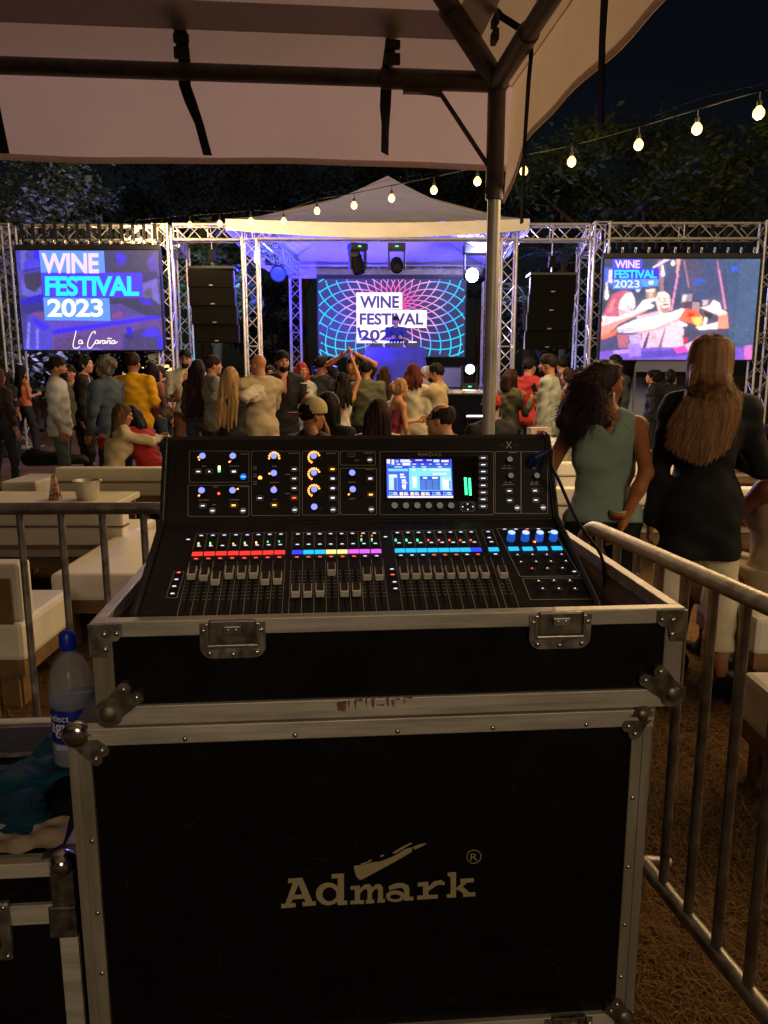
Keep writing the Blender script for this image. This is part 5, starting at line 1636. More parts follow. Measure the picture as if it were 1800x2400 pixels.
# maker's name above the display, series mark at the top right
def name_on(P, s, q, bold=0, sp=1.0, nm="maker_name", m_=None):
    vs, fs, _, _ = text_polys(s, bold, sp)
    a, b, c_, d_ = [Vector(hit(x, y, P)) for x, y in q]
    mb = MB().add([(*( (a.lerp(b, u)).lerp(d_.lerp(c_, u), 1 - v) ), .0008) for u, v in vs], fs)
    mb.build(nm, m_ or mat("silver_print", (.45, .44, .42), rough=.35, metal=.5), con, mw=P)
name_on(PB, "MIDAS", [c5(318, 178), c5(448, 178), c5(448, 203), c5(318, 203)], .012, 1.05)
on(PB, *c5(301, 190), "maker_mark", MB().lathe([(.0042, .0006), (.0042, .0010), (.0018, .0010)], 16).mesh("maker_mark"), mat("silver_print", (.45, .44, .42)))
name_on(PB, "X", [c5(888, 103), c5(930, 103), c5(930, 148), c5(888, 148)], .0, 1.0, "series_mark", mat("white_print", (.75, .73, .7), rough=.5))
name_on(PB, "NE", [c5(842, 118), c5(886, 118), c5(886, 136), c5(842, 136)], 0, 1, "series_mark", mat("dim_print", (.12, .115, .11), rough=.5))
name_on(PB, "GEN", [c5(932, 118), c5(975, 118), c5(975, 136), c5(932, 136)], 0, 1, "series_mark", mat("dim_print", (.12, .115, .11), rough=.5))
# ---- fader field
STR = []
for i, (x, y) in enumerate(((264, 955), (354, 953), (442, 951), (532, 949), (620, 949), (706, 947), (793, 945), (880, 943))):
    STR.append((c4(x, y), "red", (y, [1110, 1120, 1150, 1105, 1105, 1102, 1150, 1145][i], [210, 302, 395, 498, 590, 683, 770, 862][i])))
for i, (x, y, c) in enumerate(((1010, 942, "blue"), (1095, 941, "cyan"), (1180, 940, "cyan"), (1263, 939, "yellow"), (1348, 938, "yellow"), (1432, 936, "magenta"), (1514, 935, "magenta"), (1600, 934, "magenta"))):
    STR.append((c4(x, y), c, (y, [1240, 1240, 1235, 1080, 1235, 1232, 1115, 1115][i], [1000, 1094, 1188, 1272, 1375, 1466, 1545, 1632][i])))
STR5 = []
for i, x in enumerate((167, 242, 316, 391, 466, 541, 614, 688)):
    STR5.append((c5(x, 848 - i * .9), "cyan" if i < 7 else "blue", c5([210, 290, 370, 450, 530, 610, 688, 766][i], 1010 - i)))
STR5.append((c5(806, 840), "cyan", c5(890, 1003)))
SC = {"red": (1, .04, .03), "blue": (.03, .06, .95), "cyan": (.02, .52, .95), "yellow": (.95, .85, .30), "magenta": (.72, .12, .85)}
strip_me = MB().box((-.0108, -.0062, 0), (.0108, .0062, .0016)).mesh("scribble_strip")
cap_me = MB().add([(-.0055, -.011, .004), (.0055, -.011, .004), (.0055, .011, .004), (-.0055, .011, .004), (-.0055, -.0125, .0135), (.0055, -.0125, .0135), (.0055, -.004, .009), (-.0055, -.004, .009), (-.0055, .004, .009), (.0055, .004, .009), (.0055, .0125, .0135), (-.0055, .0125, .0135)],
                  [(0, 3, 2, 1), (0, 1, 5, 4), (4, 5, 6, 7), (7, 6, 9, 8), (8, 9, 10, 11), (2, 3, 11, 10), (1, 2, 10, 9, 6, 5), (3, 0, 4, 7, 8, 11)]).mesh("fader_cap")
capw_me = MB().box((-.0058, -.0140, .0035), (.0058, -.0100, .0140)).box((-.0066, -.0115, .0035), (-.0056, .0125, .0125)).box((.0056, -.0115, .0035), (.0066, .0125, .0125)).mesh("cap_edge")
M_CAPD = mat("fader_cap_dark", (.05, .048, .045), rough=.45)
M_CAPW = mat("fader_cap_white", (.86, .82, .72), rough=.45)
M_SLOT = mat("fader_slot", (.003, .003, .003), rough=.9)
tick_me = MB()
for k in range(9):
    y = .012 - k * .0105
    for s in (-1, 1):
        tick_me.add([(s * .0035, y, .0006), (s * .0095, y, .0006), (s * .0095, y + .0010, .0006), (s * .0035, y + .0010, .0006)], [(0, 1, 2, 3) if s > 0 else (3, 2, 1, 0)])
tick_me = tick_me.mesh("scale_marks")
slot_me = MB().box((-.0016, -.098, .0), (.0016, .022, .0007)).mesh("fader_slot")
sbtn_me = MB().prism(rrect(.0135, .0085, .0035), 0, .003, M=Matrix(((1, 0, 0), (0, 0, 1), (0, 1, 0)))).mesh("key")
def key(px, py, g, w=1.0, lab=True):
    b = on(PA, px, py, "key", sbtn_me, M_BTN, 0, sc=(w, 1, 1))
    put("rim", skey_rim, M_LINE, b, loc=(0, 0, .0025))
    if lab:
        put("lit_label", lab_me, g, b, loc=(0, .0004, .0032), scale=(.8, 1.0, 1))
    return b
skey_rim = MB()
for p, q in zip(rrect(.0135, .0085, .0035)[10:], rrect(.0135, .0085, .0035)[11:]):
    skey_rim.add([(p[0], p[1], 0), (q[0], q[1], 0), (q[0] * .88, q[1] * .85, .0008), (p[0] * .88, p[1] * .85, .0008)], [(0, 1, 2, 3)])
skey_rim = skey_rim.mesh("rim")
def channel(strip_px, colour, cap_px, i, mute_red):
    x, y = hit(*strip_px, PA)
    on(PA, *strip_px, "scribble_strip", strip_me, glow("strip_" + colour, SC[colour], 1.25), .0005)
    # keys above and below the strip
    def off(dy, dx=0):
        p = NM @ (PA @ Vector((x + dx, y + dy, 0)))
        return p
    for dy, g in ((.064, G_WHT), (.025, G_WHT), (-.020, G_LRED if mute_red else G_WHT)):
        b = put("key", sbtn_me, M_BTN, con, mw=PA @ Matrix.Translation((x, y + dy, 0)))
        put("rim", skey_rim, M_LINE, b, loc=(0, 0, .0025))
        put("lit_label", lab_me, g, b, loc=(0, .0004, .0032), scale=(.8, .9, 1))
    cx, cy = hit(*cap_px, PA)
    cx = x
    put("fader_slot", slot_me, M_SLOT, con, mw=PA @ Matrix.Translation((x, y - .085, 0)))
    put("scale_marks", tick_me, M_LINE, con, mw=PA @ Matrix.Translation((x, y - .078, .0003)))
    c_ = put("fader_cap", cap_me, M_CAPD, con, mw=PA @ Matrix.Translation((x, cy - .004, 0)) @ Matrix.Diagonal((1.25, 1.2, 1.15, 1)))
    put("cap_edge", capw_me, M_CAPW, c_)
    return x, y
pos = []
for i, (sp, c, cpx) in enumerate(STR):
    pos.append(channel(sp, c, c4(cpx[2], cpx[1]), i, i < 14))
pos5 = []
for i, (sp, c, cp) in enumerate(STR5):
    pos5.append(channel(sp, c, cp, i, i in (3, 4, 5, 7)))
def strip_lines(ps):
    # printed borders between neighbouring channels
    xs = [p[0] for p in ps]
    pitch = (xs[-1] - xs[0]) / (len(xs) - 1) if len(xs) > 1 else .024
    y = sum(p[1] for p in ps) / len(ps)
    e = [xs[0] - pitch / 2 + pitch * k for k in range(len(xs) + 1)]
    for x in e:
        MB().box((x - .0004, y - .20, .0002), (x + .0004, y - .026, .0006)).build("channel_line", M_LINE, con, mw=PA)
        MB().box((x - .0004, y + .016, .0002), (x + .0004, y + .075, .0006)).build("channel_line", M_LINE, con, mw=PA)
    for yy in (y - .20, y + .075):
        MB().box((e[0], yy - .0004, .00025), (e[-1], yy + .0004, .00065)).build("channel_line", M_LINE, con, mw=PA)
strip_lines(pos[:8]); strip_lines(pos[8:]); strip_lines(pos5[:8]); strip_lines(pos5[8:])
# channel meter lights
for i, (x, y) in enumerate(((272, 872), (272, 880), (360, 870), (360, 880), (532, 876), (618, 868), (618, 878), (704, 866), (704, 876), (790, 862), (874, 860), (1490, 818), (1490, 842), (1490, 852), (1568, 816), (1568, 842), (1568, 852))):
    on(PA, *c4(x, y), "led", led_me, (G_GRN, G_OR, G_GRN, G_OR, G_OR, G_GRN, G_OR, G_YEL, G_OR, G_GRN, G_GRN, G_RED, G_GRN, G_GRN, G_RED, G_GRN, G_GRN)[i], 0, sc=(1, .8, 1))
for i, x in enumerate((138, 211, 286, 360, 432, 504, 578, 650)):
    on(PA, *c5(x, 775), "led", led_me, G_GRN if i < 3 else G_RED, 0, sc=(1.2, 1.1 if i > 2 else 1.8, 1))
for x, y, g in ((125, 1100, G_LRED), (108, 1152, G_WHT), (92, 1203, G_WHT), (78, 1258, G_WHT), (196, 853, G_WHT)):
    key(*c4(x, y), g)
for x, y, g in ((112, 980, G_WHT), (117, 1018, G_LRED), (130, 1068, G_WHT), (137, 1113, G_WHT), (68, 760, G_WHT), (775, 765, G_WHT)):
    key(*c5(x, y), g)
frame(PA, [c4(88, 1085), c4(168, 1085), c4(112, 1283), c4(26, 1280)], r=.003)
for x, y, g in ((880, 708, G_WHT), (957, 708, G_WHT), (1034, 706, G_LRED), (1111, 706, G_WHT), (1188, 728, G_WHT), (968, 882, G_WHT), (1070, 880, G_WHT), (1168, 880, G_WHT), (1268, 878, G_WHT), (992, 930, G_WHT), (1095, 928, G_WHT), (1196, 926, G_WHT), (1298, 924, G_WHT), (1068, 975, G_LRED), (1172, 974, G_WHT), (1275, 972, G_WHT), (1355, 997, G_WHT), (1112, 1060, G_WHT), (1216, 1057, G_WHT), (1325, 1057, G_WHT), (1140, 1112, G_WHT), (1250, 1112, G_WHT), (1360, 1112, G_WHT)):
    b = key(*c5(x, y), g, lab=False)
    put("lit_label", lab_me, g, b, loc=(0, .0006, .0032), scale=(.35 if y > 800 and y != 997 else .8, .8, 1))
enc_me = MB().lathe([(.009, 0), (.0085, .017), (.0075, .019), (0, .019)], 20).mesh("encoder")
for x, y in ((922, 742), (1018, 742), (1115, 742), (1210, 740)):
    k = on(PA, *c5(x, y + 30), "encoder", enc_me, mat("encoder_blue", (.02, .05, .15), rough=.4, emit=(.02, .14, .8), estr=.6), 0)
    put("ring", ring_me, glow("ring_cyan", (.35, .5, 1), 1.8), k, loc=(0, 0, .0192), scale=(1.1, 1.1, 1))
for x, y in ((942, 836), (1038, 836), (1138, 834), (1238, 832)):
    on(PA, *c5(x, y), "scribble_strip", strip_me, glow("strip_cyan", SC["cyan"], 1.25), .0005)
on(PA, *c5(1080, 785), "led", led_me, G_RED, 0); on(PA, *c5(1088, 787), "led", led_me, G_OR, 0)
frame(PA, [c5(825, 695), c5(1205, 692), c5(1400, 1020), c5(985, 1025)], r=.004)
frame(PA, [c5(1000, 1035), c5(1410, 1032), c5(1500, 1178), c5(1055, 1182)], r=.004)
for x, y in ((1285, 747), (1345, 833), (1400, 932), (1530, 1145)):
    on(PA, *c5(x, y), "screw", MB().lathe([(.0028, 0), (.0028, .0008), (0, .0008)], 10).mesh("screw"), M_SLOT)
# gooseneck lead with blue plug
lead = thing("power_lead", "black lead with a blue plug running from the console over its right side", "cable", tuple(NM @ Vector((.36, .33, 1.28))))
x, y = hit(*c5(1085, 232), PB)
pl = NM @ PB
pts = [pl @ Vector((x + .018, y + .005, .04)), pl @ Vector((x + .030, y + .008, .044)), at(1293, 1093, 1.70), at(1308, 1122, 1.69)]
pts += [at(1331, 1175, 1.69), at(1352, 1218, 1.69), at(1378, 1258, 1.70), at(1408, 1300, 1.72), at(1416, 1345, 1.74), at(1416, 1400, 1.76)]
def smooth_path(pts, n=6):
    q = []
    for i in range(len(pts) - 1):
        p0, p1, p2, p3 = pts[max(0, i - 1)], pts[i], pts[i + 1], pts[min(len(pts) - 1, i + 2)]
        for k in range(n):
            t = k / n
            q.append(.5 * ((2 * p1) + (p2 - p0) * t + (2 * p0 - 5 * p1 + 4 * p2 - p3) * t * t + (3 * p1 - p0 - 3 * p2 + p3) * t ** 3))
    q.append(pts[-1]); return q
MB().tube(smooth_path(pts), .0038, n=8).build("cable", mat("black_rubber", (.012, .012, .013), rough=.5), lead, world=True, smooth=True)
MB().cyl(pl @ Vector((x - .012, y - .008, .0)), pl @ Vector((x - .004, y - .002, .03)), .0125, n=16).cyl(pl @ Vector((x - .006, y - .004, .028)), pl @ Vector((x + .019, y + .006, .04)), .011, .006, n=14).build("plug", mat("blue_plug", (.01, .03, .14), rough=.4), lead, world=True, smooth=True)
l2 = thing("grey_cord", "short grey cord hanging over the right rim of the case tray", "cord", tuple(at(1492, 1350, 1.66)))
MB().tube(smooth_path([at(1480, 1396, 1.66), at(1486, 1362, 1.66), at(1491, 1347, 1.655), at(1495, 1352, 1.65), at(1494, 1375, 1.64), at(1488, 1405, 1.64)]), .004, n=8).build("cord", mat("grey_cordage", (.16, .17, .2), rough=.6), l2, world=True, smooth=True)

# ================================================================== second case at the left with things on it
c2 = thing("road_case", "low black road case with chrome ball corners at the left of the desk", "road case", tuple(CM @ Vector((-1.06, .03, 0))), CASE_R)
W2, D2, Z2 = .44, .64, .58
MB().box((-W2 + .003, .004, .14), (W2 - .003, D2 - .004, Z2 - .004)).build("body", M_LAM, c2)
for (a, b) in (((-W2, -.004, Z2 - .03), (W2, .03, Z2)), ((-W2, D2 - .03, Z2 - .03), (W2, D2, Z2)), ((-W2, .03, Z2 - .03), (-W2 + .03, D2 - .03, Z2)), ((W2 - .03, .03, Z2 - .03), (W2, D2 - .03, Z2)),
               ((-W2, -.005, Z2 - .13), (W2, .01, Z2 - .088)), ((-W2, -.003, .14), (-W2 + .035, .01, Z2 - .13)), ((W2 - .035, -.003, .14), (W2, .01, Z2 - .13))):
    MB().box(a, b, bev=.002).build("edge_extrusion", M_EDGE, c2)
for x in (W2 - .02, -W2 + .02):
    bc = MB().box((x - .022, -.008, Z2 - .10), (x + .022, .01, Z2 - .004), bev=.004).box((x - .04, .005, Z2 - .002), (x + .022, .05, Z2 + .003), bev=.001).build("ball_corner", M_DARKHARD, c2)
    MB().sphere((x, .006, Z2 - .008), .026, 18, 12).build("ball", M_CHROME, bc, smooth='all')
    MB().box((x - .03, -.009, Z2 - .16), (x + .022, .008, Z2 - .092), bev=.004).build("corner_bracket", M_DARKHARD, c2)
lt = MB().box((W2 - .24, -.012, Z2 - .20), (W2 - .12, .004, Z2 - .075), bev=.006).build("latch", M_HARD, c2)
MB().box((W2 - .22, -.020, Z2 - .17), (W2 - .14, -.012, Z2 - .10), bev=.004).build("catch", M_DARKHARD, lt)
for a, b in ((-.23, -.085), (-.13, -.085), (-.23, -.19), (-.13, -.19)):
    put("rivet", riv_me, M_RIVET, lt, loc=(W2 + a, -.0125, Z2 + b))
dish = MB().box((-.02, D2 - .22, Z2 - .002), (.26, D2 - .05, Z2 + .004), bev=.002).build("recessed_dish", M_DARKHARD, c2)
MB().box((.01, D2 - .20, Z2 + .0035), (.23, D2 - .07, Z2 + .0046)).build("dish_well", M_SLOT, dish)
for a, b in ((-.005, -.20), (.245, -.20), (.12, -.21), (-.005, -.07), (.245, -.07)):
    put("rivet", riv_me, M_RIVET, dish, loc=(a, D2 + b, Z2 + .005), rot=(R(90), 0, 0))
for i in range(4):
    put("castor", MB().cyl((-.018, 0, .062), (.018, 0, .062), .062, n=20).box((-.03, -.04, .09), (.03, .04, .14)).mesh("castor", True), M_DARKHARD, c2, loc=((-W2 + .08) if i % 2 else (W2 - .08), .1 if i < 2 else D2 - .1, 0))
# water bottle
bp = on_z(181, 1790, Z2 + .003)
bt = thing("water_bottle", "clear plastic water bottle with blue cap and label on the low case", "bottle", tuple(bp), R(-8))
bprof = [(.0, .004), (.030, .0), (.046, .006), (.0500, .02), (.0500, .07), (.0475, .075), (.0475, .155), (.0500, .16), (.0505, .185), (.0490, .205), (.044, .232), (.034, .256), (.021, .272), (.0145, .280), (.0145, .300), (.0, .301)]
M_PET = mat("clear_plastic", (.80, .84, .95), rough=.12, trans=.80, ior=1.15, spec=.7)
MB().lathe(bprof, 32).build("bottle_body", M_PET, bt, smooth='all')
MB().lathe([(0, .006), (.043, .006), (.0465, .03), (.0445, .08), (.0445, .15), (.0465, .175), (.0, .176)], 28).build("water", mat("water", (.9, .95, 1), rough=.02, trans=1.0, ior=1.2), bt, smooth='all')
MB().lathe([(.0482, .070), (.0486, .072), (.0486, .152), (.0482, .154)], 40).build("label_band", mat("blue_label", lin("16248a"), rough=.4), bt, smooth='all')
cp = MB()
cp.lathe([(.0, .329), (.0145, .328), (.0185, .322), (.0195, .300), (.0195, .288), (.018, .286)], 28).build("cap", mat("blue_cap", lin("1a2ab0"), rough=.35), bt, smooth=True)
def onlabel(s, a0, a1, z0, z1, bold=0):
    vs, fs, _, _ = text_polys(s, bold, 1)
    m = MB().add([(.0489 * math.sin(a0 + (a1 - a0) * u), -.0489 * math.cos(a0 + (a1 - a0) * u), z0 + (z1 - z0) * v) for u, v in vs], fs)
    m.build("label_lettering", mat("label_white_print", (.75, .76, .8), rough=.5), bt)
onlabel("select", -.75, .35, .128, .145)
onlabel("agua", -.75, .75, .088, .122, .01)
# teal rubber gloves and rag
def glove(name, label, px, py, m, rotz, seed, flat=.5, cat="glove"):
    s = SDF(); rg = random.Random(seed)
    s.ell((0, 0, .03), (.075, .10, .028), k=.03)
    s.cone((0, -.06, .03), (.01, -.16, .03), .055, .06, k=.04)
    for i, x in enumerate((-.05, -.018, .018, .05)):
        l = (.085, .11, .105, .075)[i]
        s.cone((x, .07, .03), (x * 1.35 + rg.uniform(-.02, .02), .07 + l * .7, .045 + rg.uniform(0, .03)), .019, .016, k=.015)
        s.cone((x * 1.35, .07 + l * .65, .045), (x * 1.4 + rg.uniform(-.03, .03), .07 + l * .9, .03 + rg.uniform(0, .06)), .016, .012, k=.015)
    s.cone((.07, -.01, .035), (.115, .05, .06), .022, .017, k=.02)
    V, F = s.mesh(.0055, fold_noise(.007, 26, 22, seed))
    V = V * np.array((.85, .80, .9 * flat)); V[:, 2] = np.maximum(V[:, 2], .001)
    p = on_z(px, py, Z2 + .004)
    t = thing(name, label, cat, tuple(p), R(rotz))
    put("shell", np_mesh(name, V, F), m, t)
    return t
M_TEAL = mat("teal_rubber", lin("0a3c50"), rough=.8, spec=.2, var=.25, scale=14, bump=.25, bscale=40)
glove("rubber_glove", "crumpled teal rubber glove nearest the front of the low case", 30, 1865, M_TEAL, 30, 3, .28)
glove("rubber_glove", "teal rubber glove lying behind with a finger sticking up", 70, 1820, M_TEAL, -30, 8, .42)
p = on_z(30, 1975, Z2 + .004)
rg_ = thing("rag", "beige cleaning rag under the teal gloves on the low case", "rag", tuple(p), R(15))
rows = [[(-.10 + .0125 * j, -.05 + .0125 * i, .006 + .008 * math.sin(i * 1.1 + j * .5) * math.sin(j * .8) + .006) for j in range(17)] for i in range(9)]
MB().grid(rows).build("cloth", mat("rag_beige", (.40, .31, .22), rough=.9, var=.2, scale=30), rg_, smooth='all')
p = on_z(100, 1800, Z2 + .012)
rod = thing("metal_rod", "thin steel rod lying across the low case behind the gloves", "rod", tuple(p), R(4))
MB().cyl((-.02, 0, 0), (.20, 0, 0), .004, n=8).build("shaft", M_ALU, rod, smooth=True)

# ================================================================== crowd-control barriers
M_BAR = mat("barrier_steel", (.36, .33, .30), rough=.42, metal=.8, var=.35, scale=18, rvar=.15, bump=.1, bscale=50)
def barrier(label, start, ang, L, H=1.07, zb=.27, n=17):
    t = thing("crowd_barrier", label, "barrier", (start[0], start[1], 0), ang)
    r = .0195; c = .09
    path = [(0, 0, zb), (0, 0, H - c)]
    for k in range(1, 7):
        a = math.pi / 2 * k / 6
        path.append((c - c * math.cos(a), 0, H - c + c * math.sin(a)))
    for k in range(0, 7):
        a = math.pi / 2 * k / 6
        path.append((L - c + c * math.sin(a), 0, H - c + c * math.cos(a)))
    path += [(L, 0, zb)]
    MB().tube(path, r, n=14).build("rail_frame", M_BAR, t, smooth='all')
    MB().cyl((0, 0, zb), (L, 0, zb), .0195, n=14).build("bottom_rail", M_BAR, t, smooth=True)
    bar = MB().cyl((0, 0, zb), (0, 0, H - .01), .0115, n=10).mesh("bar", True)
    for i in range(1, n):
        put("bar", bar, M_BAR, t, loc=(L * i / n, 0, 0))
    for x in (.12, L - .12):
        MB().tube([(x, -.28, .014), (x, -.1, .06), (x, 0, zb), (x, .1, .06), (x, .28, .014)], .016, n=10).build("foot", M_BAR, t, smooth=True)
    return t
barrier("steel crowd barrier left of the desk in front of the white lounge seats", (-.635, 2.40), R(180 + 1.5), 2.2, n=17)
d = Vector((.18, -.984, 0))
barrier("steel crowd barrier running along the right side of the desk", (.578, 2.19), math.atan2(d.y, d.x), 2.25, H=1.065, n=21)

# ================================================================== lounge furniture
M_CREAM = mat("cream_vinyl", (.82, .77, .65), rough=.5, var=.06, scale=3, bump=.12, bscale=7, rvar=.08)
M_WOOD = mat("pallet_wood", (.24, .14, .06), rough=.8, var=.35, scale=9, stretch=(.3, 1, 1))
def sofa(label, x0, x1, Y, rotz=0.0, back=True, zt=.62, seat_d=.62, side=1):
    t = thing("lounge_sofa", label, "sofa", ((x0 + x1) / 2, Y, 0), rotz, group="cream lounge sofas")
    w = (x1 - x0) / 2
    MB().box((-w, 0, .49), (w, .13, zt), bev=.018).build("back_cushion", M_CREAM, t)
    MB().box((-w + .01, .008, .36), (w - .01, .12, .482), bev=.01).build("back_panel", M_CREAM, t)
    MB().box((-w, .002, .482), (w, .12, .49)).build("wood_rail", M_WOOD, t)
    MB().box((-w + .005, .15, .24), (w - .005, seat_d + .13, .40), bev=.03).build("seat_cushion", M_CREAM, t)
    MB().box((-w, .01, .335), (w, .14, .362)).build("wood_rail", M_WOOD, t)
    MB().box((-w, .135, .17), (w, seat_d + .1, .242)).build("base_frame", M_WOOD, t)
    for sx in (-w + .05, 0, w - .05):
        for yy in (.05, seat_d + .03):
            MB().box((sx - .04, yy - .04, 0), (sx + .04, yy + .04, .172 if yy > .1 else .337)).build("leg", M_WOOD, t)
    return t
sofa("cream lounge sofa behind which the embracing couple sits", xat(127, 7.0, .6), xat(415, 7.0, .6), 7.0)
sofa("cream lounge sofa close behind the left barrier with the bucket beyond it", -3.6, xat(287, 4.95, .6), 4.95)
sofa("cream lounge sofa back between the women at the right, farther row", xat(1305, 7.4, .6), xat(1640, 7.4, .6), 7.4)
sofa("cream lounge sofa at the far right behind the coat of the tall woman", xat(1590, 9.0, .6), 6.8, 9.0)
sofa("cream lounge sofa in the nearer right row behind the standing women", xat(1290, 5.75, .6), 5.6, 5.75)
def pouf(label, x0, x1, y0, y1, zt, zb, rz=0, nm="lounge_bench"):
    t = thing(nm, label, "bench", ((x0 + x1) / 2, (y0 + y1) / 2, 0), R(rz), group="cream lounge benches")
    w, d = (x1 - x0) / 2, (y1 - y0) / 2
    MB().box((-w, -d, zb), (w, d, zt), bev=.025).build("cushion", M_CREAM, t)
    MB().box((-w + .01, -d + .01, zb - .07), (w - .01, d - .01, zb + .002)).build("base_frame", M_WOOD, t)
    for sx in (-1, 1):
        for sy in (-1, 1):
            MB().box((sx * (w - .07) - .035, sy * (d - .07) - .035, 0), (sx * (w - .07) + .035, sy * (d - .07) + .035, zb - .068)).build("leg", M_WOOD, t)
    return t
pouf("wide flat cream lounge bench right behind the left barrier", -1.80, -1.05, 4.0, 5.2, .42, .27)
pouf("cream lounge seat projecting left beyond the couple's sofa", xat(52, 7.6, .4), xat(127, 7.6, .4) + .02, 7.15, 7.75, .47, .30)
pouf("cream lounge bench behind the barrier at the lower left edge", -2.7, -1.60, 3.25, 3.80, .40, .22)
pouf("cream lounge bench at the right edge behind the right barrier", 1.31, 2.1, 2.2, 2.66, .42, .24)
pouf("cream lounge bench under the seated woman at the right edge", 1.62, 2.6, 3.2, 3.85, .44, .27)
pouf("pale lounge bench behind the console just right of its left end", xat(415, 6.6, .4), xat(480, 6.6, .4), 6.3, 6.9, .47, .28)
arm = thing("lounge_backrest_sofa", "cream padded back of the lower left lounge bench", "sofa back", (-2.1, 3.33, 0))
MB().box((-.6, -.06, .40), (.50, .05, .665), bev=.02).build("cushion", M_CREAM, arm)
MB().box((-.6, -.075, .0), (-.5, -.061, .62)).build("support", M_WOOD, arm)
MB().box((.38, -.075, .0), (.46, -.061, .60)).build("support", M_WOOD, arm)
def table(label, x0, x1, y0, y1, z):
    t = thing("low_table", label, "table", ((x0 + x1) / 2, (y0 + y1) / 2, 0))
    w, d = (x1 - x0) / 2, (y1 - y0) / 2
    MB().box((-w, -d, z - .05), (w, d, z), bev=.008).build("table_top", M_CREAM, t)
    for sx in (-1, 1):
        for sy in (-1, 1):
            MB().box((sx * (w - .06) - .03, sy * (d - .06) - .03, 0), (sx * (w - .06) + .03, sy * (d - .06) + .03, z - .048)).build("leg", M_WOOD, t)
table("low cream table with the steel bucket and paper cone on it", -3.9, xat(283, 6.2, .45), 6.0, 6.7, .45)
p = on_z(206, 1170, .452)
bk = thing("ice_bucket", "galvanised steel ice bucket on the low cream table", "bucket", tuple(p))
MB().lathe([(0, .002), (.082, .0), (.085, .005), (.105, .15), (.112, .153), (.112, .16), (.106, .16), (.103, .152), (.083, .01), (0, .008)], 28).build("pail", M_GALV, bk, smooth=True)
for s in (-1, 1):
    MB().box((s * .11 - .012, -.015, .145), (s * .11 + .012, .015, .165), bev=.003).build("lug", M_GALV, bk)
p = on_z(130, 1170, .452)
pc = thing("paper_bag", "small red and white patterned paper bag standing beside the bucket", "bag", tuple(p))
MB().add([(-.045, -.03, 0), (.045, -.03, 0), (.045, .03, 0), (-.045, .03, 0), (-.028, -.018, .11), (.026, -.018, .11), (.026, .018, .11), (-.028, .018, .11), (-.018, -.01, .2), (.014, -.012, .205), (.016, .01, .195), (-.016, .012, .2)], [(0, 3, 2, 1), (0, 1, 5, 4), (1, 2, 6, 5), (2, 3, 7, 6), (3, 0, 4, 7), (4, 5, 9, 8), (5, 6, 10, 9), (6, 7, 11, 10), (7, 4, 8, 11), (8, 9, 10, 11)]).build("paper", mat("patterned_paper", lin("8a2a20"), rough=.7, var=.1, scale=34, col2=(.7, .55, .4), detail=1), pc)
# ================================================================== people
def rot3(yaw=0, pitch=0, roll=0):
    return np.array(Euler((R(pitch), R(roll), R(yaw)), 'YXZ').to_matrix()) if False else np.array((Matrix.Rotation(R(yaw), 3, 'Z') @ Matrix.Rotation(R(pitch), 3, 'X') @ Matrix.Rotation(R(roll), 3, 'Y')))
_heads = {}
def head_verts(fem, res):
    key = (fem, res)
    if key in _heads:
        return _heads[key]
    s = SDF(); j = .92 if fem else 1.0
    s.ell((0, -.012, .032), (.074, .094, .086), k=.02)
    s.ell((0, .030, -.018), (.062 * j, .066, .082), k=.03)
    s.ell((0, .046, -.070), (.045 * j, .042, .040), k=.03)          # jaw and chin
    s.ell((0, .074, -.094), (.022 * j, .018, .018), k=.02)
    for e in (-1, 1):
        s.ell((e * .036, .062, -.022), (.026, .026, .024), k=.02)  # cheek
        s.ell((e * .074, -.006, -.008), (.010, .021, .031), rot=Matrix.Rotation(R(e * 18), 3, 'Z'), k=.008)   # ear
        s.ell((e * .031, .101, .014), (.019, .016, .013), k=.012, sub=True)
    s.ell((0, .086, .034), (.046, .014, .011), k=.02)               # brow
    s.cone((0, .092, .018), (0, .112, -.022), .008, .0125, k=.012)   # nose
    s.cone((-.012, .100, -.028), (.012, .100, -.028), .009, .009, k=.01)
    s.ell((0, .094, -.056), (.023, .012, .0065), k=.008)            # lips
    s.ell((0, .092, -.067), (.019, .012, .0065), k=.008)
    s.cone((0, -.020, -.05), (0, -.038, -.19), .054 * j, .058 * j, k=.03)
    V, F = s.mesh(res)
    _heads[key] = (V, F)
    return V, F
_hands = {}
def hand_verts(pose, res):
    # hand of a right arm: wrist at the origin, fingers along -Z, palm facing -X (to the body), thumb towards +Y
    key = (pose, res)
    if key in _hands:
        return _hands[key]
    s = SDF()
    s.cone((0, 0, .02), (0, 0, -.02), .024, .026, k=.02)
    s.ell((0, .0, -.055), (.016, .040, .048), k=.02)
    curl = {'relax': .35, 'flat': .05, 'grip': 1.15}[pose]
    for i, y in enumerate((.030, .010, -.010, -.029)):
        L = (.070, .078, .072, .056)[i]
        a = np.array((0, y, -.092)); ang = 0; d = np.array((0., 0., -1.))
        for q in range(3):
            ang += curl * (.55, .8, .7)[q] * (1 + .12 * i)
            d = np.array((-math.sin(ang), 0, -math.cos(ang)))
            b = a + d * L * (.42, .32, .26)[q]
            s.cone(a, b, .0088 - .0008 * q, .0082 - .0009 * q, k=.004)
            a = b
    t0 = np.array((-.004, .030, -.030)); t1 = np.array((-.022, .056, -.062)); t2 = np.array((-.036 if curl > .5 else -.024, .058, -.095))
    s.cone(t0, t1, .014, .0105, k=.012); s.cone(t1, t2, .0100, .0085, k=.004)
    V, F = s.mesh(res)
    _hands[key] = (V, F)
    return V, F
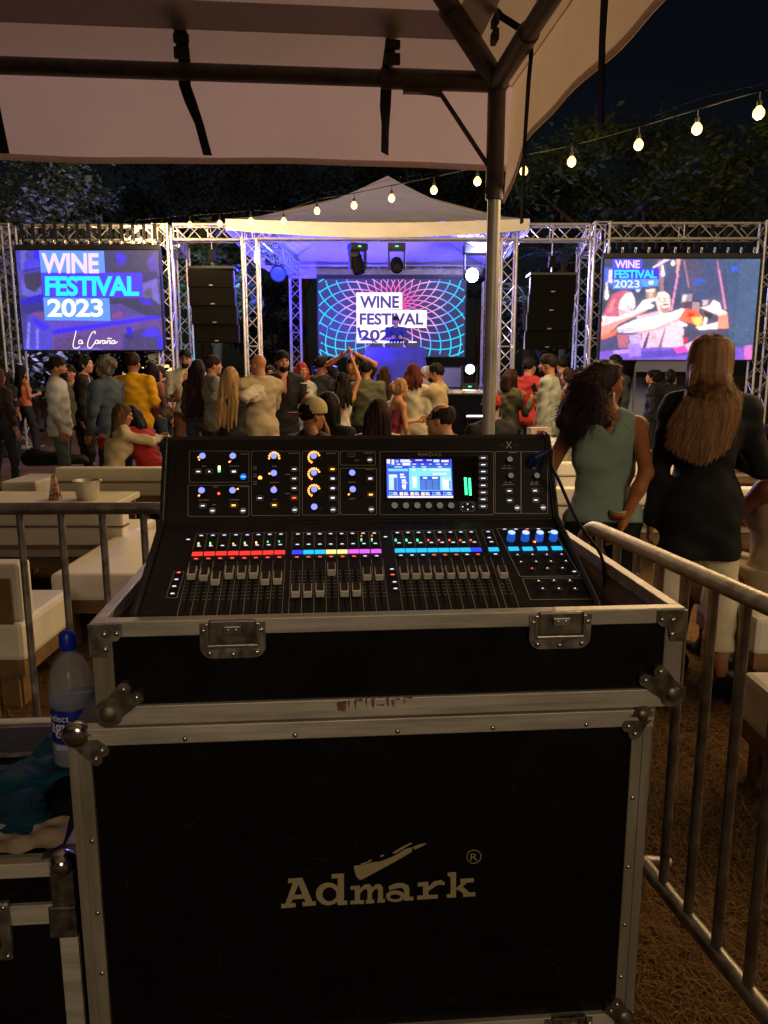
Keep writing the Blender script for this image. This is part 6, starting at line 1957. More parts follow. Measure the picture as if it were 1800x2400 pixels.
ARMS = {
    'down': ((.16, -.02, -1), (.04, .22, -1)), 'down2': ((.22, .05, -1), (-.05, .35, -1)), 'hold': ((.14, .12, -1), (-.42, 1, .20)), 'cup': ((.16, .2, -1), (-.25, .9, .65)),
    'up': ((.30, .25, 1), (-.35, .15, .9)), 'uphead': ((.55, .25, .9), (-1, .2, .55)), 'neck': ((.12, 1, .10), (-.30, .75, .75)), 'hug': ((.25, .95, -.30), (-.65, .75, .1)),
    'front': ((.10, .55, -.85), (-.35, .9, .1)), 'hip': ((.50, -.38, -.85), (-.35, .10, -1)), 'phone': ((.10, .45, -.9), (-.30, .65, .85)), 'table': ((.1, .7, -.8), (-.2, .9, -.15)), 'back': ((.2, -.25, -1), (-.2, -.2, -1)),
    'wave': ((.35, .3, -.8), (.15, .35, 1)), 'lean': ((.25, .55, -1), (.15, .25, -1))}
def tr(V, Rm, t):
    return V @ np.asarray(Rm).T + np.asarray(t)
def join(parts):
    VV, FF, o = [], [], 0
    for V, F in parts:
        VV.append(V); FF.append(np.asarray(F) + o); o += len(V)
    return np.concatenate(VV), np.concatenate(FF)
SKIN = {}
def skin(c):
    return mat("skin_" + c, lin(c), rough=.5, var=.08, scale=18, spec=.35)
def cloth(c, kind="plain"):
    if kind == "hair":
        return mat("hair_" + c, lin(c), rough=.72, var=.55, scale=26, stretch=(1, 1, .06), col2=tuple(min(1, x * 1.7 + .004) for x in lin(c)), spec=.18, bump=.5, bscale=60)
    return mat("cloth_" + c, lin(c), rough=.85, var=.10, scale=7, bump=.3, bscale=22)
def person(label, x, Y, face, h=1.72, fem=False, fat=1.0, lean=0.0, head=(0, 0), arms=('down', 'down'), hands=('relax', 'relax'), seat=None, z0=0.0,
           sk="a8745a", hair=('short', '1a120e'), top=("8a8a8a", 'short'), bottom=("2a3040", 'pants'), shoes="18181a", hem=None, neck='round',
           beard=None, glasses=False, faceon=False, res=.018, hres=.0105, sway=0.0, belt=None, cat="person", group="people in the crowd", stride=.10, sleeves=None):
    s = h / 1.75
    t = thing("person", label, cat, (x, Y, z0), R(-face), group=group)
    fs = .91 if fem else 1.0
    U = np.array((math.sin(R(sway)), math.sin(R(lean)) * math.cos(R(sway)), math.cos(R(lean)) * math.cos(R(sway))))
    TR = np.array((Matrix.Rotation(R(sway), 3, 'Y') @ Matrix.Rotation(R(-lean), 3, 'X')))
    X1 = TR @ np.array((1., 0, 0)); Y1 = TR @ np.array((0, 1., 0))
    pel = np.array((0, 0, .95 * s if seat is None else seat + .10))
    if lean > 8 and seat is None:
        pel = pel + np.array((0, -.06 * lean / 20, 0))
    W = lambda a: pel + U * a * s
    sw = (.160 if fem else .188) * s * (1 + .35 * (fat - 1))
    shz = .452
    nk = W(.515)
    hd = (U * .6 + np.array((0, 0, .4))); hd = hd / np.linalg.norm(hd)
    hs = s * (.92 if fem else .945)
    HC = nk + hd * .150 * s + Y1 * .022 * s
    HR = rot3(-head[0], head[1]) @ np.array(Matrix.Rotation(R(-lean * .35), 3, 'X'))
    # limbs
    AR = []
    for i, e in enumerate((-1, 1)):       # left, right
        a = ARMS[arms[i]] if isinstance(arms[i], str) else arms[i]
        sh = W(shz) + X1 * e * sw
        def vec(v):
            v = np.array((v[0] * e, v[1], v[2]), float); v /= np.linalg.norm(v)
            return v
        el = sh + vec(a[0]) * .285 * s
        wr = el + vec(a[1]) * .250 * s
        AR.append((sh, el, wr, vec(a[1]), e))
    LG_ = []
    for e in (-1, 1):
        hp = pel + np.array((e * .088 * s, 0, -.03 * s))
        if seat is None:
            kn = np.array((e * (.10 + stride * .3) * s, .02 * s + e * stride * .25, .50 * s)); an = np.array((e * (.10 + stride * .6) * s, -.02 + e * stride * .3, .085 * s))
        else:
            kn = pel + np.array((e * .13 * s, .40 * s, -.02 * s)); an = np.array((kn[0], kn[1] + .02, .085 * s))
        LG_.append((hp, kn, an, e))
    def torso(S, g=0.0, k=.05):
        w = fat
        hw = (.168 if fem else .158) * s * (.5 + .5 * w); ww = (.118 if fem else .140) * s * w; cw = (.142 if fem else .168) * s * (.6 + .4 * w)
        S.ell(W(.0), (hw + g, .112 * s * w + g, .125 * s + g), TR, k=k)
        S.ell(W(.17) + Y1 * .012 * s * w, (ww + g, .094 * s * w + g, .150 * s + g), TR, k=k)
        S.ell(W(.335), (cw + g, .108 * s * (.7 + .3 * w) + g, .160 * s + g), TR, k=k)
    def shoulders(S, g=0.0, k=.05, f=1.0):
        S.cone(W(shz - .005) - X1 * sw * f, W(shz - .005) + X1 * sw * f, .058 * s * fs + g, .058 * s * fs + g, k=k)
        S.cone(W(shz + .02) - X1 * sw * .5 * f, W(.50), .05 * s + g, .05 * s + g, k=k); S.cone(W(shz + .02) + X1 * sw * .5 * f, W(.50), .05 * s + g, .05 * s + g, k=k)
    def bust(S, g=0.0):
        if fem:
            for e in (-1, 1):
                S.ell(W(.315) + X1 * e * .066 * s + Y1 * .085 * s, (.058 * s + g,) * 3, k=.04)
    B = SDF()
    torso(B, -.004); shoulders(B, -.004); bust(B, -.004)
    B.cone(W(.47), nk + hd * .06 * s, .058 * s * fs, .052 * s * fs, k=.04)
    am = (.88 if fem else 1.0) * (.75 + .25 * fat)
    for sh, el, wr, fd, e in AR:
        B.cone(sh, el, .050 * s * am, .038 * s * am, k=.03); B.cone(el, el + (wr - el) * .35, .039 * s * am, .038 * s * am, k=.02); B.cone(el + (wr - el) * .35, wr, .038 * s * am, .025 * s * am, k=.02)
    for hp, kn, an, e in LG_:
        B.cone(hp, kn, .085 * s, .054 * s, k=.05); B.cone(kn, kn + (an - kn) * .35, .052 * s, .053 * s, k=.03); B.cone(kn + (an - kn) * .35, an, .053 * s, .034 * s, k=.03)
    parts = [B.mesh(res)]
    hv, hf = head_verts(fem, hres)
    parts.append((tr(hv * hs, HR, HC), hf))
    for i, (sh, el, wr, fd, e) in enumerate(AR):
        V, F = hand_verts(hands[i], max(.0052, hres * .62))
        V = V * s * (.92 if fem else 1.0)
        if e < 0:
            V = V * np.array((-1, 1, 1)); F = np.asarray(F)[:, ::-1]
        z = -fd; up = np.array((0, 1., 0)) if abs(fd[1]) < .8 else np.array((0, 0, 1.))
        y = up - z * (up @ z); y /= np.linalg.norm(y); xx = np.cross(y, z)
        parts.append((V @ np.stack([xx, y, z]) + wr, F))
    V, F = join(parts)
    put("body", np_mesh("body", V, F), skin(sk), t)
    seed = rnd.uniform(0, 9)
    # ---- top
    tc, sl = top[0], top[1]
    hm = hem if hem is not None else (-.10 if not fem else -.02)
    if tc:
        g = .016
        S = SDF(); torso(S, g); bust(S, g * .7)
        if sl in ('tank', 'strap'):
            shoulders(S, g * .8, f=.62 if sl == 'tank' else .45)
        else:
            shoulders(S, g)
        for sh, el, wr, fd, e in AR:
            if sl == 'short':
                S.cone(sh, sh + (el - sh) * .78, .062 * s * am, .060 * s * am, k=.03)
            elif sl == 'roll':
                S.cone(sh, el, .062 * s * am, .054 * s * am, k=.03); S.cone(el, el + (wr - el) * .42, .055 * s * am, .050 * s * am, k=.02)
            elif sl in ('long', 'coat'):
                q = .006 if sl == 'coat' else 0
                S.cone(sh, el, .062 * s * am + q, .053 * s * am + q, k=.03); S.cone(el, wr, .053 * s * am + q, .040 * s * am + q, k=.02)
            elif sl == 'puff':
                S.cone(sh, el, .075 * s, .10 * s, k=.03); S.cone(el, el + (wr - el) * .75, .10 * s, .075 * s, k=.03); S.cone(el + (wr - el) * .75, wr, .05 * s, .035 * s, k=.02)
        if sl == 'coat':
            [S.cone(W(.05) + X1 * q * .055 * s, (q * .070 * s, 0, hm * s + .95 * s), .116 * s, .122 * s, k=.05) for q in (-1, 1)]
        elif hm < -.13:
            [S.cone(W(0) + X1 * q * .055 * s, (W(hm) if seat is None else W(-.1)) + X1 * q * .06 * s, .112 * s * fat, .118 * s * fat, k=.04) for q in (-1, 1)]
        elif sl not in ('strap',):
            S.ell(W(-.04), (.170 * s * (.5 + .5 * fat) + g, .124 * s * fat + g, .14 * s), TR, k=.05)
        S.plane(-U, -(W(hm) @ U))
        S.ell(W(.535) + Y1 * .015, (.068 * s, .070 * s, .060 * s), k=.015, sub=True)
        if neck == 'v':
            S.ell(W(.43) + Y1 * .12 * s, (.042 * s, .07 * s, .12 * s), k=.012, sub=True)
        elif neck == 'scoop':
            S.ell(W(.46) + Y1 * .12 * s, (.085 * s, .09 * s, .10 * s), k=.012, sub=True)
        elif neck == 'backless':
            S.ell(W(.34) - Y1 * .12 * s, (.095 * s, .085 * s, .19 * s), k=.012, sub=True); S.ell(W(.52), (.11 * s, .14 * s, .07 * s), k=.012, sub=True)
        elif neck == 'backv':
            S.ell(W(.505) - Y1 * .10 * s, (.060 * s, .075 * s, .055 * s), k=.010, sub=True); S.ell(W(.46) - Y1 * .12 * s, (.030 * s, .07 * s, .075 * s), k=.010, sub=True)
        if sl == 'strap':
            S.ell(W(.50), (.30 * s, .22 * s, .115 * s), k=.01, sub=True)
        V, F = S.mesh(res * .92, fold_noise(.0105 if res > .012 else .0062, 10, 6, seed))
        nm = {'coat': "coat", 'tank': "tank_top", 'strap': "camisole", 'short': "shirt"}.get(sl, "shirt")
        put(nm, np_mesh(nm, V, F), cloth(tc), t)
        if sl == 'strap':
            for e in (-1, 1):
                MB().tube([W(.36) + X1 * e * .07 * s + Y1 * .10 * s, W(.50) + X1 * e * .075 * s + Y1 * .02, W(.36) + X1 * e * .06 * s - Y1 * .11 * s], .005, n=6).build("shoulder_strap", cloth(tc), t)
        if neck == 'collar' or sl in ('roll',):
            c = W(.50)
            rw = []
            for k in range(17):
                a = 2 * math.pi * k / 16 + .25
                d = np.array((math.sin(a) * .066 * s, math.cos(a) * .066 * s, 0)) @ TR.T
                rw.append((c + d * .98 + U * .045 * s, c + d * 1.22 - U * .012 * s))
            MB().grid([[p[0] for p in rw], [p[1] for p in rw]]).build("collar", cloth(tc), t, smooth='all')
    if sleeves:
        for sh, el, wr, fd, e in AR:
            S = SDF()
            S.cone(sh, el, .072 * s, .105 * s, k=.03); S.cone(el, el + (wr - el) * .75, .105 * s, .080 * s, k=.03); S.cone(el + (wr - el) * .75, wr, .055 * s, .035 * s, k=.02)
            V, F = S.mesh(res * .8, fold_noise(.012, 13, 9, seed + e))
            put("sleeve", np_mesh("sleeve", V, F), cloth(sleeves), t)
    # ---- bottom
    bc, bk = bottom
    if bc:
        S = SDF(); g = .014
        top_cut = hm + .015 if bk != 'dress' else .06
        S.ell(W(.0), ((.168 if fem else .158) * s * (.5 + .5 * fat) + g, .114 * s * fat + g, .13 * s), TR, k=.05)
        S.ell(W(.07), ((.15) * s * (.5 + .5 * fat) + g, .105 * s * fat + g, .10 * s), TR, k=.05)
        if bk in ('pants', 'wide', 'crop'):
            w = 1.25 if bk == 'wide' else 1.18 if bk == 'crop' else 1.0
            for hp, kn, an, e in LG_:
                end = an if bk != 'crop' else kn + (an - kn) * .62
                S.cone(hp, kn, .098 * s, .066 * s * w, k=.04); S.cone(kn, end, .066 * s * w, .052 * s * (w * 1.15 if bk != 'pants' else 1), k=.03)
            if bk == 'crop':
                S.plane((0, 0, -1), -float(LG_[0][1][2] + (LG_[0][2][2] - LG_[0][1][2]) * .62) if seat is None else 1)
        else:
            end = np.array((0, .02, .50 * s)) if seat is None else pel + np.array((0, .36, -.05))
            S.cone(W(-.02), end, .165 * s, .20 * s if bk == 'skirt' else .18 * s, k=.05)
            if seat is None: S.plane((0, 0, -1), -.50 * s)
        S.plane(U, W(top_cut) @ U)
        V, F = S.mesh(res * .95, fold_noise(.006, 9, 6, seed + 2))
        nm = "skirt" if bk in ('skirt', 'dress') else "trousers"
        put(nm, np_mesh(nm, V, F), cloth(bc), t)
        if belt:
            S = SDF(); S.ell(W(top_cut), (.152 * s * (.5 + .5 * fat) + g + .01, .108 * s * fat + g + .01, .03), TR, k=.02)
            V, F = S.mesh(.016); put("belt", np_mesh("belt", V, F), cloth(belt), t)
    for hp, kn, an, e in LG_:
        S = SDF()
        S.cone(an + np.array((0, -.03, -.04 * s)), an + np.array((e * .02, .13 * s, -.055 * s)), .040 * s, .032 * s, k=.03); S.cone(an, an + np.array((0, 0, -.05)), .045 * s, .045 * s, k=.03)
        S.plane((0, 0, -1), -.002)
        V, F = S.mesh(max(.012, res * .7)); put("shoe", np_mesh("shoe", V, F), cloth(shoes), t)
    # ---- hair
    st, hc = hair[0], hair[1]
    hl = hair[2] if len(hair) > 2 else .3
    if st not in ('bald', 'none'):
        S = SDF()
        H = lambda p: HC + HR @ (np.array(p) * hs)
        e1 = .005 if st in ('short', 'balding') else .016
        S.ell(H((0, -.016, .036)), np.array((.079 + e1 * .6, .098 + e1 * .7, .090 + e1)) * hs, HR, k=.02)
        if st in ('long', 'pony', 'curly', 'bob', 'bun'):
            S.ell(H((0, -.045, -.02)), np.array((.084, .075, .095)) * hs, HR, k=.03)
        S.ell(H((0, .104, -.038)), np.array((.082 if st == 'short' else .068, .088, .104)) * hs, HR, k=.010, sub=True)
        if st == 'short':
            S.ell(H((0, .01, -.092)), np.array((.13, .13, .076)) * hs, HR, k=.02, sub=True); S.ell(H((0, -.08, -.13)), np.array((.13, .10, .075)) * hs, HR, k=.02, sub=True)
        if st == 'short':
            S.ell(H((0, .008, .062)), np.array((.076, .092, .080)) * hs, HR, k=.02)
        if st == 'balding':
            S.ell(H((0, .02, .115)), np.array((.075, .11, .075)) * hs, HR, k=.012, sub=True); S.ell(H((0, .0, -.105)), np.array((.13, .14, .07)) * hs, HR, k=.012, sub=True)
        if st == 'long':
            n = 5
            bk_ = H((0, -.075, .0))
            out = -(HR @ np.array((0, 1., 0))); out[2] = 0; out /= max(1e-6, np.linalg.norm(out))
            side = np.cross(out, np.array((0, 0, 1.)))
            for q in range(n):
                o = (q - (n - 1) / 2) * .032 * hs
                a = bk_ + side * o * 1.2 + np.array((0, 0, -.01)); b = a + out * (.075 + .012 * math.sin(q * 2.1)) + side * o * .6 + np.array((0, 0, -hl * (1 - .06 * abs(q - 2) + .03 * math.sin(q * 3.3))))
                S.cone(a, a + (b - a) * .5, .040 * hs, .038 * hs, k=.03); S.cone(a + (b - a) * .5, b, .038 * hs, .018 * hs, k=.03)
            for e in (-1, 1):
                a = H((e * .074, -.01, .0)); S.cone(a, a + np.array((0, 0, -.16)) + out * .04, .034 * hs, .030 * hs, k=.03)
        if st == 'pony':
            a = H((0, -.115, .03)); S.ell(a, (.04, .04, .04), k=.02); S.cone(a, a + np.array((0, 0, -hl)) - HR @ np.array((0, .05, 0)), .036, .02, k=.02)
        if st == 'bun':
            S.ell(H((0, -.13, .0)), (.048, .045, .048), k=.02)
        if st == 'bob':
            for e in (-1, 1):
                a = H((e * .078, -.01, .01)); S.cone(a, a + np.array((0, 0, -.15)), .036, .038, k=.03)
            S.cone(H((-.04, -.08, 0)), H((-.04, -.085, -.14)), .05, .05, k=.03); S.cone(H((.04, -.08, 0)), H((.04, -.085, -.14)), .05, .05, k=.03)
        if st == 'curly':
            rg = random.Random(int(seed * 100))
            for _ in range(26):
                d = Vector((rg.gauss(0, 1), rg.gauss(-.5, .8), rg.gauss(.25, .8))).normalized()
                S.ell(H((d.x * .088, -.03 + d.y * .10, .03 + d.z * .10)), (.028, .028, .028), k=.02)
            S.ell(H((0, .108, -.045)), np.array((.070, .090, .098)) * hs, HR, k=.012, sub=True)
        c0 = HC
        amp = .0045 if st in ('long', 'pony') else .0042
        def strands(X, Y_, Z):
            th = np.arctan2(X - c0[0], Y_ - c0[1])
            return amp * (np.sin(th * 23 + np.sin(Z * 14 + seed) * 1.2 + seed) + .7 * np.sin(th * 41 + Z * 9 + seed * 3)) + (0 if st not in ('curly', 'short', 'balding', 'bun') else (.006 if st == 'curly' else .0045) * np.sin(X * 103 + seed) * np.sin(Y_ * 117) * np.sin(Z * 96))
        V, F = S.mesh(min(res, .0135), strands)
        put("hair", np_mesh("hair", V, F), cloth(hc, "hair"), t)
    if beard:
        S = SDF(); H = lambda p: HC + HR @ (np.array(p) * hs)
        S.ell(H((0, .044, -.070)), np.array((.054, .058, .052)) * hs, HR, k=.02); S.ell(H((0, .075, -.088)), np.array((.034, .034, .032)) * hs, HR, k=.02)
        S.ell(H((0, .060, .020)), np.array((.09, .09, .065)) * hs, HR, k=.01, sub=True)
        V, F = S.mesh(.010); put("beard", np_mesh("beard", V, F), cloth(beard, "hair"), t)
    if faceon:
        for e in (-1, 1):
            c = HC + HR @ (np.array((e * .031, .0875, .013)) * hs)
            MB().sphere(c, .0115 * hs, 8, 6, (1.2, .6, .75), Matrix(HR.tolist())).build("eye", mat("eye_dark", (.03, .022, .018), rough=.2), t, smooth='all')
            p = [HC + HR @ (np.array(q) * hs) for q in ((e * .014, .103, .034), (e * .032, .101, .040), (e * .052, .086, .034))]
            MB().tube(p, .0042 * hs, n=6).build("eyebrow", cloth(hc if st not in ('bald', 'none') else "2a1c14", "hair"), t)
        p = [HC + HR @ (np.array(q) * hs) for q in ((-.022, .099, -.060), (0, .1075, -.0615), (.022, .099, -.060))]
        MB().tube(p, .0035 * hs, n=6).build("mouth", mat("lip", lin("7a3a34"), rough=.5), t)
    if glasses:
        gm = MB()
        for e in (-1, 1):
            ring = [HC + HR @ (np.array((e * .034 + .026 * math.cos(a), .112, .012 + .019 * math.sin(a))) * hs) for a in [2 * math.pi * k / 14 for k in range(14)]]
            gm.tube(ring, .0028, n=5, closed=True)
            gm.tube([HC + HR @ (np.array((e * .060, .110, .018)) * hs), HC + HR @ (np.array((e * .080, .0, .012)) * hs)], .0025, n=5)
        gm.tube([HC + HR @ (np.array((-.010, .114, .014)) * hs), HC + HR @ (np.array((.010, .114, .014)) * hs)], .0025, n=5)
        gm.build("glasses", mat("glasses_frame", (.01, .01, .01), rough=.3), t)
    t["wrist_world"] = [float(v) for A_ in AR for v in (MATRIX[t.name] @ Vector(A_[2] + A_[3] * .085 * s))]
    PEOPLE[label] = (t, HC, HR, hs)
    return t
PEOPLE = {}
def at_px(px, ytop, Y):
    return xat(px, Y, 1.4), 1.5 + (at(px, ytop, Y).z - 1.5)
def crowd(label, px, ytop, Y, face, **kw):
    x, h = at_px(px, ytop, Y)
    hairx = .012 if kw.get('hair', ('short',))[0] != 'bald' else 0
    return person(label, x, Y, face, h=min(1.95, max(1.45, h - hairx)), **kw)
J, K = "24304a", "16181f"
crowd("woman with long auburn hair cut off by the left edge", -6, 858, 9.5, 20, fem=True, hair=('long', '3a160e', .55), top=("2a1a1a", 'long'), bottom=("1a1a22", 'pants'))
crowd("woman with long black hair, bare back and black trousers walking far left", 50, 853, 14.2, 35, fem=True, hair=('long', '0a0808', .5), top=("c06a40", 'strap'), bottom=(K, 'wide'), sk="b0765a", neck='backless', stride=.25, arms=('down', 'hold'))
crowd("bearded man in a pale rolled-sleeve shirt and grey jeans in profile", 132, 833, 8.8, 78, top=("b4b8b6", 'roll'), bottom=("566058", 'pants'), beard="1c120e", arms=('down', ((.12, -.05, -1), (.05, .28, -1))), hem=-.14, fat=1.08)
crowd("man in an olive jacket holding a glass of red wine", 165, 852, 10.4, 170, top=("5a5a4c", 'long'), arms=('down', 'hold'), hands=('relax', 'grip'), faceon=True, bottom=(K, 'pants'))
crowd("young man in a black suit with white collar in profile", 196, 827, 9.7, 80, top=("121216", 'long'), bottom=("101014", 'pants'), hair=('curly', '0c0908'), neck='v', hem=-.16, sk="c08a70")
crowd("grey curly haired man with glasses in a slate blue shirt", 250, 830, 8.4, -75, top=("3c4a5e", 'long'), bottom=("242a38", 'pants'), hair=('curly', '5a5652'), glasses=True, fat=1.15, hem=-.12, arms=('down2', 'down2'))
crowd("broad man in a yellow t-shirt seen from behind", 312, 822, 9.0, 8, top=("d8a010", 'short'), bottom=("22305a", 'pants'), hair=('short', '2a1810'), fat=1.28, arms=('hold', 'hold'), hem=-.12, sk="8a5a44")
crowd("woman with dark hair in a strappy top and jeans seen from behind", 357, 846, 10.4, 20, fem=True, hair=('bob', '120c0a'), top=("5a3026", 'strap'), bottom=("3a4658", 'wide'), arms=('down', 'hold'), neck='backless')
crowd("smiling woman facing the camera behind the yellow shirt", 376, 853, 11.6, 188, fem=True, hair=('bun', '2a1a12'), top=("4a3a34", 'short'), faceon=True, sk="b07a64", bottom=("20242c", 'pants'))
crowd("bearded man in an open white shirt and brown trousers", 437, 815, 10.4, 172, top=("b8b09c", 'roll'), bottom=("5a3a26", 'pants'), beard="150d0a", neck='v', arms=('hold', 'hold'), faceon=True, glasses=True, hair=('short', '120c0a'), belt="1a120c", hem=-.02)
crowd("woman with very long dark hair and jeans seen from behind", 464, 838, 9.6, 10, fem=True, hair=('long', '1a0c0a', .62), top=("2a2220", 'long'), bottom=("2c3a4c", 'pants'))
crowd("man in a speckled grey shirt looking right", 497, 829, 9.3, 62, top=("6c6e6a", 'short'), bottom=("3e3c38", 'pants'), arms=('down', 'hold'), hem=-.14, hair=('short', '24140e'))
crowd("blonde woman in a quilted black dress with puffy white sleeves", 540, 855, 7.9, 12, fem=True, hair=('long', '9a7a50', .52), top=("17171a", 'tank'), bottom=("17171a", 'dress'), arms=('hug', 'neck'), hem=.0, belt="26262a", sleeves="b8b0a0")
crowd("shaven headed man in a beige shirt held by the blonde woman", 608, 826, 8.2, -28, top=("a8987a", 'roll'), bottom=("8a7c62", 'pants'), hair=('bald', '2a1c14'), fat=1.2, arms=('front', 'front'), hem=-.2, sk="b07a54", head=(-20, -4))
crowd("bearded man in a black polo shirt holding a dark cup", 662, 818, 8.9, 158, top=("0e0e10", 'short'), bottom=("4a5048", 'pants'), beard="120c0a", arms=('cup', 'down'), hands=('grip', 'relax'), faceon=True, neck='v', hair=('short', '1a100c'), hem=-.20, fat=1.1)
crowd("red haired woman in a pale grey top", 706, 845, 10.0, 150, fem=True, hair=('bob', '8a2a2c'), top=("9aa09a", 'long'), bottom=("8a90a0", 'wide'), arms=('hold', 'down'))
crowd("woman peering over the shoulder of the man in the black polo", 634, 853, 11.2, 175, fem=True, hair=('bob', '1a1210'), top=("2a2a34", 'long'), faceon=True)
crowd("man in a dark grey shirt dancing left of the raised arms", 752, 831, 10.2, 40, top=("3a3a3c", 'short'), bottom=("1c1e28", 'pants'), arms=('front', 'front'), hair=('short', '100b0a'))
crowd("dark haired woman in a backless white top with one arm raised", 792, 868, 9.1, 14, fem=True, hair=('long', '140a08', .28), top=("b8b2a2", 'tank'), bottom=("56685a", 'skirt'), neck='backless', arms=('down', 'up'), sway=5, head=(-25, 10), sk="b07a50", hem=.0)
crowd("man in a black t-shirt with both arms raised over his head", 828, 832, 10.0, 200, top=("0f0f12", 'short'), arms=('uphead', 'uphead'), sk="a86e50", bottom=(K, 'pants'))
crowd("black haired man in an olive shirt seen from behind", 858, 842, 9.7, 4, top=("5a5a40", 'long'), bottom=("14161e", 'pants'), hair=('short', '0c0908'), arms=('down', 'down2'), hem=-.07)
crowd("woman with straight dark brown hair seen from behind by the stage", 899, 855, 10.6, 0, fem=True, hair=('long', '2a100c', .42), top=("2a1c24", 'tank'), bottom=(K, 'pants'))
crowd("blonde woman with a low bun in a maroon camisole leaning right", 918, 888, 8.0, 62, fem=True, hair=('bun', '8a6a48'), top=("6a1c2c", 'strap'), bottom=(J, 'pants'), lean=16, arms=('front', 'down2'), neck='backless', sk="b47c58", hem=-.06)
crowd("woman in a white shirt and white trousers seen from behind", 968, 847, 8.9, 6, fem=True, hair=('long', '4a1a14', .16), top=("b8ae94", 'long'), bottom=("b0a488", 'wide'), arms=(((.35, .35, -.9), (.0, .7, .8)), 'down'), hem=.06)
crowd("bearded man in a beige shirt with his arm round the woman in white", 1026, 847, 9.0, -68, top=("a89a74", 'roll'), bottom=("3c3a32", 'pants'), beard="150e0b", arms=('hug', 'down'), hair=('short', '110c0a'), hem=-.13)
crowd("older white haired man with glasses by the stage", 998, 855, 11.4, 120, hair=('short', '8a8a90'), glasses=True, top=("6a6a90", 'long'), faceon=True, bottom=(J, 'pants'))
crowd("woman in an olive blouse holding up a black phone", 1196, 860, 9.0, 62, fem=True, hair=('bob', '2a140e'), top=("54543a", 'long'), arms=('phone', 'phone'), hands=('grip', 'grip'), bottom=("242830", 'pants'))
crowd("man in a red sweater turned towards the stage", 1238, 834, 9.9, 45, top=("9a2226", 'long'), bottom=("3a5058", 'pants'), arms=('front', 'down'), hair=('short', '0c0908'))
crowd("man in a grey sweatshirt and blue jeans in profile", 1288, 825, 8.5, -65, top=("8c9288", 'roll'), bottom=("4a5a70", 'pants'), beard="2a1c14", arms=('down2', 'down'), hair=('short', '140e0b'), hem=-.12, fat=1.05)
crowd("woman in a brown top and pale trousers with a ponytail", 1334, 858, 9.6, -55, fem=True, hair=('pony', '24120e', .25), top=("5a3c1e", 'strap'), bottom=("96947a", 'wide'), neck='backless', arms=('front', 'down'))
crowd("dark haired man behind the grey sweatshirt with raised hand", 1318, 832, 11.0, -10, top=("2c2a30", 'long'), arms=('down', 'cup'), hair=('short', '0b0908'))
crowd("woman in a yellow top half hidden by the truss", 1358, 857, 11.2, 200, fem=True, hair=('bob', '1c120e'), top=("a8904a", 'short'), faceon=True)
crowd("smiling black haired man just left of the toasting picture's lower edge", 1443, 828, 10.6, -110, hair=('short', '0c0908'), top=("22242a", 'long'), faceon=True, sk="b47c62")
crowd("person in a dark jacket over an orange shirt far right", 1532, 864, 11.8, -70, hair=('curly', '0e0a09'), top=("14161e", 'long'), bottom=(K, 'pants'))
crowd("person in black with curly hair beside the orange shirt", 1572, 866, 12.0, 10, hair=('curly', '1a1210'), top=("121216", 'long'), bottom=(K, 'pants'))
crowd("woman with long dark hair near the left truss tower", 12, 868, 13.4, 10, fem=True, hair=('long', '120c0a', .4), top=("1a1a20", 'long'), bottom=(K, 'pants'))
# dark shirt front of the orange-shirt person
# DJ on the stage
person("DJ in a navy polo shirt behind the table on stage", xat(928, 19.65, 2.3), 19.65, 178, h=1.76, z0=1.08, top=("2a2c6a", 'short'), arms=('front', 'front'), hair=('short', '2a1c18'), faceon=True, sk="c8907a", head=(0, -12), group="people on stage")
# hidden seated guests between the sofas and the dancers
person("seated person in a white cap with a red brim", xat(728, 5.7, 1.1), 5.7, 30, h=1.70, seat=.42, top=("2a2024", 'short'), hair=('short', '140c0a'), arms=('table', 'table'), group="seated guests", head=(20, 0))
person("seated dark haired woman with a pale headband", xat(768, 6.3, 1.1), 6.3, 12, h=1.72, fem=True, seat=.45, top=("14141a", 'long'), hair=('bob', '0c0808'), arms=('table', 'table'), group="seated guests")
person("seated woman with long straight brown hair and raised hand", xat(886, 6.0, 1.1), 6.0, 5, h=1.68, fem=True, seat=.43, top=("6a5a3c", 'strap'), neck='backless', hair=('long', '24140e', .45), arms=(((.7, .15, -.55), (.25, .35, 1)), 'table'), hands=('flat', 'relax'), sk="b07a50", group="seated guests")
person("balding seated man with glasses in a teal hoodie", xat(1085, 5.3, 1.1), 5.3, -62, h=1.74, seat=.42, top=("1c4a5c", 'long'), hair=('balding', '241812'), glasses=True, arms=('table', 'table'), lean=14, sk="b8805c", hres=.008, group="seated guests", fat=1.15)
person("seated person in a red cap clapping, half hidden by the tent pole", xat(1152, 7.2, 1.1), 7.2, -10, h=1.68, seat=.42, top=("1a1a20", 'short'), hair=('short', '140e0b'), arms=('hold', 'hold'), group="seated guests")
cx_ = xat(245, 7.55, 1); 
person("seated woman in a pale long-sleeved top hugging her friend", cx_ + .02, 7.6, 48, h=1.58, fem=True, seat=.38, top=("b8a88a", 'long'), hair=('long', '4a3422', .52), arms=('hug', 'hug'), lean=14, hres=.008, head=(20, -8), neck='backv', group="hugging couple")
person("seated woman in a red top hugging her friend on the sofa", cx_ + .42, 7.72, -62, h=1.66, fem=True, seat=.38, top=("9a1c20", 'long'), hair=('bob', '0e0a0a'), arms=('hug', 'hug'), lean=30, hres=.008, head=(-15, -12), group="hugging couple", fat=1.15, bottom=("9a1c20", 'pants'))
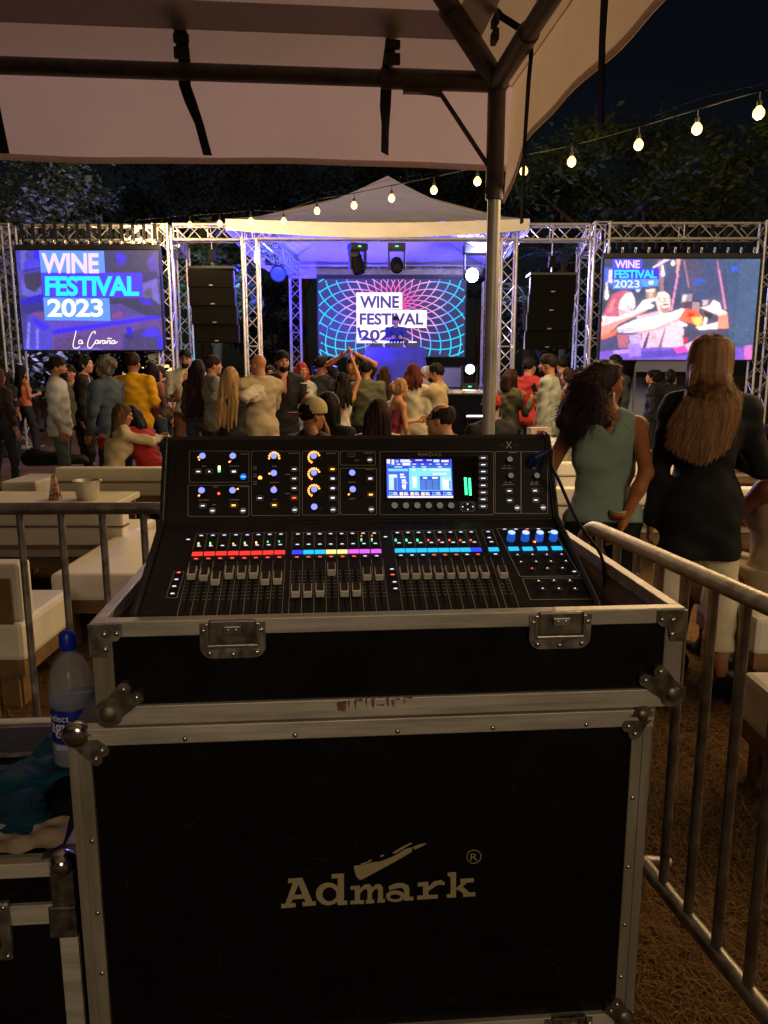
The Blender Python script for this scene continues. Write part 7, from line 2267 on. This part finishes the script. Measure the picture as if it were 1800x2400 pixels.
# three women close to the barrier
G_W = "woman in a green sleeveless top leaning forward at the right, hand at her hip"
person(G_W, xat(1418, 3.4, 1), 3.42, 4, h=1.575, fem=True, lean=10, top=("82988a", 'tank'), bottom=("0e0e11", 'pants'), hair=('none', '1c0f0b'),
       arms=(((.40, .30, -1), (.30, .25, -1)), ((.02, -.95, -1), (-.42, -.10, -1))), hands=('relax', 'relax'), sk="a86842", neck='backv', res=.0105, hres=.006, head=(62, -4), group="women by the barrier", hem=-.03, stride=.14)
B_W = "tall woman in a long black coat with long straight red blonde hair"
person(B_W, xat(1655, 3.35, 1), 3.38, 6, h=1.665, fem=True, top=("0b0b0d", 'coat'), bottom=("d8ccb0", 'crop'), hair=('none', '7a4a24'), arms=('down', ((.34, .02, -1), (-.55, 1, .25))), sk="b07a5c", res=.0105, hres=.006,
       head=(28, 0), group="women by the barrier", hem=-.24, stride=.10, shoes="121214", fat=.98)
S_W = "seated woman in a beige dress cut off by the right edge"
person(S_W, xat(1835, 3.45, .8), 3.48, -35, h=1.66, fem=True, seat=.45, top=("a08c70", 'strap'), bottom=("a08c70", 'dress'), hair=('long', '160e0b', .3), arms=('table', 'table'), sk="6a3c2a", res=.0105, hres=.006, group="women by the barrier")
def ribbons(paths, w, name, m, parent, axis_):
    mb = MB()
    for p in paths:
        q = smooth_path([Vector(v) for v in p], 4)
        n = len(q)
        for i in range(n - 1):
            d = q[i + 1] - q[i]
            n_ = q[i] - Vector(axis_); n_.z *= .45
            s_ = d.cross(n_)
            if s_.length < 1e-6: continue
            s_.normalize()
            w0, w1 = w * (1 - .75 * i / n), w * (1 - .75 * (i + 1) / n)
            mb.add([q[i] - s_ * w0, q[i] + s_ * w0, q[i + 1] + s_ * w1, q[i + 1] - s_ * w1], [(0, 1, 2, 3)])
    return mb.build(name, m, parent, smooth='all')
def hair_near(label, colr, straight, n, L, seed):
    t, HC, HR, hs = PEOPLE[label]
    rg = random.Random(seed)
    M_ = mat("hair_near_" + colr, lin(colr), rough=.58, var=.6, scale=40, stretch=(1, 1, .04), col2=tuple(min(1, x * 1.9 + .004) for x in lin(colr)), spec=.35)
    H = lambda p: np.asarray(HC) + np.asarray(HR) @ (np.array(p) * hs)
    yaw = math.atan2(HR[0][1], HR[1][1])       # head turned; hair hangs down behind
    back = -(HR @ np.array((0, 1., 0))); back[2] = 0; back /= np.linalg.norm(back)
    bodyback = np.array((0, -1., 0))
    S = SDF()
    S.ell(H((0, -.018, .036)), np.array((.080, .098, .090)) * hs, HR, k=.015)
    S.ell(H((0, -.045, -.02)), np.array((.070, .054, .08)) * hs, HR, k=.02)
    S.ell(H((0, .105, -.045)), np.array((.066, .092, .10)) * hs, HR, k=.012, sub=True)
    paths = []
    if straight:
        root = H((0, -.05, -.02))
        for q in range(7):
            o = (q - 3) * .042
            a = root + np.array((o * .45, -.015, 0)); b = np.array((HC[0] + o * .70 - .04, -.15 - .01 * math.cos(q), HC[2] - L * (.92 - .05 * abs(q - 3))))
            S.cone(a, a + (b - a) * .45, .024, .022, k=.02); S.cone(a + (b - a) * .45, b, .022, .008, k=.02)
        for i in range(n):
            ph = rg.uniform(-1.65, 1.65)
            r = .112 + rg.uniform(-.004, .010)
            st = H((rg.uniform(-.010, .010), rg.uniform(-.05, .065), .1345))
            p1 = H((math.sin(ph) * .104, -math.cos(ph) * .130, .050 + rg.uniform(-.01, .02)))
            p2 = H((math.sin(ph) * .108, -math.cos(ph) * .122 - .020, -.06))
            ll = L * rg.uniform(.72, 1.06) * (1 - .10 * abs(ph))
            x3 = HC[0] + math.sin(ph * .75) * .108 + rg.gauss(0, .008) - .030
            y3 = -.135 - .05 * math.cos(ph) + rg.uniform(-.012, .02)
            p3 = np.array((x3, y3, HC[2] - ll * .55)); p4 = np.array((x3 * 1.10 - .045 + rg.gauss(0, .008), y3 - .012 + rg.uniform(-.01, .015), HC[2] - ll))
            pm = H((math.sin(ph) * .062, -math.cos(ph) * .078 - .012, .112 + rg.uniform(-.004, .006)))
            paths.append([st, pm, p1, p2, p3, p4])
    else:
        tie = H((0, -.105, -.035))
        for q in range(5):
            o = (q - 2) * .035
            b = tie + np.array((-.025 + o * 1.2, -.035 - .006 * q, -.19 + .02 * abs(q - 2)))
            S.cone(tie + np.array((o * .3, 0, 0)), b, .048, .036, k=.03)
        for i in range(n):
            ph = rg.uniform(-1.45, 1.45)
            st = H((math.sin(ph) * .06, .055 - rg.uniform(0, .09), .125 - .03 * abs(math.sin(ph)) + rg.uniform(-.012, .006)))
            p1 = H((math.sin(ph) * .094, -math.cos(ph) * .112, .035 + rg.uniform(-.05, .05)))
            e_ = tie + np.array((rg.gauss(-.02, .03), rg.gauss(-.02, .02), rg.gauss(0, .025)))
            f_ = tie + np.array((rg.gauss(-.03, .045), rg.gauss(-.045, .022), -.20 + rg.gauss(0, .045)))
            m1 = e_ * .6 + f_ * .4 + np.array((rg.gauss(0, .026), rg.gauss(0, .02), rg.gauss(0, .01))); m2 = e_ * .3 + f_ * .7 + np.array((rg.gauss(0, .034), rg.gauss(0, .026), rg.gauss(0, .012)))
            paths.append([st, p1, e_, m1, m2, f_])
    c0 = HC
    V, F = S.mesh(.0095, lambda X, Y, Z: .003 * np.sin(np.arctan2(X - c0[0], Y - c0[1]) * 34 + np.sin(Z * 11) * 1.1) + (0 if straight else .004 * np.sin(X * 70) * np.sin(Y * 75) * np.sin(Z * 66)))
    h = put("hair", np_mesh("hair", V, F), M_, t)
    ribbons(paths, .0017 if straight else .0015, "hair_strands", M_, h, HC)["kind"] = "stuff"
hair_near(B_W, "866140", True, 6500, .41, 4)
hair_near(G_W, "2a1610", False, 4200, .30, 5)
t, HC, HR, hs = PEOPLE[G_W]
e = HC + HR @ (np.array((.082, -.004, -.042)) * hs)
MB().tube([e + np.array((0, .0 + .017 * math.sin(a), -.030 + .024 * math.cos(a))) for a in [2 * math.pi * k / 14 for k in range(14)]], .0055, n=6, closed=True).build("earring", mat("earring_white", (.75, .72, .66), rough=.4), t, smooth=True)
tie = HC + HR @ (np.array((0, -.125, -.045)) * hs)
S = SDF()
for k in range(7):
    S.ell(tie + np.array((math.cos(k * .9) * .032, -.01, math.sin(k * .9) * .03)), (.02, .018, .018), k=.01)
V, F = S.mesh(.007); put("hair_tie", np_mesh("hair_tie", V, F), mat("scrunchie", (.45, .45, .45), rough=.8, var=.6, scale=60), t)
def wrist_of(label, i):
    w = PEOPLE[label][0]["wrist_world"]
    return Vector(w[i * 3:i * 3 + 3])
wl = MATRIX[t.name].inverted() @ wrist_of(G_W, 1)
for k in range(3):
    MB().tube([wl + Vector((.030 * math.cos(a), .030 * math.sin(a), .085 + .012 * k)) for a in [2 * math.pi * q / 16 for q in range(16)]], .006, n=6, closed=True).build("bracelet", mat("bracelet_%d" % k, (lin("8a2a1c"), lin("a87a2a"), lin("b8a890"))[k], rough=.4), t, smooth=True)
# things held or worn
for lb in list(PEOPLE):
    o = PEOPLE[lb][0]
def cap_on(label, crown_c, brim_c, turn=0):
    t, HC, HR, hs = PEOPLE[label]
    RR = HR @ rot3(turn, 0)
    H = lambda p: HC + RR @ (np.array(p) * hs)
    S = SDF(); S.ell(H((0, -.01, .055)), np.array((.096, .116, .105)) * hs, RR, k=.02)
    S.plane(-(RR @ np.array((0, 0, 1.))), -((HC + RR @ np.array((0, 0, .022)) * hs) @ (RR @ np.array((0, 0, 1.)))))
    V, F = S.mesh(.009); put("cap_crown", np_mesh("cap_crown", V, F), cloth(crown_c), t)
    S = SDF(); S.ell(H((0, .115, .026)), np.array((.085, .095, .010)) * hs, RR, k=.01)
    V, F = S.mesh(.007); put("cap_brim", np_mesh("cap_brim", V, F), cloth(brim_c), t)
cap_on("seated person in a white cap with a red brim", "b8aa84", "9a2428", 150)
cap_on("seated person in a red cap clapping, half hidden by the tent pole", "9a1c1c", "9a1c1c")
t, HC, HR, hs = PEOPLE["seated dark haired woman with a pale headband"]
MB().tube([HC + HR @ (np.array((.106 * math.cos(a), -.02, .04 + .098 * math.sin(a))) * hs) for a in [math.pi * k / 16 for k in range(17)]], .007, n=6).build("headband", cloth("8a8a94"), t, smooth=True)
M_GLASSWARE = mat("thin_glass", (.95, .95, 1), rough=.03, trans=1.0, ior=1.1, spec=.8)
def wine_glass(label, p, fill="4a0c1c"):
    t = thing("wine_glass", label, "glass", tuple(p))
    MB().lathe([(.034, 0), (.034, .003), (.005, .006), (.004, .075), (.012, .085), (.034, .105), (.040, .135), (.033, .175), (.032, .175), (.038, .135), (.030, .108), (.0, .09)], 20).build("glass_bowl", M_GLASSWARE, t, smooth='all')
    MB().lathe([(0, .092), (.029, .108), (.0365, .130), (0, .131)], 18).build("wine", mat("wine_" + fill, lin(fill), rough=.1), t, smooth='all')
wine_glass("glass of red wine held up by the man in the olive jacket", wrist_of("man in an olive jacket holding a glass of red wine", 1) + Vector((0, -.03, -.05)))
p = wrist_of("bearded man in a black polo shirt holding a dark cup", 0)
t = thing("drink_cup", "dark plastic cup with a white rim held by the man in the black polo", "cup", tuple(p + Vector((0, -.04, -.05))))
MB().lathe([(0, 0), (.030, 0), (.040, .11), (.037, .11), (.028, .01), (0, .01)], 18).build("cup_wall", mat("dark_cup", (.03, .03, .04), rough=.3), t, smooth=True)
MB().lathe([(.0405, .106), (.042, .11), (.0405, .115), (.038, .112)], 18).build("rim", mat("cup_rim", (.7, .7, .75), rough=.4), t, smooth=True)
p = wrist_of("woman in an olive blouse holding up a black phone", 1)
t = thing("mobile_phone", "black phone held up by the woman in the olive blouse", "phone", tuple(p + Vector((0, -.02, .06))), 0, rot=(R(10), R(-35), R(40)))
MB().box((-.037, -.005, -.075), (.037, .005, .075), bev=.004).build("phone_body", mat("phone_black", (.01, .01, .012), rough=.25), t)
MB().box((-.034, .0051, -.071), (.034, .0056, .071)).build("phone_screen", mat("phone_glass", (.01, .01, .015), rough=.08), t)
p = wrist_of("woman in a white shirt and white trousers seen from behind", 0)
t = thing("mobile_phone", "phone with a lit screen held by the woman in white", "phone", tuple(p + Vector((0, .02, .03))), 0, rot=(R(15), 0, R(10)))
MB().box((-.037, -.005, -.075), (.037, .005, .075), bev=.004).build("phone_body", mat("phone_black", (.01, .01, .012), rough=.25), t)
MB().box((-.034, -.0056, -.071), (.034, -.0051, .071)).build("phone_screen", glow("phone_lit", (.55, .75, 1), 1.6), t)
# shell chairs with dark covers behind the console
def chair(label, px, Y, face, cover):
    x = xat(px, Y, .8)
    t = thing("shell_chair", label, "chair", (x, Y, 0), R(-face), group="shell chairs behind the console")
    rows = []
    for i in range(9):
        f = i / 8
        rows.append([(math.sin(a) * .25 * (1 - .12 * f), -.10 - math.cos(a) * .17 - .06 * f, .44 + .40 * f * (1 - .30 * (a / 1.5) ** 2)) for a in [-1.5 + 3.0 * k / 16 for k in range(17)]])
    MB().grid(rows).build("shell_back", mat("white_plastic", (.62, .58, .5), rough=.4), t, smooth='all')
    MB().grid([[Vector(p) * 1.0 + Vector((0, -.012, -.02)) for p in r] for r in rows]).build("shell_cover", cloth(cover), t, smooth='all')
    MB().box((-.23, -.25, .42), (.23, .20, .455), bev=.015).build("seat", mat("white_plastic", (.62, .58, .5)), t)
    for sx in (-1, 1):
        for sy in (-1, 1):
            MB().cyl((sx * .17, -.03 + sy * .17, .43), (sx * .21, -.03 + sy * .21, 0), .015, n=8).build("leg", M_WOOD, t, smooth=True)
chair("white shell chair with a black jacket right of the tent pole", 1205, 4.9, 20, "0d0c0d")
chair("white rimmed dark shell chair nearest the tent pole on its left", 1108, 4.7, -15, "0f0e0d")
chair("dark shell chair behind the seated person in the white cap", 772, 4.75, 10, "0c0b0c")
chair("dark shell chair below the woman in white", 940, 4.75, 0, "0b0a0c")
t = thing("paper_box", "small pale paper box with a red print standing right of the shell chair", "box", tuple(at(1262, 1026, 5.2)))
MB().box((-.07, -.04, -.02), (.07, .04, .07), rot=(0, 0, R(12))).build("carton", mat("carton", (.6, .52, .4), rough=.8), t)
MB().box((-.02, -.052, .02), (.03, -.050, .05)).build("print", mat("carton_red", lin("8a2018"), rough=.7), t)
tb = thing("low_table", "small round table behind the console with the paper box", "table", (t.location.x, 5.2, 0))
MB().cyl((0, 0, t.location.z - .06), (0, 0, t.location.z - .021), .32, n=32).build("table_top", M_CREAM, tb, smooth=True)
MB().cyl((0, 0, 0), (0, 0, t.location.z - .06), .04, n=12).cyl((0, 0, 0), (0, 0, .02), .2, n=24).build("pedestal", M_WOOD, tb, smooth=True)
# handbags
hb = thing("handbag", "black handbag with a metal clasp on the ground by the right bench", "bag", tuple(on_z(1715, 1625, 0)))
S = SDF(); S.ell((0, 0, .14), (.14, .07, .14), k=.03); S.ell((0, 0, .06), (.15, .08, .07), k=.05)
V, F = S.mesh(.012, fold_noise(.004, 20, 14, 2)); V[:, 2] = np.maximum(V[:, 2], .002)
put("bag_body", np_mesh("bag_body", V, F), mat("bag_leather", (.012, .012, .013), rough=.4), hb)
MB().tube([(-.08, 0, .25), (-.06, 0, .36), (0, .01, .40), (.06, 0, .36), (.08, 0, .25)], .007, n=8).build("handle", mat("bag_leather", (.012, .012, .013)), hb, smooth=True)
MB().tube([(.02 + .03 * math.cos(a), -.075, .2 + .04 * math.sin(a)) for a in [2 * math.pi * k / 12 for k in range(12)]], .006, n=6, closed=True).build("clasp", M_CHROME, hb, smooth=True)
jk = thing("dark_jacket", "dark jacket heaped on the lounge seat left of the hugging couple", "jacket", tuple(on_z(135, 1088, .44)))
S = SDF()
rg = random.Random(9)
for k in range(9):
    S.ell((rg.uniform(-.28, .26), rg.uniform(-.1, .12), rg.uniform(.02, .10)), (rg.uniform(.1, .17), .12, rg.uniform(.05, .10)), k=.06)
V, F = S.mesh(.016, fold_noise(.010, 14, 12, 5)); V[:, 2] = np.maximum(V[:, 2], .0)
put("fabric", np_mesh("fabric", V, F), cloth("0a0a0e"), jk)
# ================================================================== festoon of warm bulbs
BULBS = [(320, 533), (380, 528), (445, 523), (515, 520), (588, 514), (665, 514), (743, 490), (830, 477), (918, 460), (1017, 441), (1119, 420), (1228, 395), (1340, 373), (1497, 333), (1634, 295), (1779, 257)]
fest = thing("string_lights", "festoon of warm white bulbs sagging from the left truss to the upper right", "string lights", tuple(at(320, 533, 15.0)))
G_BULB = glow("bulb_glow", (1.0, .48, .13), 5.5)
M_SOCK = mat("bulb_socket", (.02, .02, .02), rough=.5)
bulb_me = MB().lathe([(0, -.070), (.021, -.066), (.037, -.050), (.043, -.027), (.038, -.003), (.023, .015), (.016, .026)], 14).mesh("bulb", 'all')
sock_me = MB().lathe([(.0, .075), (.012, .07), (.019, .06), (.019, .024), (.0, .024)], 10).tube([(0, 0, .07), (0, 0, .13)], .005, n=6).mesh("socket", True)
M_WIRE = mat("black_wire", (.006, .006, .006), rough=.9, spec=.1)
bp_ = []
for i, (px, py) in enumerate(BULBS):
    Y = 15.0 + (6.3 - 15.0) * i / 15
    bp_.append(at(px, py, Y))
for k in range(1, 9):      # the string goes on out of frame to the right, above the seats
    bp_.append(bp_[15] + Vector((.46 * k, -.60 * k, -.06 * k + .012 * k * k)))
seat = [p + Vector((0, 0, .13)) for p in bp_]
MB().tube(smooth_path([seat[0] + Vector((-.8, .6, .08))] + seat, 4), .006, n=6).build("wire", M_WIRE, fest, world=True, smooth=True)
MB().tube(smooth_path([q + Vector((0, .01, .05 + .03 * (i % 2))) for i, q in enumerate([seat[0] + Vector((-.8, .6, .08))] + seat)], 4), .002, n=5).build("support_cable", M_WIRE, fest, world=True, smooth=True)
for i, p in enumerate(bp_):
    b = put("bulb", bulb_me, G_BULB, fest, mw=MATRIX[fest.name].inverted() @ Matrix.Translation(p))
    put("socket", sock_me, M_SOCK, b)
    lamp("bulb_light", 'POINT', p + Vector((0, 0, -.10)), 68.0, (1.0, .66, .31), .035)
